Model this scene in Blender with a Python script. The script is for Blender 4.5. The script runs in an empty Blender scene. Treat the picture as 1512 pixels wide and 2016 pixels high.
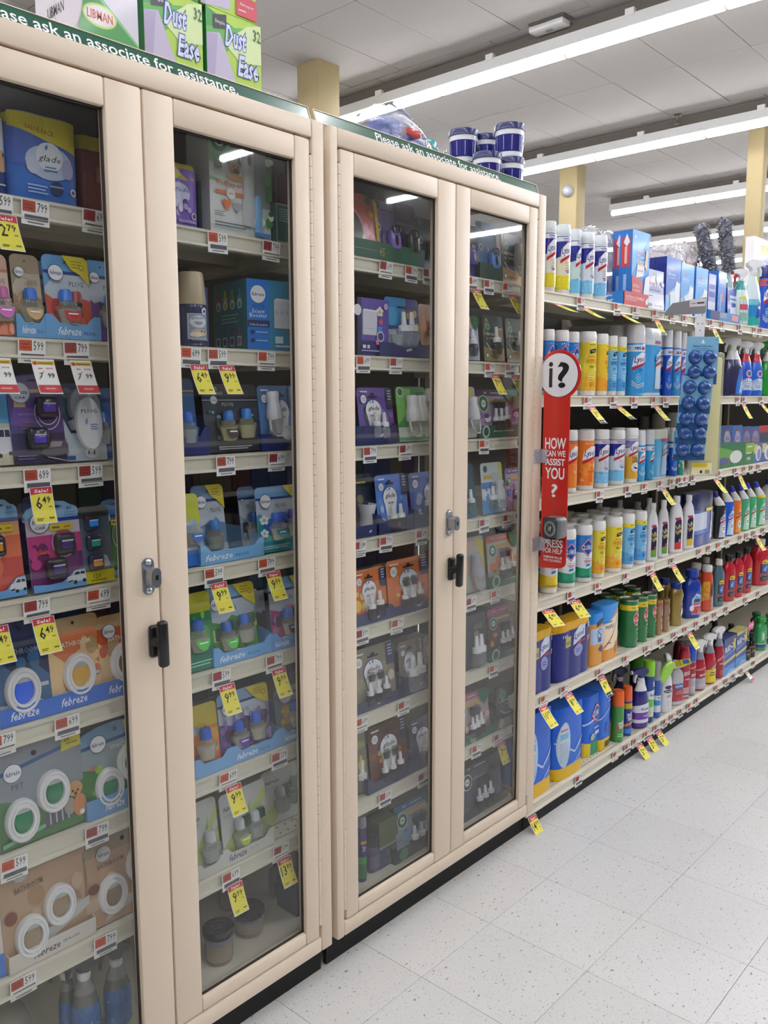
import bpy, bmesh, math, random
from mathutils import Vector, Matrix
from mathutils.geometry import tessellate_polygon
PI = math.pi
rnd = random.Random(7)
SC = bpy.context.scene
COL = SC.collection

# ---------------------------------------------------------------- camera, world, exposure
cam_d = bpy.data.cameras.new('camera')
cam = bpy.data.objects.new('camera', cam_d)
COL.objects.link(cam)
cr = Vector((0.66930329, -0.74298566, -0.00232715))
cu = Vector((0.09957915, 0.08659905, 0.99125405))
cf = Vector((0.73628602, 0.66368133, -0.13194691))
M3 = Matrix((cr, cu, -cf)).transposed()
cam.matrix_world = Matrix.Translation((0, 0, 1.48)) @ M3.to_4x4()
cam_d.sensor_fit = 'VERTICAL'
cam_d.sensor_height = 36.0
cam_d.lens = 36.0 * 1675.8 / 2016.0
cam_d.clip_start = 0.02
SC.camera = cam
w = bpy.data.worlds.new('world'); SC.world = w; w.use_nodes = True
w.node_tree.nodes['Background'].inputs[0].default_value = (0.9, 0.92, 1, 1)
w.node_tree.nodes['Background'].inputs[1].default_value = 0.0
SC.view_settings.view_transform = 'Standard'
SC.view_settings.look = 'None'
SC.view_settings.gamma = 1.0
SC.view_settings.use_curve_mapping = False
SC.view_settings.exposure = 0.0
SC.cycles.use_denoising = True
SC.cycles.max_bounces = 8
SC.cycles.diffuse_bounces = 4
SC.cycles.transparent_max_bounces = 12
SC.cycles.sample_clamp_indirect = 4.0
TUBE_POWER = 47.0

# ---------------------------------------------------------------- colour and materials
def lin(c):
    if isinstance(c, str):
        c = c.lstrip('#')
        if len(c) == 3: c = ''.join(q * 2 for q in c)
        c = [int(c[i:i + 2], 16) / 255 for i in (0, 2, 4)]
    return tuple((v / 12.92 if v <= 0.04045 else ((v + 0.055) / 1.055) ** 2.4) for v in c[:3])
def new_mat(name):
    m = bpy.data.materials.new(name); m.use_nodes = True
    nt = m.node_tree; nt.nodes.clear()
    out = nt.nodes.new('ShaderNodeOutputMaterial')
    return m, nt, out
def attr_mat(name, rough=0.5, metal=0.0, coat=0.0, bump=0.0, bscale=400, var=0.0, spec=0.5):
    m, nt, out = new_mat(name)
    p = nt.nodes.new('ShaderNodeBsdfPrincipled')
    a = nt.nodes.new('ShaderNodeAttribute'); a.attribute_name = 'Col'
    p.inputs['Roughness'].default_value = rough
    p.inputs['Metallic'].default_value = metal
    p.inputs['Coat Weight'].default_value = coat
    p.inputs['Coat Roughness'].default_value = 0.08
    p.inputs['Specular IOR Level'].default_value = spec
    src = a.outputs['Color']
    if var > 0:
        g = nt.nodes.new('ShaderNodeNewGeometry')
        n = nt.nodes.new('ShaderNodeTexNoise'); n.inputs['Scale'].default_value = 2.3; n.inputs['Detail'].default_value = 6
        nt.links.new(g.outputs['Position'], n.inputs['Vector'])
        mr = nt.nodes.new('ShaderNodeMapRange'); mr.inputs['To Min'].default_value = 1 - var; mr.inputs['To Max'].default_value = 1 + var
        nt.links.new(n.outputs['Fac'], mr.inputs['Value'])
        mx = nt.nodes.new('ShaderNodeMix'); mx.data_type = 'RGBA'; mx.blend_type = 'MULTIPLY'; mx.inputs[0].default_value = 1
        nt.links.new(src, mx.inputs[6]); nt.links.new(mr.outputs[0], mx.inputs[7]); src = mx.outputs[2]
    nt.links.new(src, p.inputs['Base Color'])
    if bump > 0:
        g = nt.nodes.new('ShaderNodeNewGeometry')
        n = nt.nodes.new('ShaderNodeTexNoise'); n.inputs['Scale'].default_value = bscale
        nt.links.new(g.outputs['Position'], n.inputs['Vector'])
        b = nt.nodes.new('ShaderNodeBump'); b.inputs['Strength'].default_value = bump; b.inputs['Distance'].default_value = 0.002
        nt.links.new(n.outputs['Fac'], b.inputs['Height']); nt.links.new(b.outputs[0], p.inputs['Normal'])
    nt.links.new(p.outputs[0], out.inputs[0])
    return m
def thin_fresnel(nt, ior):
    # a thin sheet reflects the same from both faces
    g = nt.nodes.new('ShaderNodeNewGeometry'); mr = nt.nodes.new('ShaderNodeMapRange')
    mr.inputs['To Min'].default_value = ior; mr.inputs['To Max'].default_value = 1 / ior
    nt.links.new(g.outputs['Backfacing'], mr.inputs['Value'])
    fr = nt.nodes.new('ShaderNodeFresnel'); nt.links.new(mr.outputs[0], fr.inputs['IOR']); return fr
def clear_mat(name, opacity=0.35, rough=0.08, white=0.8, refl=1.0, bump=0.0):
    m, nt, out = new_mat(name)
    tr = nt.nodes.new('ShaderNodeBsdfTransparent')
    gl = nt.nodes.new('ShaderNodeBsdfGlossy'); gl.inputs['Roughness'].default_value = rough
    df = nt.nodes.new('ShaderNodeBsdfDiffuse')
    a = nt.nodes.new('ShaderNodeAttribute'); a.attribute_name = 'Col'
    nt.links.new(a.outputs['Color'], df.inputs['Color'])
    m1 = nt.nodes.new('ShaderNodeMixShader'); m1.inputs[0].default_value = opacity
    nt.links.new(tr.outputs[0], m1.inputs[1]); nt.links.new(df.outputs[0], m1.inputs[2])
    fr = thin_fresnel(nt, 1.5)
    ml = nt.nodes.new('ShaderNodeMath'); ml.operation = 'MULTIPLY'; ml.inputs[1].default_value = refl
    nt.links.new(fr.outputs[0], ml.inputs[0])
    m2 = nt.nodes.new('ShaderNodeMixShader')
    nt.links.new(ml.outputs[0], m2.inputs[0]); nt.links.new(m1.outputs[0], m2.inputs[1]); nt.links.new(gl.outputs[0], m2.inputs[2])
    if bump > 0:
        g = nt.nodes.new('ShaderNodeNewGeometry')
        n = nt.nodes.new('ShaderNodeTexNoise'); n.inputs['Scale'].default_value = 45; n.inputs['Detail'].default_value = 3
        nt.links.new(g.outputs['Position'], n.inputs['Vector'])
        b = nt.nodes.new('ShaderNodeBump'); b.inputs['Strength'].default_value = bump; b.inputs['Distance'].default_value = 0.02
        nt.links.new(n.outputs['Fac'], b.inputs['Height']); nt.links.new(b.outputs[0], gl.inputs['Normal']); nt.links.new(b.outputs[0], df.inputs['Normal'])
    nt.links.new(m2.outputs[0], out.inputs[0])
    return m
MAT = {
    'card': attr_mat('printed_card', 0.42, coat=0.15),
    'paper': attr_mat('paper', 0.6),
    'plastic': attr_mat('plastic', 0.32, coat=0.2),
    'gloss': attr_mat('gloss_plastic', 0.22, coat=0.3),
    'wrap': attr_mat('shrink_wrap_print', 0.34, coat=0.06, bump=0.15, bscale=45, spec=0.3),
    'paint': attr_mat('painted_metal', 0.38, bump=0.05, bscale=900, var=0.03),
    'shelf': attr_mat('painted_shelf', 0.35, var=0.05),
    'metal': attr_mat('metal', 0.28, metal=0.9),
    'gold': attr_mat('gold_plastic', 0.3, metal=0.65, coat=0.4),
    'black': attr_mat('black_plastic', 0.3),
    'dull': attr_mat('dull_paint', 0.7, var=0.05),
    'fluff': attr_mat('fluff', 0.95),
    'clear': clear_mat('clear_plastic', 0.30, 0.1),
    'gel': clear_mat('tinted_liquid', 0.62, 0.05),
    'film': clear_mat('clear_film', 0.36, 0.16, refl=2.2, bump=1.0),
}
def glass_mat():
    m, nt, out = new_mat('door_glass')
    tr = nt.nodes.new('ShaderNodeBsdfTransparent'); tr.inputs[0].default_value = (0.97, 0.98, 0.98, 1)
    gl = nt.nodes.new('ShaderNodeBsdfGlossy'); gl.inputs['Roughness'].default_value = 0.02
    g2 = nt.nodes.new('ShaderNodeBsdfGlossy'); g2.inputs['Roughness'].default_value = 0.14
    g = nt.nodes.new('ShaderNodeNewGeometry')
    mp = nt.nodes.new('ShaderNodeMapping'); mp.inputs['Scale'].default_value = (60, 60, 1.2)
    n = nt.nodes.new('ShaderNodeTexNoise'); n.inputs['Scale'].default_value = 3; n.inputs['Detail'].default_value = 4
    nt.links.new(g.outputs['Position'], mp.inputs[0]); nt.links.new(mp.outputs[0], n.inputs['Vector'])
    mr = nt.nodes.new('ShaderNodeMapRange'); mr.inputs['From Min'].default_value = 0.35; mr.inputs['From Max'].default_value = 0.75
    mr.inputs['To Min'].default_value = 0.02; mr.inputs['To Max'].default_value = 0.26
    nt.links.new(n.outputs['Fac'], mr.inputs['Value'])
    mg = nt.nodes.new('ShaderNodeMixShader'); nt.links.new(mr.outputs[0], mg.inputs[0])
    nt.links.new(gl.outputs[0], mg.inputs[1]); nt.links.new(g2.outputs[0], mg.inputs[2])
    fr = thin_fresnel(nt, 1.52)
    mx = nt.nodes.new('ShaderNodeMixShader')
    nt.links.new(fr.outputs[0], mx.inputs[0]); nt.links.new(tr.outputs[0], mx.inputs[1]); nt.links.new(mg.outputs[0], mx.inputs[2])
    nt.links.new(mx.outputs[0], out.inputs[0])
    return m
MAT['glass'] = glass_mat()
def tube_mat():
    m, nt, out = new_mat('lit_tube')
    e = nt.nodes.new('ShaderNodeEmission'); e.inputs[0].default_value = (0.98, 0.995, 1.05, 1); e.inputs[1].default_value = TUBE_POWER
    nt.links.new(e.outputs[0], out.inputs[0]); return m
MAT['tube'] = tube_mat()
def floor_mat():
    m, nt, out = new_mat('vinyl_tile')
    p = nt.nodes.new('ShaderNodeBsdfPrincipled')
    g = nt.nodes.new('ShaderNodeNewGeometry')
    oi = nt.nodes.new('ShaderNodeObjectInfo')
    # speckles
    mp = nt.nodes.new('ShaderNodeMapping'); mp.inputs['Scale'].default_value = (1, 1.7, 1); mp.inputs['Rotation'].default_value = (0, 0, 0.6)
    nt.links.new(g.outputs['Position'], mp.inputs[0])
    def speck(scale, lo, hi, det):
        n = nt.nodes.new('ShaderNodeTexNoise'); n.inputs['Scale'].default_value = scale; n.inputs['Detail'].default_value = det
        nt.links.new(mp.outputs[0], n.inputs['Vector'])
        r = nt.nodes.new('ShaderNodeMapRange'); r.inputs['From Min'].default_value = lo; r.inputs['From Max'].default_value = hi
        nt.links.new(n.outputs['Fac'], r.inputs['Value']); return r.outputs[0]
    s1 = speck(66, 0.66, 0.71, 2); s2 = speck(150, 0.66, 0.72, 1); s3 = speck(1.3, 0.3, 0.8, 6)
    r = nt.nodes.new('ShaderNodeMix'); r.data_type = 'RGBA'
    r.inputs[6].default_value = (*lin('dbdad7'), 1); r.inputs[7].default_value = (*lin('cfcecb'), 1)
    nt.links.new(s3, r.inputs[0])
    a = nt.nodes.new('ShaderNodeMix'); a.data_type = 'RGBA'; a.inputs[7].default_value = (*lin('8f877c'), 1)
    nt.links.new(s1, a.inputs[0]); nt.links.new(r.outputs[2], a.inputs[6])
    b = nt.nodes.new('ShaderNodeMix'); b.data_type = 'RGBA'; b.inputs[7].default_value = (*lin('a39b90'), 1)
    nt.links.new(s2, b.inputs[0]); nt.links.new(a.outputs[2], b.inputs[6])
    v = nt.nodes.new('ShaderNodeMapRange'); v.inputs['To Min'].default_value = 0.965; v.inputs['To Max'].default_value = 1.02
    nt.links.new(oi.outputs['Random'], v.inputs['Value'])
    c = nt.nodes.new('ShaderNodeMix'); c.data_type = 'RGBA'; c.blend_type = 'MULTIPLY'; c.inputs[0].default_value = 1
    nt.links.new(b.outputs[2], c.inputs[6]); nt.links.new(v.outputs[0], c.inputs[7])
    nt.links.new(c.outputs[2], p.inputs['Base Color'])
    n = nt.nodes.new('ShaderNodeTexNoise'); n.inputs['Scale'].default_value = 14; nt.links.new(g.outputs['Position'], n.inputs['Vector'])
    rr = nt.nodes.new('ShaderNodeMapRange'); rr.inputs['To Min'].default_value = 0.24; rr.inputs['To Max'].default_value = 0.42
    nt.links.new(n.outputs['Fac'], rr.inputs['Value']); nt.links.new(rr.outputs[0], p.inputs['Roughness'])
    bm = nt.nodes.new('ShaderNodeBump'); bm.inputs['Strength'].default_value = 0.08; bm.inputs['Distance'].default_value = 0.01
    nt.links.new(n.outputs['Fac'], bm.inputs['Height']); nt.links.new(bm.outputs[0], p.inputs['Normal'])
    nt.links.new(p.outputs[0], out.inputs[0]); return m
MAT['floor'] = floor_mat()
def ceil_mat():
    m, nt, out = new_mat('ceiling_tile_board')
    p = nt.nodes.new('ShaderNodeBsdfPrincipled'); p.inputs['Roughness'].default_value = 0.9
    g = nt.nodes.new('ShaderNodeNewGeometry')
    n = nt.nodes.new('ShaderNodeTexNoise'); n.inputs['Scale'].default_value = 90; n.inputs['Detail'].default_value = 3
    nt.links.new(g.outputs['Position'], n.inputs['Vector'])
    n2 = nt.nodes.new('ShaderNodeTexNoise'); n2.inputs['Scale'].default_value = 0.9; n2.inputs['Detail'].default_value = 4
    nt.links.new(g.outputs['Position'], n2.inputs['Vector'])
    r = nt.nodes.new('ShaderNodeMix'); r.data_type = 'RGBA'; r.inputs[6].default_value = (*lin('a49e99'), 1); r.inputs[7].default_value = (*lin('b3aea9'), 1)
    nt.links.new(n.outputs['Fac'], r.inputs[0])
    mr = nt.nodes.new('ShaderNodeMapRange'); mr.inputs['To Min'].default_value = 0.93; mr.inputs['To Max'].default_value = 1.06
    nt.links.new(n2.outputs['Fac'], mr.inputs['Value'])
    c = nt.nodes.new('ShaderNodeMix'); c.data_type = 'RGBA'; c.blend_type = 'MULTIPLY'; c.inputs[0].default_value = 1
    nt.links.new(r.outputs[2], c.inputs[6]); nt.links.new(mr.outputs[0], c.inputs[7])
    nt.links.new(c.outputs[2], p.inputs['Base Color'])
    b = nt.nodes.new('ShaderNodeBump'); b.inputs['Strength'].default_value = 0.25; b.inputs['Distance'].default_value = 0.004
    nt.links.new(n.outputs['Fac'], b.inputs['Height']); nt.links.new(b.outputs[0], p.inputs['Normal'])
    nt.links.new(p.outputs[0], out.inputs[0]); return m
MAT['ceiling'] = ceil_mat()

# ---------------------------------------------------------------- mesh builder
class MB:
    def __init__(s): s.v = []; s.f = []; s.c = []; s.m = []; s.mats = []
    def mi(s, mat):
        if mat not in s.mats: s.mats.append(mat)
        return s.mats.index(mat)
    def add(s, verts, faces, col, mat='card'):
        k = len(s.v); s.v.extend(tuple(p) for p in verts); i = s.mi(mat)
        multi = isinstance(col, list)
        for j, f in enumerate(faces):
            s.f.append([k + q for q in f]); s.c.append(lin(col[j] if multi else col)); s.m.append(i)
    def join(s, o, M=None):
        k = len(s.v)
        s.v.extend((M @ Vector(p))[:] if M else p for p in o.v)
        for f, c, m in zip(o.f, o.c, o.m):
            s.f.append([k + q for q in f]); s.c.append(c); s.m.append(s.mi(o.mats[m]))
    def box(s, x0, x1, y0, y1, z0, z1, col, mat='card'):
        V = [(x0, y0, z0), (x1, y0, z0), (x1, y1, z0), (x0, y1, z0), (x0, y0, z1), (x1, y0, z1), (x1, y1, z1), (x0, y1, z1)]
        F = [(0, 3, 2, 1), (4, 5, 6, 7), (0, 1, 5, 4), (1, 2, 6, 5), (2, 3, 7, 6), (3, 0, 4, 7)]
        s.add(V, F, col, mat)
    def bbox(s, x0, x1, y0, y1, z0, z1, col, mat='paint', bev=0.004, seg=2):
        bm = bmesh.new(); bmesh.ops.create_cube(bm, size=1)
        for v in bm.verts:
            v.co = Vector(((x0 + x1) / 2 + v.co.x * (x1 - x0), (y0 + y1) / 2 + v.co.y * (y1 - y0), (z0 + z1) / 2 + v.co.z * (z1 - z0)))
        bmesh.ops.bevel(bm, geom=list(bm.edges), offset=bev, segments=seg, profile=0.5, affect='EDGES')
        bm.verts.index_update()
        s.add([v.co[:] for v in bm.verts], [[v.index for v in f.verts] for f in bm.faces], col, mat); bm.free()
    def lathe(s, prof, n=24, col='fff', mat='plastic', sx=1, sy=1, xs=None, cx=0, cy=0, caps=True, a0=0):
        """prof: [(r, z[, colour of the band above])]"""
        ring = []
        V = []
        for p in prof:
            row = []
            for i in range(n):
                t = 2 * PI * i / n + a0
                k = xs(t) if xs else 1
                row.append(len(V)); V.append((cx + p[0] * sx * k * math.sin(t), cy - p[0] * sy * k * math.cos(t), p[1]))
            ring.append(row)
        F = []; C = []
        for j in range(len(prof) - 1):
            c = prof[j][2] if len(prof[j]) > 2 and prof[j][2] else col
            for i in range(n):
                i2 = (i + 1) % n
                F.append((ring[j][i], ring[j][i2], ring[j + 1][i2], ring[j + 1][i])); C.append(c)
        if caps:
            F.append(tuple(reversed(ring[0]))); C.append(prof[0][2] if len(prof[0]) > 2 and prof[0][2] else col)
            F.append(tuple(ring[-1])); C.append(prof[-1][2] if len(prof[-1]) > 2 and prof[-1][2] else (prof[-2][2] if len(prof[-2]) > 2 and prof[-2][2] else col))
        s.add(V, F, C, mat)
    def ext(s, poly, y0, y1, col, mat='plastic', ax='y'):
        """polygon in (x, z) pushed along y (or (y, z) pushed along x)"""
        n = len(poly)
        if ax == 'y': V = [(p[0], y0, p[1]) for p in poly] + [(p[0], y1, p[1]) for p in poly]
        elif ax == 'x': V = [(y0, p[0], p[1]) for p in poly] + [(y1, p[0], p[1]) for p in poly]
        else: V = [(p[0], p[1], y0) for p in poly] + [(p[0], p[1], y1) for p in poly]
        F = [(i, (i + 1) % n, n + (i + 1) % n, n + i) for i in range(n)]
        t = tessellate_polygon([[Vector((p[0], p[1], 0)) for p in poly]])
        F += [tuple(q) for q in t] + [tuple(n + i for i in reversed(q)) for q in t]
        s.add(V, F, col, mat)
    def tube(s, pts, r, col, mat='metal', n=8):
        V = []; F = []
        for k, p in enumerate(pts):
            p = Vector(p); d = (Vector(pts[min(k + 1, len(pts) - 1)]) - Vector(pts[max(k - 1, 0)])).normalized()
            a = d.orthogonal().normalized(); b = d.cross(a)
            rr = r[k] if isinstance(r, (list, tuple)) else r
            for i in range(n): V.append((p + a * rr * math.cos(2 * PI * i / n) + b * rr * math.sin(2 * PI * i / n))[:])
        for k in range(len(pts) - 1):
            for i in range(n): F.append((k * n + i, k * n + (i + 1) % n, (k + 1) * n + (i + 1) % n, (k + 1) * n + i))
        F.append(tuple(range(n))); F.append(tuple((len(pts) - 1) * n + i for i in range(n)))
        s.add(V, F, col, mat)
    def mesh(s, name, smooth=True, ang=0.7):
        me = bpy.data.meshes.new(name); me.from_pydata(s.v, [], s.f)
        for m in s.mats: me.materials.append(MAT[m])
        me.polygons.foreach_set('material_index', s.m)
        a = me.color_attributes.new('Col', 'FLOAT_COLOR', 'CORNER')
        buf = []
        for f, c in zip(s.f, s.c): buf.extend((*c, 1.0) * len(f))
        a.data.foreach_set('color', buf)
        if smooth:
            me.polygons.foreach_set('use_smooth', [True] * len(s.f)); me.set_sharp_from_angle(angle=ang)
        else: me.polygons.foreach_set('use_smooth', [False] * len(s.f))
        me.update(); return me
    def obj(s, name, parent=None, loc=None, rot=None, **kw):
        return obj(name, s.mesh(name, **kw), parent, loc, rot)
def obj(name, me, parent=None, loc=None, rot=None):
    o = bpy.data.objects.new(name, me); COL.objects.link(o)
    if parent: o.parent = parent
    if loc: o.location = loc
    if rot: o.rotation_euler = rot
    return o
def tag(o, label=None, cat=None, group=None, kind=None):
    if label: o['label'] = label
    if cat: o['category'] = cat
    if group: o['group'] = group
    if kind: o['kind'] = kind
    return o
def thing(name, label, cat, loc=(0, 0, 0), rot=(0, 0, 0), group=None):
    o = obj(name, None, None, loc, rot); return tag(o, label, cat, group)

# ---------------------------------------------------------------- lettering and flat print
_T = {}
def text_tris(s, bold=0, shear=0.0, res=1):
    key = (s, bold, shear, res)
    if key in _T: return _T[key]
    cu_ = bpy.data.curves.new('t', 'FONT'); cu_.body = s; cu_.size = 1; cu_.offset = bold * 0.012; cu_.shear = shear
    cu_.resolution_u = res; cu_.fill_mode = 'FRONT'
    o = bpy.data.objects.new('t', cu_)
    me = bpy.data.meshes.new_from_object(o)
    me.calc_loop_triangles()
    V = [(v.co.x, v.co.y) for v in me.vertices]; F = [tuple(t.vertices) for t in me.loop_triangles]
    bpy.data.meshes.remove(me); bpy.data.objects.remove(o); bpy.data.curves.remove(cu_)
    if V:
        x0 = min(v[0] for v in V); x1 = max(v[0] for v in V); y0 = min(v[1] for v in V); y1 = max(v[1] for v in V)
    else: x0 = x1 = y0 = y1 = 0
    w_ = max(x1 - x0, 1e-3); h_ = max(y1 - y0, 1e-3)
    V = [((v[0] - x0) / w_ - 0.5, (v[1] - y0) / h_ - 0.5) for v in V]
    _T[key] = (V, F, w_ / h_); return _T[key]
def clip(poly, outline):
    out = list(poly)
    n = len(outline)
    for i in range(n):
        a = outline[i]; b = outline[(i + 1) % n]; inp = out; out = []
        if not inp: break
        def side(p): return (b[0] - a[0]) * (p[1] - a[1]) - (b[1] - a[1]) * (p[0] - a[0])
        for j in range(len(inp)):
            p = inp[j]; q = inp[(j + 1) % len(inp)]; sp = side(p); sq = side(q)
            if sp >= -1e-12: out.append(p)
            if (sp > 1e-12 and sq < -1e-12) or (sp < -1e-12 and sq > 1e-12):
                t = sp / (sp - sq); out.append((p[0] + (q[0] - p[0]) * t, p[1] + (q[1] - p[1]) * t))
    return out
def split_tris(tris, mu, mv):
    out = []; st = list(tris)
    while st:
        t = st.pop()
        best = 0; bi = -1
        for i in range(3):
            a = t[i]; b = t[(i + 1) % 3]
            k = max(abs(a[0] - b[0]) / mu, abs(a[1] - b[1]) / mv)
            if k > best: best = k; bi = i
        if best <= 1 or len(out) > 3000: out.append(t); continue
        a = t[bi]; b = t[(bi + 1) % 3]; c = t[(bi + 2) % 3]; m = ((a[0] + b[0]) / 2, (a[1] + b[1]) / 2)
        st.append((a, m, c)); st.append((m, b, c))
    return out
def R(x0, y0, x1, y1, c): return ('p', [(x0, y0), (x1, y0), (x1, y1), (x0, y1)], c)
def PG(c, *pts): return ('p', list(pts), c)
def E(cx, cy, rx, ry, c, n=20): return ('e', cx, cy, rx, ry, c, n)      # ry None: a true circle
def T(s, cx, cy, h, c, w=None, b=1, sh=0.0, rot=0): return ('t', s, cx, cy, h, c, w, b, sh, rot)
def LN(x0, y0, x1, n, c, gap=0.03, h=0.012):                            # lines of tiny print
    o = []
    for i in range(n):
        y = y0 - i * gap; x = x1 - (0.12 * (x1 - x0) if i % 2 else 0)
        o.append(R(x0, y, x, y + h, c))
    return o
def print_art(mb, art, W, H, fmap, outline=None, mu=9, mv=9, mat='card', off0=0.0003, res=1, step=0.00018, ext=None):
    """art in 0..1 x 0..1 laid on a W x H face; fmap(x, y, off) -> point"""
    k = 0
    flat = []
    for a in art:
        if isinstance(a, list): flat.extend(a)
        else: flat.append(a)
    for a in flat:
        off = off0 + step * k; k += 1
        if a[0] == 'p' or a[0] == 'e':
            if a[0] == 'p':
                c = a[2]
                pts = [((p[0] if not ext or 0 < p[0] < 1 else (-ext[0] if p[0] <= 0 else 1 + ext[1])) * W, p[1] * H) for p in a[1]]
            else:
                rx = a[3] * W; ry = rx if a[4] is None else a[4] * H; c = a[5]; n = a[6]
                pts = [(a[1] * W + rx * math.cos(2 * PI * i / n), a[2] * H + ry * math.sin(2 * PI * i / n)) for i in range(n)]
            tr = []
            if len(pts) > 4 and a[0] == 'p':
                tt = tessellate_polygon([[Vector((p[0], p[1], 0)) for p in pts]])
                polys = [[pts[i] for i in q] for q in tt]
            else: polys = [pts]
            for q in polys:
                if outline: q = clip(q, outline)
                for i in range(1, len(q) - 1): tr.append((q[0], q[i], q[i + 1]))
        else:
            _, s_, cx, cy, h, c, w_, b, sh, rot = a
            V, F, asp = text_tris(s_, b, sh, res)
            hh = h * H; ww = (w_ * W) if w_ else hh * asp
            cr_, sr = math.cos(rot), math.sin(rot)
            P = []
            for v in V:
                x = v[0] * ww; y = v[1] * hh
                P.append((cx * W + x * cr_ - y * sr, cy * H + x * sr + y * cr_))
            tr = [(P[f[0]], P[f[1]], P[f[2]]) for f in F]
        if mu < 5 or mv < 5: tr = split_tris(tr, mu, mv)
        V = []; F = []
        for t in tr:
            ar = (t[1][0] - t[0][0]) * (t[2][1] - t[0][1]) - (t[2][0] - t[0][0]) * (t[1][1] - t[0][1])
            if abs(ar) < 1e-10: continue
            if ar < 0: t = (t[0], t[2], t[1])
            n0 = len(V); V += [fmap(p[0], p[1], off) for p in t]; F.append((n0, n0 + 1, n0 + 2))
        if F: mb.add(V, F, c, mat)
def front_map(W, y=0.0, x0=None):
    x0 = -W / 2 if x0 is None else x0
    return lambda x, z, o: (x0 + x, y - o, z)
def side_map(x, y1):                 # face looking towards -x, art runs from the back to the front
    return lambda u, z, o: (x - o, y1 - u, z)
def cyl_map(W, rf, cx=0, cy=0, sx=1, sy=1, ang=0.0, z0=0):
    def f(u, z, o):
        r = rf(z + z0); t = (u - W / 2) / (rf.rmax * (sx + sy) / 2) + ang
        return (cx + (r * sx + o) * math.sin(t), cy - (r * sy + o) * math.cos(t), z + z0)
    return f
class RF:
    def __init__(s, prof): s.p = [(q[1], q[0]) for q in prof]; s.rmax = max(q[0] for q in prof)
    def __call__(s, z):
        p = s.p
        for i in range(len(p) - 1):
            if p[i][0] <= z <= p[i + 1][0] and p[i + 1][0] > p[i][0]:
                t = (z - p[i][0]) / (p[i + 1][0] - p[i][0]); return p[i][1] + (p[i + 1][1] - p[i][1]) * t
        return p[0][1] if z < p[0][0] else p[-1][1]

# ---------------------------------------------------------------- product builders
def rounded(W, H, r, arch=0.0, rb=0.002, n=5):
    """card outline, counter-clockwise from the lower corner; arch lifts the middle of the top edge"""
    p = []
    for i in range(n + 1):
        t = -PI / 2 - PI / 2 * (1 - i / n) + PI / 2; pass
    for i in range(n + 1):
        t = -PI / 2 + PI / 2 * i / n; p.append((W - rb + rb * math.cos(t), rb + rb * math.sin(t)))
    for i in range(n + 1):
        t = PI / 2 * i / n; p.append((W - r + r * math.cos(t), H - arch - r + r * math.sin(t)))
    if arch: p.append((W * 0.75, H - arch * 0.3)); p.append((W / 2, H)); p.append((W * 0.25, H - arch * 0.3))
    for i in range(n + 1):
        t = PI / 2 + PI / 2 * i / n; p.append((r + r * math.cos(t), H - arch - r + r * math.sin(t)))
    for i in range(n + 1):
        t = PI + PI / 2 * i / n; p.append((rb + rb * math.cos(t), rb + rb * math.sin(t)))
    return p
def card(parent, W, H, art, base, r=0.012, arch=0.0, name='card', mat='card', th=0.0016, back='c9c6c0'):
    mb = MB(); o = rounded(W, H, r, arch)
    mb.ext([(x - W / 2, z) for x, z in o], 0, th, base, mat)
    print_art(mb, art, W, H, front_map(W), outline=o, mat=mat)
    return mb.obj(name, parent, smooth=False)
_SH = {}
def shared(key, fn):
    if key not in _SH: _SH[key] = fn()
    return _SH[key]
def bulb_mesh(lab, fluid, s=1.0):
    def f():
        mb = MB()
        pr = [(0.012, 0), (0.0175, 0.002), (0.0195, 0.012), (0.0235, 0.026), (0.0235, 0.031), (0.017, 0.033), (0.0165, 0.041)]
        mb.lathe([(a * s, b * s) for a, b in pr], 14, fluid, 'clear', sy=0.6)
        mb.lathe([(a * s * 0.85, b * s + 0.001) for a, b in pr[:4]], 12, fluid, 'gel', sy=0.55)
        if lab:
            n = 12; V = []
            pts = [(0.015 * math.cos(-PI * i / n) * s, 0.024 * s + 0.019 * s * math.sin(-PI * i / n)) for i in range(n + 1)]
            mb.add([(x, -0.0150 * s + x * x * 9, z) for x, z in pts], [tuple(range(n + 1))[::-1]], lab, 'card')
            mb.add([(x, -0.0152 * s + x * x * 9, z) for x, z in ((-0.009 * s, 0.017 * s), (0.009 * s, 0.017 * s), (0.009 * s, 0.0195 * s), (-0.009 * s, 0.0195 * s))], [(0, 1, 2, 3)], 'ffffff', 'card')
        return mb.mesh('refill')
    return shared(('bulb', lab, fluid, s), f)
def cap_mesh(col, s=1.0, h=0.02, r=0.011):
    def f():
        mb = MB(); mb.lathe([(r * s, 0), (r * s, h * s * 0.75), (r * s * 0.8, h * s), (0.001, h * s)], 12, col, 'plastic'); return mb.mesh('refill_cap')
    return shared(('cap', col, s, h, r), f)
def refill(parent, x, z, cap, lab=None, fluid='c9c8b8', s=1.0, cap2=None, y=-0.009):
    s *= 1.14; z -= 0.004
    b = obj('refill', bulb_mesh(lab, fluid, s), parent, (x, y, z))
    if cap: obj('refill_cap', cap_mesh(cap, s), b, (-0.004 * s if cap2 else 0, -0.001, 0.040 * s))
    if cap2: obj('refill_cap', cap_mesh(cap2, s * 0.95), b, (0.0165 * s, 0.004, 0.040 * s))
    return b
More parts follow.
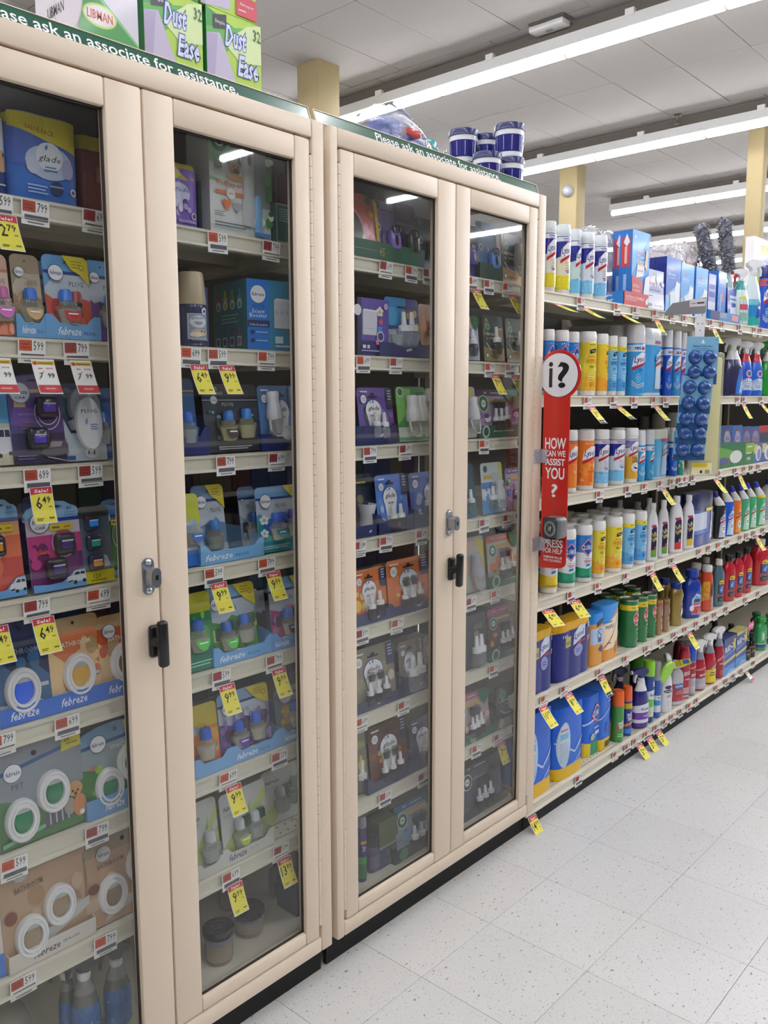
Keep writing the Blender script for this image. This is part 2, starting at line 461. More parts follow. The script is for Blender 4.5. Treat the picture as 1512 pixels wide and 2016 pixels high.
def wick_refill(parent, x, z, s=1.0, fluid='d7d8dc', dark=False, y=-0.010):
    """scented oil bottle with a tall wick stem"""
    def f():
        mb = MB()
        fc = '3a2e30' if dark else fluid
        mb.lathe([(0.008, 0), (0.012, 0.002), (0.0155, 0.018), (0.0135, 0.026), (0.009, 0.028)], 12, fc, 'gel' if dark else 'clear', sy=0.7)
        mb.lathe([(0.0115, 0.028), (0.0115, 0.038), (0.006, 0.040), (0.0045, 0.062), (0.001, 0.063)], 12, 'e4e4e6', 'plastic', sy=0.8)
        mb.v = [(a * s, b * s, c * s) for a, b, c in mb.v]
        return mb.mesh('oil_refill')
    return obj('oil_refill', shared(('wick', s, fluid, dark), f), parent, (x, y, z))
def warmer(parent, x, z, s=1.0, col='e6e4e6', y=-0.016, win='c9c7b8'):
    """white plug-in warmer, waisted, with a bottle window below"""
    def f():
        mb = MB()
        mb.lathe([(0.016, 0.034), (0.019, 0.04), (0.0165, 0.06), (0.0125, 0.075), (0.0145, 0.088), (0.012, 0.092), (0.001, 0.092)], 16, col, 'plastic', sy=0.9)
        mb.lathe([(0.010, 0), (0.013, 0.003), (0.0175, 0.03), (0.016, 0.036)], 14, win, 'clear', sy=0.8)
        mb.tube([(-0.0175, -0.004, 0.034), (-0.017, -0.006, 0.012), (-0.008, -0.010, 0.0), (0.008, -0.010, 0.0), (0.017, -0.006, 0.012), (0.0175, -0.004, 0.034)], 0.0022, col, 'plastic', 6)
        mb.v = [(a * s, b * s, c * s) for a, b, c in mb.v]
        return mb.mesh('warmer')
    return obj('warmer', shared(('warm', s, col, win), f), parent, (x, y, z))
def ring(parent, x, z, gel, s=1.0, bright=False):
    """oval white holder round a coloured gel window"""
    def f():
        mb = MB(); A, Bz = 0.032, 0.041; n = 28
        prof = [(1.0, 0.0), (1.0, -0.007), (0.93, -0.0115), (0.84, -0.012), (0.80, -0.0095), (0.74, -0.0095), (0.70, -0.013), (0.60, -0.0125), (0.57, -0.006)]
        V = []; F = []
        for k, (q, yy) in enumerate(prof):
            for i in range(n):
                t = 2 * PI * i / n; V.append((A * q * math.cos(t), yy, Bz * q * math.sin(t)))
        for k in range(len(prof) - 1):
            for i in range(n): F.append((k * n + i, k * n + (i + 1) % n, (k + 1) * n + (i + 1) % n, (k + 1) * n + i))
        mb.add([(a * s, b * s, c * s) for a, b, c in V], F, 'e9e8e8', 'plastic')
        return mb.mesh('ring')
    def g():
        mb = MB(); A, Bz = 0.0192, 0.0250; n = 28
        P = [(A * s * math.cos(2 * PI * i / n), Bz * s * math.sin(2 * PI * i / n)) for i in range(n)]
        mb.add([(px, -0.006 * s, pz) for px, pz in P] + [(px * .8, -0.0095 * s, pz * .8) for px, pz in P], [(i, (i + 1) % n, n + (i + 1) % n, n + i) for i in range(n)] + [tuple(range(n, 2 * n))], gel, 'gloss')
        top = [(px, pz) for px, pz in P if pz > Bz * s * .56]
        mb.add([(px * .97, -0.0099 * s, pz * .97) for px, pz in top], [tuple(range(len(top)))], 'b4b8b8', 'gloss'); return mb.mesh('gel_window')
    r = obj('holder_ring', shared(('ring', s), f), parent, (x, 0, z))
    obj('gel_window', shared(('gel', gel, s), g), r)
    return r
def vent_clip(parent, x, z, gel, s=1.0, outline=None):
    def f():
        mb = MB(); b = MB(); b.bbox(-0.0165, 0.0165, -0.014, 0, -0.0165, 0.0165, '2a2633', 'gloss', 0.0065, 3)
        mb.join(b); b = MB(); b.bbox(-0.0095, 0.0095, -0.0165, -0.01, -0.008, 0.006, gel, 'gloss', 0.002, 2); mb.join(b)
        mb.box(-0.009, 0.009, -0.0168, -0.0163, 0.0035, 0.0055, 'c9c7d6', 'gloss')
        mb.v = [(a * s, b_ * s, c * s) for a, b_, c in mb.v]; return mb.mesh('vent_clip')
    return obj('vent_clip', shared(('clip', gel, s), f), parent, (x, 0, z))
def pack(x, y, z, W, H, label, base, art, lean=0.12, arch=0.0, r=0.012, yaw=0.0, group=None, name='air_freshener_pack', cat='air freshener', back='c9c6c0'):
    t = thing(name, label, cat, (x, y + .002, z + .0022), (-lean, 0, yaw), group)
    card(t, W, H, art, base, r, arch)
    return t
def tray(x, y, z, W, label, col, art=None, depth=0.16, h=0.045, notch=True, hside=None, group=None, inner='b9b6ae'):
    """open display carton: low front with raised corners, sides rising to the back"""
    mb = MB(); hs = hside or h * 1.5; t = 0.0015
    e = min(0.022, W * 0.2)
    fr = [(-W / 2, 0), (W / 2, 0), (W / 2, h * 1.25), (W / 2 - e * 0.6, h * 1.25), (W / 2 - e * 1.3, h * 0.82), (-W / 2 + e * 1.3, h * 0.82), (-W / 2 + e * 0.6, h * 1.25), (-W / 2, h * 1.25)] if notch else [(-W / 2, 0), (W / 2, 0), (W / 2, h), (-W / 2, h)]
    mb.ext(fr, 0, t, col, 'card')
    sd = [(t, 0), (depth, 0), (depth, hs), (depth * 0.45, hs), (t, h * (1.25 if notch else 1.0))]
    mb.ext(sd, -W / 2, -W / 2 + t, col, 'card', ax='x'); mb.ext(sd, W / 2 - t, W / 2, col, 'card', ax='x')
    mb.box(-W / 2 + t, W / 2 - t, t, depth, 0, t, inner, 'card'); mb.box(-W / 2, W / 2, depth, depth + t, 0, hs, col, 'card')
    if art: print_art(mb, art, W, h, front_map(W), mat='card')
    o = mb.obj('display_tray', None, (x, y, z), smooth=False)
    return tag(o, label, 'tray', group)
def pbox(x, y, z, W, H, D, label, base, fart=None, sart=None, side=None, top=None, yaw=0.0, name='product_box', cat='box', group=None, lean=0.0, mat='card'):
    mb = MB(); side = side or base; top = top or base
    V = [(-W / 2, 0, 0), (W / 2, 0, 0), (W / 2, D, 0), (-W / 2, D, 0), (-W / 2, 0, H), (W / 2, 0, H), (W / 2, D, H), (-W / 2, D, H)]
    mb.add(V, [(0, 3, 2, 1), (4, 5, 6, 7), (0, 1, 5, 4), (1, 2, 6, 5), (2, 3, 7, 6), (3, 0, 4, 7)], [base, top, base, side, base, side], mat)
    if fart: print_art(mb, fart, W, H, front_map(W), mat=mat)
    if sart: print_art(mb, sart, D, H, side_map(-W / 2, D), mat=mat)
    o = mb.obj(name, None, (x, y, z), (-lean, 0, yaw), smooth=False)
    return tag(o, label, cat, group)
def lathe_thing(x, y, z, r, label, name, cat, body_prof, col, art=None, art_h=None, art_z0=0.0, arc=2.5, mat='plastic', cap_prof=None, cap_col='eee', cap_mat='plastic', cap_name='cap', n=24, sx=1, sy=1, xs=None, ang=0.0, group=None, yaw=0.0, cap_xs=None):
    t = thing(name, label, cat, (x, y + r * sy, z), (0, 0, yaw), group)
    mb = MB(); mb.lathe(body_prof, n, col, mat, sx, sy, xs)
    if art:
        rf = RF(body_prof); W = arc * rf.rmax
        top = art_h or (body_prof[-1][1] - art_z0)
        if xs:
            base = cyl_map(W, rf, 0, 0, sx, sy, ang, art_z0)
            def fm(u, zz, o):
                th = (u - W / 2) / (rf.rmax * (sx + sy) / 2) + ang; k = xs(th); rr = rf(zz + art_z0)
                return ((rr * sx * k + o) * math.sin(th), -(rr * sy * k + o) * math.cos(th), zz + art_z0)
        else: fm = cyl_map(W, rf, 0, 0, sx, sy, ang, art_z0)
        print_art(mb, art, W, top, fm, mu=rf.rmax * 0.28, mv=0.02, mat=mat, off0=0.0007 * max(1, r / 0.04), step=0.00016, ext=(0.45, 0.1))
    mb.obj('body', t)
    if cap_prof:
        mc = MB(); mc.lathe(cap_prof, n, cap_col, cap_mat, sx, sy, cap_xs); mc.obj(cap_name, t)
    return t
def canister(x, y, z, r, H, label, art, white='eceae6', lid='eeeeec', group=None, ang=0.0, foot=0.06, col=None):
    b = H * 0.84
    bp = [(r * 0.93, 0), (r * 0.97, 0.004), (r * 0.97, H * foot), (r * 0.985, H * foot + 0.002), (r * 0.985, b - 0.004), (r * 0.95, b)]
    cp = [(r * 0.96, b), (r, b + 0.003), (r, b + (H - b) * 0.55), (r * 0.97, b + (H - b) * 0.62), (r * 0.97, H - 0.006), (r * 0.9, H - 0.001), (0.001, H)]
    return lathe_thing(x, y, z, r, label, 'wipes_canister', 'wipes', bp, white, art, b - H * foot - 0.006, H * foot + 0.003, 2.7, 'gloss', cp, lid, 'plastic', 'lid', group=group, ang=ang - 0.5)
def aerosol(x, y, z, r, H, label, art, col, cap='e8e8ea', capf=0.26, group=None, name='aerosol_can', cat='spray can', capmat='plastic', taper=0.9, ang=0.0, mat='gloss'):
    b = H * (1 - capf)
    bp = [(r * 0.9, 0), (r * 0.98, 0.003), (r * 0.94, 0.006), (r * 0.97, 0.009), (r * 0.97, b - 0.012), (r * 0.9, b - 0.003), (r * 0.86, b)]
    cp = [(r * 0.97, b - 0.006), (r * 0.98, b + 0.002), (r * taper, H - 0.008), (r * taper * 0.92, H - 0.001), (0.001, H)]
    return lathe_thing(x, y, z, r, label, name, cat, bp, col, art, b - 0.024, 0.011, 2.7, mat, cp, cap, capmat, 'cap', group=group, ang=ang - (0.5 if x > 2.3 else 0.15))
def trigger_head(parent, z, col='e8e8e8', lever='e8e8e8', s=1.0, yaw=0.0, neck='e8e8e8', x=0, y=0):
    t = obj('trigger_head', None, parent, (x, y, z), (0, 0, yaw))
    mb = MB(); b = MB()
    sh = [(-0.047, 0.046), (-0.047, 0.033), (-0.030, 0.032), (-0.012, 0.024), (-0.010, 0.012), (0.012, 0.012), (0.016, 0.024), (0.028, 0.030), (0.034, 0.040), (0.030, 0.050), (0.012, 0.058), (-0.018, 0.058), (-0.036, 0.053)]
    b.ext(sh, -0.0105, 0.0105, col, 'plastic')
    bm = bmesh.new(); vs = [bm.verts.new(p) for p in b.v]
    for f in b.f:
        try: bm.faces.new([vs[i] for i in f])
        except ValueError: pass
    bmesh.ops.recalc_face_normals(bm, faces=bm.faces)
    bmesh.ops.bevel(bm, geom=[e for e in bm.edges if e.calc_face_angle(0) > 0.9 ], offset=0.003, segments=2, affect='EDGES')
    bm.verts.index_update(); mb.add([v.co[:] for v in bm.verts], [[v.index for v in f.verts] for f in bm.faces], col, 'plastic'); bm.free()
    mb.lathe([(0.012, -0.004), (0.014, 0.0), (0.014, 0.013), (0.010, 0.016)], 16, neck, 'plastic')
    mb.tube([(-0.045, 0, 0.0395), (-0.052, 0, 0.0395)], 0.0085, lever, 'plastic', 12)
    mb.v = [(a * s, b_ * s, c * s) for a, b_, c in mb.v]; mb.obj('spray_shroud', t)
    mb = MB(); lv = [(-0.030, 0.034), (-0.037, 0.018), (-0.036, -0.004), (-0.030, -0.006), (-0.028, 0.012), (-0.020, 0.028)]
    mb.ext(lv, -0.006, 0.006, lever, 'plastic'); mb.v = [(a * s, b_ * s, c * s) for a, b_, c in mb.v]; mb.obj('trigger_lever', t)
    return t
def sq(p=4.0):
    def f(t):
        c, s = abs(math.cos(t)), abs(math.sin(t)); return 1.0 / ((c ** p + s ** p) ** (1 / p))
    return f
def spray_bottle(x, y, z, r, H, label, art, col, head='e8e8e8', lever=None, sy=0.62, mat='gloss', hs=None, yaw=-0.5, neckcol=None, group=None, prof=None, hyaw=None):
    hs = hs or 1.0; hh = 0.058 * hs; b = H - hh; turn = -0.45 if x > 2.3 else -0.2; r *= 1.24 if x > 2.3 else 1.0; y -= 0.004
    bp = prof or [(r * 0.88, 0), (r, 0.006), (r, b * 0.45), (r * 0.93, b * 0.62), (r * 0.72, b * 0.80), (r * 0.44, b * 0.92), (r * 0.40, b)]
    t = lathe_thing(x, y, z, r, label, 'spray_bottle', 'spray bottle', bp, col, art, b * 0.62, 0.008, 2.2, mat, None, sy=sy, xs=None, group=group, yaw=turn)
    if neckcol:
        mb = MB(); mb.lathe([(r * 0.75, b * 0.80), (r * 0.5, b * 0.93), (r * 0.45, b + 0.002)], 18, neckcol, 'gloss', 1, sy); mb.obj('neck_band', t)
    trigger_head(t, b, head, lever or head, hs, (hyaw if hyaw is not None else yaw) - turn)
    return t
def jug(x, y, z, r, H, label, art, col, cap='1c1c20', sy=0.6, capr=0.45, caph=0.12, mat='plastic', shoulder=0.78, group=None, name='cleaner_bottle', cat='bottle', arc=2.2, ang=0.0, neck=None, p=3.2, yaw=0.0, prof=None):
    b = H * (1 - caph); k_ = 1.16 if x > 2.3 else 1.0; r *= k_; yaw = yaw - (0.45 if x > 2.3 else 0.1)
    if prof: prof = [(q_[0] * k_, *q_[1:]) for q_ in prof]
    bp = prof or [(r * 0.94, 0), (r, 0.005), (r, b * shoulder * 0.8), (r * 0.97, b * shoulder), (r * 0.80, b * (shoulder + 0.10)), (r * 0.42, b * 0.97), (r * 0.40, b)]
    cp = [(r * capr, b - 0.002), (r * capr, H - 0.003), (r * capr * 0.9, H), (0.001, H)]
    k = sq(p)
    t = lathe_thing(x, y, z, r, label, name, cat, bp, col, art, b * shoulder * 0.92, 0.006, arc, mat, None, sy=sy, xs=lambda t_: 0.95 * k(t_), n=28, group=group, ang=ang, yaw=yaw)
    mb = MB(); mb.lathe(cp, 18, cap, 'plastic'); mb.obj('cap', t)
    return t
def bowl_bottle(x, y, z, r, H, label, art, col, capcol='ecebe8', tip='2038b8', group=None, sy=0.6, mat='gloss'):
    """toilet-cleaner bottle with an angled neck"""
    b = H * 0.70; r *= 1.3
    bp = [(r * 0.9, 0), (r, 0.006), (r * 0.97, b * 0.5), (r * 0.88, b * 0.78), (r * 0.94, b * 0.9), (r * 0.80, b)]
    t = lathe_thing(x, y, z, r, label, 'toilet_cleaner_bottle', 'bottle', bp, col, art, b * 0.9, 0.006, 2.3, mat, None, sy=sy, group=group, yaw=-0.45)
    mb = MB(); n = 16; V = []; F = []
    rows = [(0, b - 0.001, r * 0.82, r * sy * 0.82), (-0.010, b + H * 0.07, r * 0.72, r * sy * 0.78), (-0.022, b + H * 0.15, r * 0.52, r * sy * 0.66), (-0.028, b + H * 0.19, r * 0.40, r * sy * 0.55)]
    for (dx, zz, a, c) in rows:
        for i in range(n): V.append((dx + a * math.sin(2 * PI * i / n), -c * math.cos(2 * PI * i / n), zz))
    for k in range(3):
        for i in range(n): F.append((k * n + i, k * n + (i + 1) % n, (k + 1) * n + (i + 1) % n, (k + 1) * n + i))
    F.append(tuple(3 * n + i for i in range(n)))
    mb.add(V, F, capcol, 'plastic'); mb.obj('neck', t)
    mb = MB(); mb.tube([(-0.028, 0, b + H * 0.185), (-0.036, 0, b + H * 0.25), (-0.040, 0, H)], [r * 0.38, r * 0.36, r * 0.22], tip, 'plastic', 12); mb.obj('cap', t)
    return t
def lobes(n_, k=0.07):
    """cross-section of n cans shrunk together in a row (stadium with waists)"""
    def f(t): return 1.0
    return f
def bundle(x, y, z, W, H, D, label, topcol, col, art, n=3, top_h=0.16, group=None, yaw=0.0, name='wipes_bundle', cat='wipes', side=None, sart=None, mat='wrap', foot=None, slant=0.0):
    """row of cans in printed shrink wrap: stadium plan, gently scalloped front"""
    mb = MB(); pts = []; r = D / 2; m = 48
    hw = W / 2
    for i in range(m):
        t = 2 * PI * i / m
        s, c = math.sin(t), math.cos(t)
        px = (1 if s > 0 else -1) * (abs(s) ** 0.55) * hw; py = -(1 if c > 0 else -1) * (abs(c) ** 0.55) * r
        sc = abs(math.cos((px / W + 0.5) * n * PI + PI / 2 + 0)) if n > 1 else 1
        py *= (0.93 + 0.07 * sc); pts.append((px, py + r))
    prof = [(0.0, 0.97, foot or col), (0.008, 1.0, foot or col)]
    if foot: prof.append((H * 0.16, 1.0, col))
    prof += [(H * (1 - top_h), 1.0, topcol), (H - 0.012, 1.0, topcol), (H - 0.003, 0.94, topcol)]
    V = []; F = []; C = []
    for (zz, q, c_) in prof:
        for (px, py) in pts: V.append((px * q, r + (py - r) * q, zz - slant * (px / W) * (1 if zz > H * 0.5 else 0)))
    for k in range(len(prof) - 1):
        for i in range(m): F.append((k * m + i, k * m + (i + 1) % m, (k + 1) * m + (i + 1) % m, (k + 1) * m + i)); C.append(prof[k][2])
    L = (len(prof) - 1) * m; F.append(tuple(L + i for i in range(m))); C.append(topcol); F.append(tuple(reversed(range(m)))); C.append(col)
    mb.add(V, F, C, mat)
    def fm(u, zz, o):
        px = -hw * 0.93 + u
        s = min(1, max(-1, px / hw)); a = math.asin(math.copysign(abs(s) ** (1 / 0.55), s)) if abs(s) < 1 else 0
        c = abs(math.cos(a)); sc = abs(math.cos((px / W + 0.5) * n * PI + PI / 2)) if n > 1 else 1
        py = r - (c ** 0.55) * r * (0.93 + 0.07 * sc)
        return (px, py - o, zz)
    print_art(mb, art, W * 0.93, H, fm, mu=W / 26, mv=0.03, mat=mat, off0=0.0012, step=0.0002)
    t = thing(name, label, cat, (x, y, z), (0, 0, yaw), group)
    mb.obj('wrapped_cans', t)
    return t
def copy_thing(o, loc, label, group):
    c = o.copy(); COL.objects.link(c); c.location = loc; c['label'] = label; c['group'] = group
    for ch in list(o.children):
        d = ch.copy(); COL.objects.link(d); d.parent = c
    return c
# sale tags
def sale_tag(x, y, z, big, small, label, h=0.076, tilt=0.30, w=0.05, kind='sale', twist=0.0, foot=None, group='yellow sale tags'):
    mb = MB(); n = 6; c = 'efe24a'
    red = 'c8283c'
    if kind == 'now': c = 'f2f0ee'
    V = []; F = []
    def bend(zz): t = -zz / h; return (-math.sin(tilt) * (-zz) - 0.010 * t * t * math.cos(tilt), zz * math.cos(tilt) + 0.004 * t * t * math.sin(tilt))
    def fm(u, zz, o):
        q = bend(zz - h); return (u - w / 2, q[0] - o, q[1])
    for i in range(n + 1):
        q = bend(-h * i / n); V += [(-w / 2, q[0], q[1]), (w / 2, q[0], q[1])]
    for i in range(n): F.append((2 * i, 2 * i + 2, 2 * i + 3, 2 * i + 1))
    k = len(V); V += [(a, b + 0.0005, c_) for a, b, c_ in V]; F += [tuple(k + j for j in reversed(f)) for f in F[:n]]
    mb.add(V, F, 'f4f2ee', 'paper')
    L = h * 1.0
    if kind == 'now':
        a = [R(0.02, 0.84, 0.98, 0.95, 'e0b93a'), E(0.14, 0.885, 0.08, None, red, 10), R(0.26, 0.875, 0.9, 0.905, '7a4a18'), T('NOW', 0.72, 0.74, 0.055, 'c03040', b=1), R(0.22, 0.73, 0.4, 0.75, 'c03040'),
             T(big, 0.30, 0.54, 0.14, '222', b=1), T(small, 0.72, 0.54, 0.15, '222', b=1), PG('333', (0.14, 0.42), (0.17, 0.42), (0.44, 0.66), (0.41, 0.66)), R(0.02, 0.05, 0.98, 0.26, red), E(0.5, 0.155, 0.28, 0.065, 'e26a5a', 16), E(0.5, 0.155, 0.25, 0.05, red, 16), R(0.3, 0.14, 0.7, 0.17, 'f0c8c0')]
    else:
        a = [R(0.03, 0.03 if not foot else 0.2, 0.97, 0.97, c), PG(red, (0.03, 0.80), (0.5, 0.83), (0.97, 0.80), (0.97, 0.99), (0.03, 0.99)), T('Sale!', 0.5, 0.90, 0.10, 'ffffff', w=0.62, b=1.5, sh=0.1)]
        if len(big) == 1: a += [T(big, 0.33, 0.57, 0.34, '1a1a1a', w=0.27, b=0.9), T(small, 0.67, 0.645, 0.19, '1a1a1a', w=0.37, b=0.5)]
        else: a += [T(big, 0.30, 0.57, 0.34, '1a1a1a', w=0.40, b=0.8), T(small, 0.71, 0.645, 0.19, '1a1a1a', w=0.36, b=0.5)]
        a += [R(0.72, 0.44, 0.88, 0.46, '55502a')]
        if not foot: a += [R(0.12, 0.14, 0.42, 0.16, '77702a'), R(0.12, 0.10, 0.36, 0.12, '77702a'), R(0.66, 0.13, 0.88, 0.17, '77702a')]
        else: a += [R(0.05, 0.02, 0.95, 0.22, '151515'), E(0.76, 0.12, 0.1, None, 'e8e8e8', 12), R(0.14, 0.1, 0.55, 0.13, 'ddd')]
    print_art(mb, a, w, L, fm, mu=9, mv=h / 6, mat='paper', off0=0.0003)
    o = mb.obj('sale_tag', None, (x, y, z), (0, 0, twist), smooth=False)
    return tag(o, label, 'price tag', group)

# ---------------------------------------------------------------- printed fronts
def badge(cx, cy, r, txt='febreze', sub=None, col='f2f2f4', ink='2b3f86', rim='2b3f86'):
    a = [E(cx, cy, r, None, rim, 22), E(cx, cy, r * 0.93, None, col, 22), T(txt, cx, cy + (0.01 if sub else 0), 0.05, ink, w=r * 1.5, b=1, sh=0.25)]
    if sub: a.append(T(sub, cx, cy - 0.055, 0.03, ink, w=r * 1.1))
    return a
def blobs(seed, n, x0, y0, x1, y1, cols, r0=0.04, r1=0.1):
    q = random.Random(seed); o = []
    for _ in range(n):
        a = q.uniform(r0, r1); o.append(E(q.uniform(x0, x1), q.uniform(y0, y1), a, a * q.uniform(0.6, 1.2), q.choice(cols), 9))
    return o
def petals(cx, cy, r, c, c2='e8c840', n=5, asp=0.8):
    o = []
    for i in range(n):
        t = 2 * PI * i / n + 0.3; o.append(E(cx + r * 0.6 * math.cos(t), cy + r * 0.6 * asp * math.sin(t), r * 0.42, r * 0.36 * asp, c, 8))
    return o + [E(cx, cy, r * 0.2, r * 0.2 * asp, c2, 8)]
def leaf(c, x, y, l, a, wd=0.3):
    ca, sa = math.cos(a), math.sin(a); P = [(0, 0), (l * 0.5, l * wd), (l, 0), (l * 0.5, -l * wd)]
    return PG(c, *[(x + p * ca - q * sa, y + p * sa + q * ca) for p, q in P])
def art_plug(sky, stripe, low, lows, seed, yellow=True, win=((0.34, 0.28, 0.78, 0.47),), winc='2a3040', plug='4a4e58', mid='c6cfd9', side=None):
    a = [R(0, 0.45, 1, 0.80, mid), R(0, 0.8, 1, 1, sky), PG(sky, (0, 0.6), (0.3, 0.8), (0, 0.85)), R(0, 0.775, 1, 0.815, stripe)]
    a += [PG(low, (0, 0), (1, 0), (1, 0.47), (0.8, 0.5), (0.6, 0.44), (0.4, 0.49), (0.2, 0.46), (0, 0.53))]
    a += blobs(seed, 16, 0.03, 0.03, 0.97, 0.46, lows, 0.05, 0.13)
    for w in win: a.append(R(w[0], w[1], w[2], w[3], winc))
    if yellow: a += [PG('dccb2e', (0.42, 1.0), (1.0, 1.0), (1.0, 0.66), (0.8, 0.78), (0.6, 0.84)), *LN(0.62, 0.93, 0.86, 3, 'a88a1c', 0.035, 0.014), E(0.84, 0.87, 0.06, None, '8a7a20', 12), E(0.84, 0.87, 0.045, None, 'dccb2e', 12)]
    a += badge(0.25, 0.78, 0.17) + [T('PLUG', 0.68, 0.66, 0.06, plug, w=0.32, b=0.5), E(0.47, 0.915, 0.035, None, '3a4048', 12)]
    return a
def art_plug2(sky, stripe, low, lows, seed, yellow=True, mid='c6cfd9', plug='4a4e58', winc='2a2a3c', bx=0.17):
    a = [R(0, 0.45, 1, 0.82, mid), R(0, 0.82, 1, 1, sky), R(0, 0.80, 1, 0.835, stripe),
         PG(low, (0, 0), (1, 0), (1, 0.6), (0.75, 0.52), (0.5, 0.6), (0.3, 0.5), (0, 0.57))]
    a += blobs(seed, 20, 0.02, 0.03, 0.98, 0.52, lows, 0.03, 0.09)
    a += [R(0.10, 0.30, 0.46, 0.46, winc), R(0.55, 0.30, 0.92, 0.46, winc)]
    if yellow: a += [PG('dccb2e', (0.55, 1.0), (1.0, 1.0), (1.0, 0.68), (0.82, 0.76), (0.68, 0.86)), *LN(0.7, 0.94, 0.88, 3, 'a88a1c', 0.035, 0.014), E(0.9, 0.87, 0.045, None, '8a7a20', 12), E(0.9, 0.87, 0.033, None, 'dccb2e', 12)]
    a += badge(bx, 0.78, 0.115) + [T('PLUG', bx + 0.3, 0.70, 0.06, plug, w=0.2, b=0.5)]
    a += LN(0.05, 0.09, 0.6, 2, 'e8e8ee', 0.03, 0.01)
    return a
def art_tray(txt='febreze', sub='PLUG', ink='eef3fa', ink2='2f5a9c', x=0.42):
    return [T(txt, x, 0.42, 0.42, ink, w=0.42, b=1.2, sh=0.3), T(sub, x + 0.36, 0.34, 0.18, ink2, w=0.2), PG(ink, (x - .02, 0.76), (x + .1, 0.86), (x + .2, 0.76), (x + .1, 0.8))]
def art_car(top, mid, low, clip1=(0.66, 0.52), clip2=(0.46, 0.24), name='Gain', stripe='1d3d86', suv=True, ink='2b3f86', yel='dccb2e'):
    a = [R(0, 0.78, 1, 1, top), R(0, 0.5, 1, 0.8, mid[0]), R(0, 0.36, 1, 0.62, mid[1]), R(0, 0, 1, 0.4, low), R(0.3, 0.76, 1, 0.80, stripe)]
    a += blobs(3, 10, 0.05, 0.2, 0.5, 0.5, [low, mid[1]], 0.05, 0.1)
    a += [E(clip1[0], clip1[1], 0.235, 0.17, 'd9c8dc', 20), E(clip1[0], clip1[1], 0.215, 0.155, mid[1], 20)]
    a += [T('80', 0.82, 0.90, 0.045, '23406e'), *LN(0.72, 0.85, 0.95, 2, '5a86b8', 0.03, 0.01)]
    a += [R(0.42, 0.66, 0.84, 0.73, yel), R(0.46, 0.685, 0.6, 0.705, '7a6a18'), R(0.68, 0.685, 0.8, 0.705, 'c08020')]
    a += badge(0.24, 0.76, 0.185, sub='CAR') + [PG('2a2f3a', (0.42, 0.925), (0.5, 0.945), (0.6, 0.945), (0.7, 0.925), (0.56, 0.91))]
    if name: a += [T(name, 0.24, 0.44, 0.055, 'e85a30', b=2, sh=0.3, w=0.22)]
    if suv:
        a += [PG('6aa4dc', (0, 0), (1, 0), (1, 0.2), (0.8, 0.19), (0.55, 0.08), (0.3, 0.07), (0, 0.09))]
        a += art_suv(0.62, 0.03, 0.38, 0.15)
    return a
def art_suv(x, y, w, h, col='dde0e6'):
    P = lambda px, py: (x + px * w, y + py * h)
    return [PG(col, P(0, 0.35), P(0.08, 0.62), P(0.3, 0.72), P(0.45, 1.0), P(0.95, 1.0), P(1.0, 0.6), P(1.0, 0.25), P(0.05, 0.15)),
            PG('2a303a', P(0.38, 0.72), P(0.5, 0.93), P(0.68, 0.93), P(0.68, 0.72)), PG('2a303a', P(0.72, 0.72), P(0.72, 0.93), P(0.92, 0.93), P(0.95, 0.72)),
            PG('3a3f48', P(0.03, 0.3), P(0.3, 0.36), P(0.3, 0.22), P(0.06, 0.18)), E(x + w * 0.42, y + h * 0.16, w * 0.1, None, '22252c', 12), E(x + w * 0.88, y + h * 0.22, w * 0.09, None, '22252c', 12)]
def art_bath(bg, bg2, band, txt, ink, seed, ring_x=0.5, bx=0.2, by=0.8, toilet=True, two=False):
    a = [R(0, 0, 1, 1, bg), R(0, 0.84, 1, 1, band), PG(bg2, (0, 0.1), (1, 0.1), (1, 0.4), (0.6, 0.62), (0.3, 0.5), (0, 0.68))]
    a += blobs(seed, 9, 0.03, 0.2, 0.95, 0.66, [bg2, band, bg], 0.06, 0.12)
    if toilet: a += [PG('c9ced6', (0, 0), (1, 0), (1, 0.1), (0.7, 0.2), (0.66, 0.3), (0.95, 0.3), (0.95, 0.34), (0.6, 0.34), (0.5, 0.16), (0, 0.2)), E(0.13, 0.1, 0.06, None, 'b89a5a', 12)]
    a += [T(txt, 0.5, 0.70, 0.06, ink, w=0.62, b=1)] + badge(bx, by, 0.13 if not two else 0.09) + [E(0.5, 0.93, 0.03, None, '33302c', 12)]
    return a
def art_glade2(bg, leafc, flow, seed, n=2, name='glade', sub='CLEAN LINEN', tab='23345c', subc='444', sx=0.42):
    """oval white name plate, hang hole, dark corner flag"""
    a = [R(0, 0, 1, 1, bg)] + blobs(seed, 12, 0.06, 0.12, 0.94, 0.62, flow, 0.05, 0.12)
    a += [E(sx, 0.59, 0.235, 0.20, '2f4a86', 22), E(sx, 0.59, 0.222, 0.188, 'f0f0f2', 22), PG('f0f0f2', (sx - .2, 0.54), (sx + .2, 0.54), (sx + .13, 0.2), (sx - .13, 0.2)),
          leaf('3a7ad0', sx - .02, 0.71, 0.08, 1.2), leaf('5a9ae0', sx - .06, 0.71, 0.06, 2.2), T(name, sx, 0.62, 0.10, '22242c', w=0.32, b=0.4, sh=0.3), T(sub, sx, 0.50, 0.035, subc, w=0.2, b=1),
          PG('1c1e26', (sx - .13, 0.855), (sx - .05, 0.855), (sx - .03, 0.9), (sx + .03, 0.9), (sx + .05, 0.855), (sx + .13, 0.855), (sx + .13, 0.825), (sx - .13, 0.825))]
    a += [R(0.8, 0.62, 0.97, 0.98, tab), *LN(0.83, 0.93, 0.94, 4, 'b8c4da', 0.05, 0.02), E(0.14, 0.79, 0.08, None, 'eeeeee', 14), *LN(0.09, 0.81, 0.19, 3, '8894b8', 0.025, 0.009), R(0.05, 0.91, 0.25, 0.935, 'dfe4f0')]
    return a
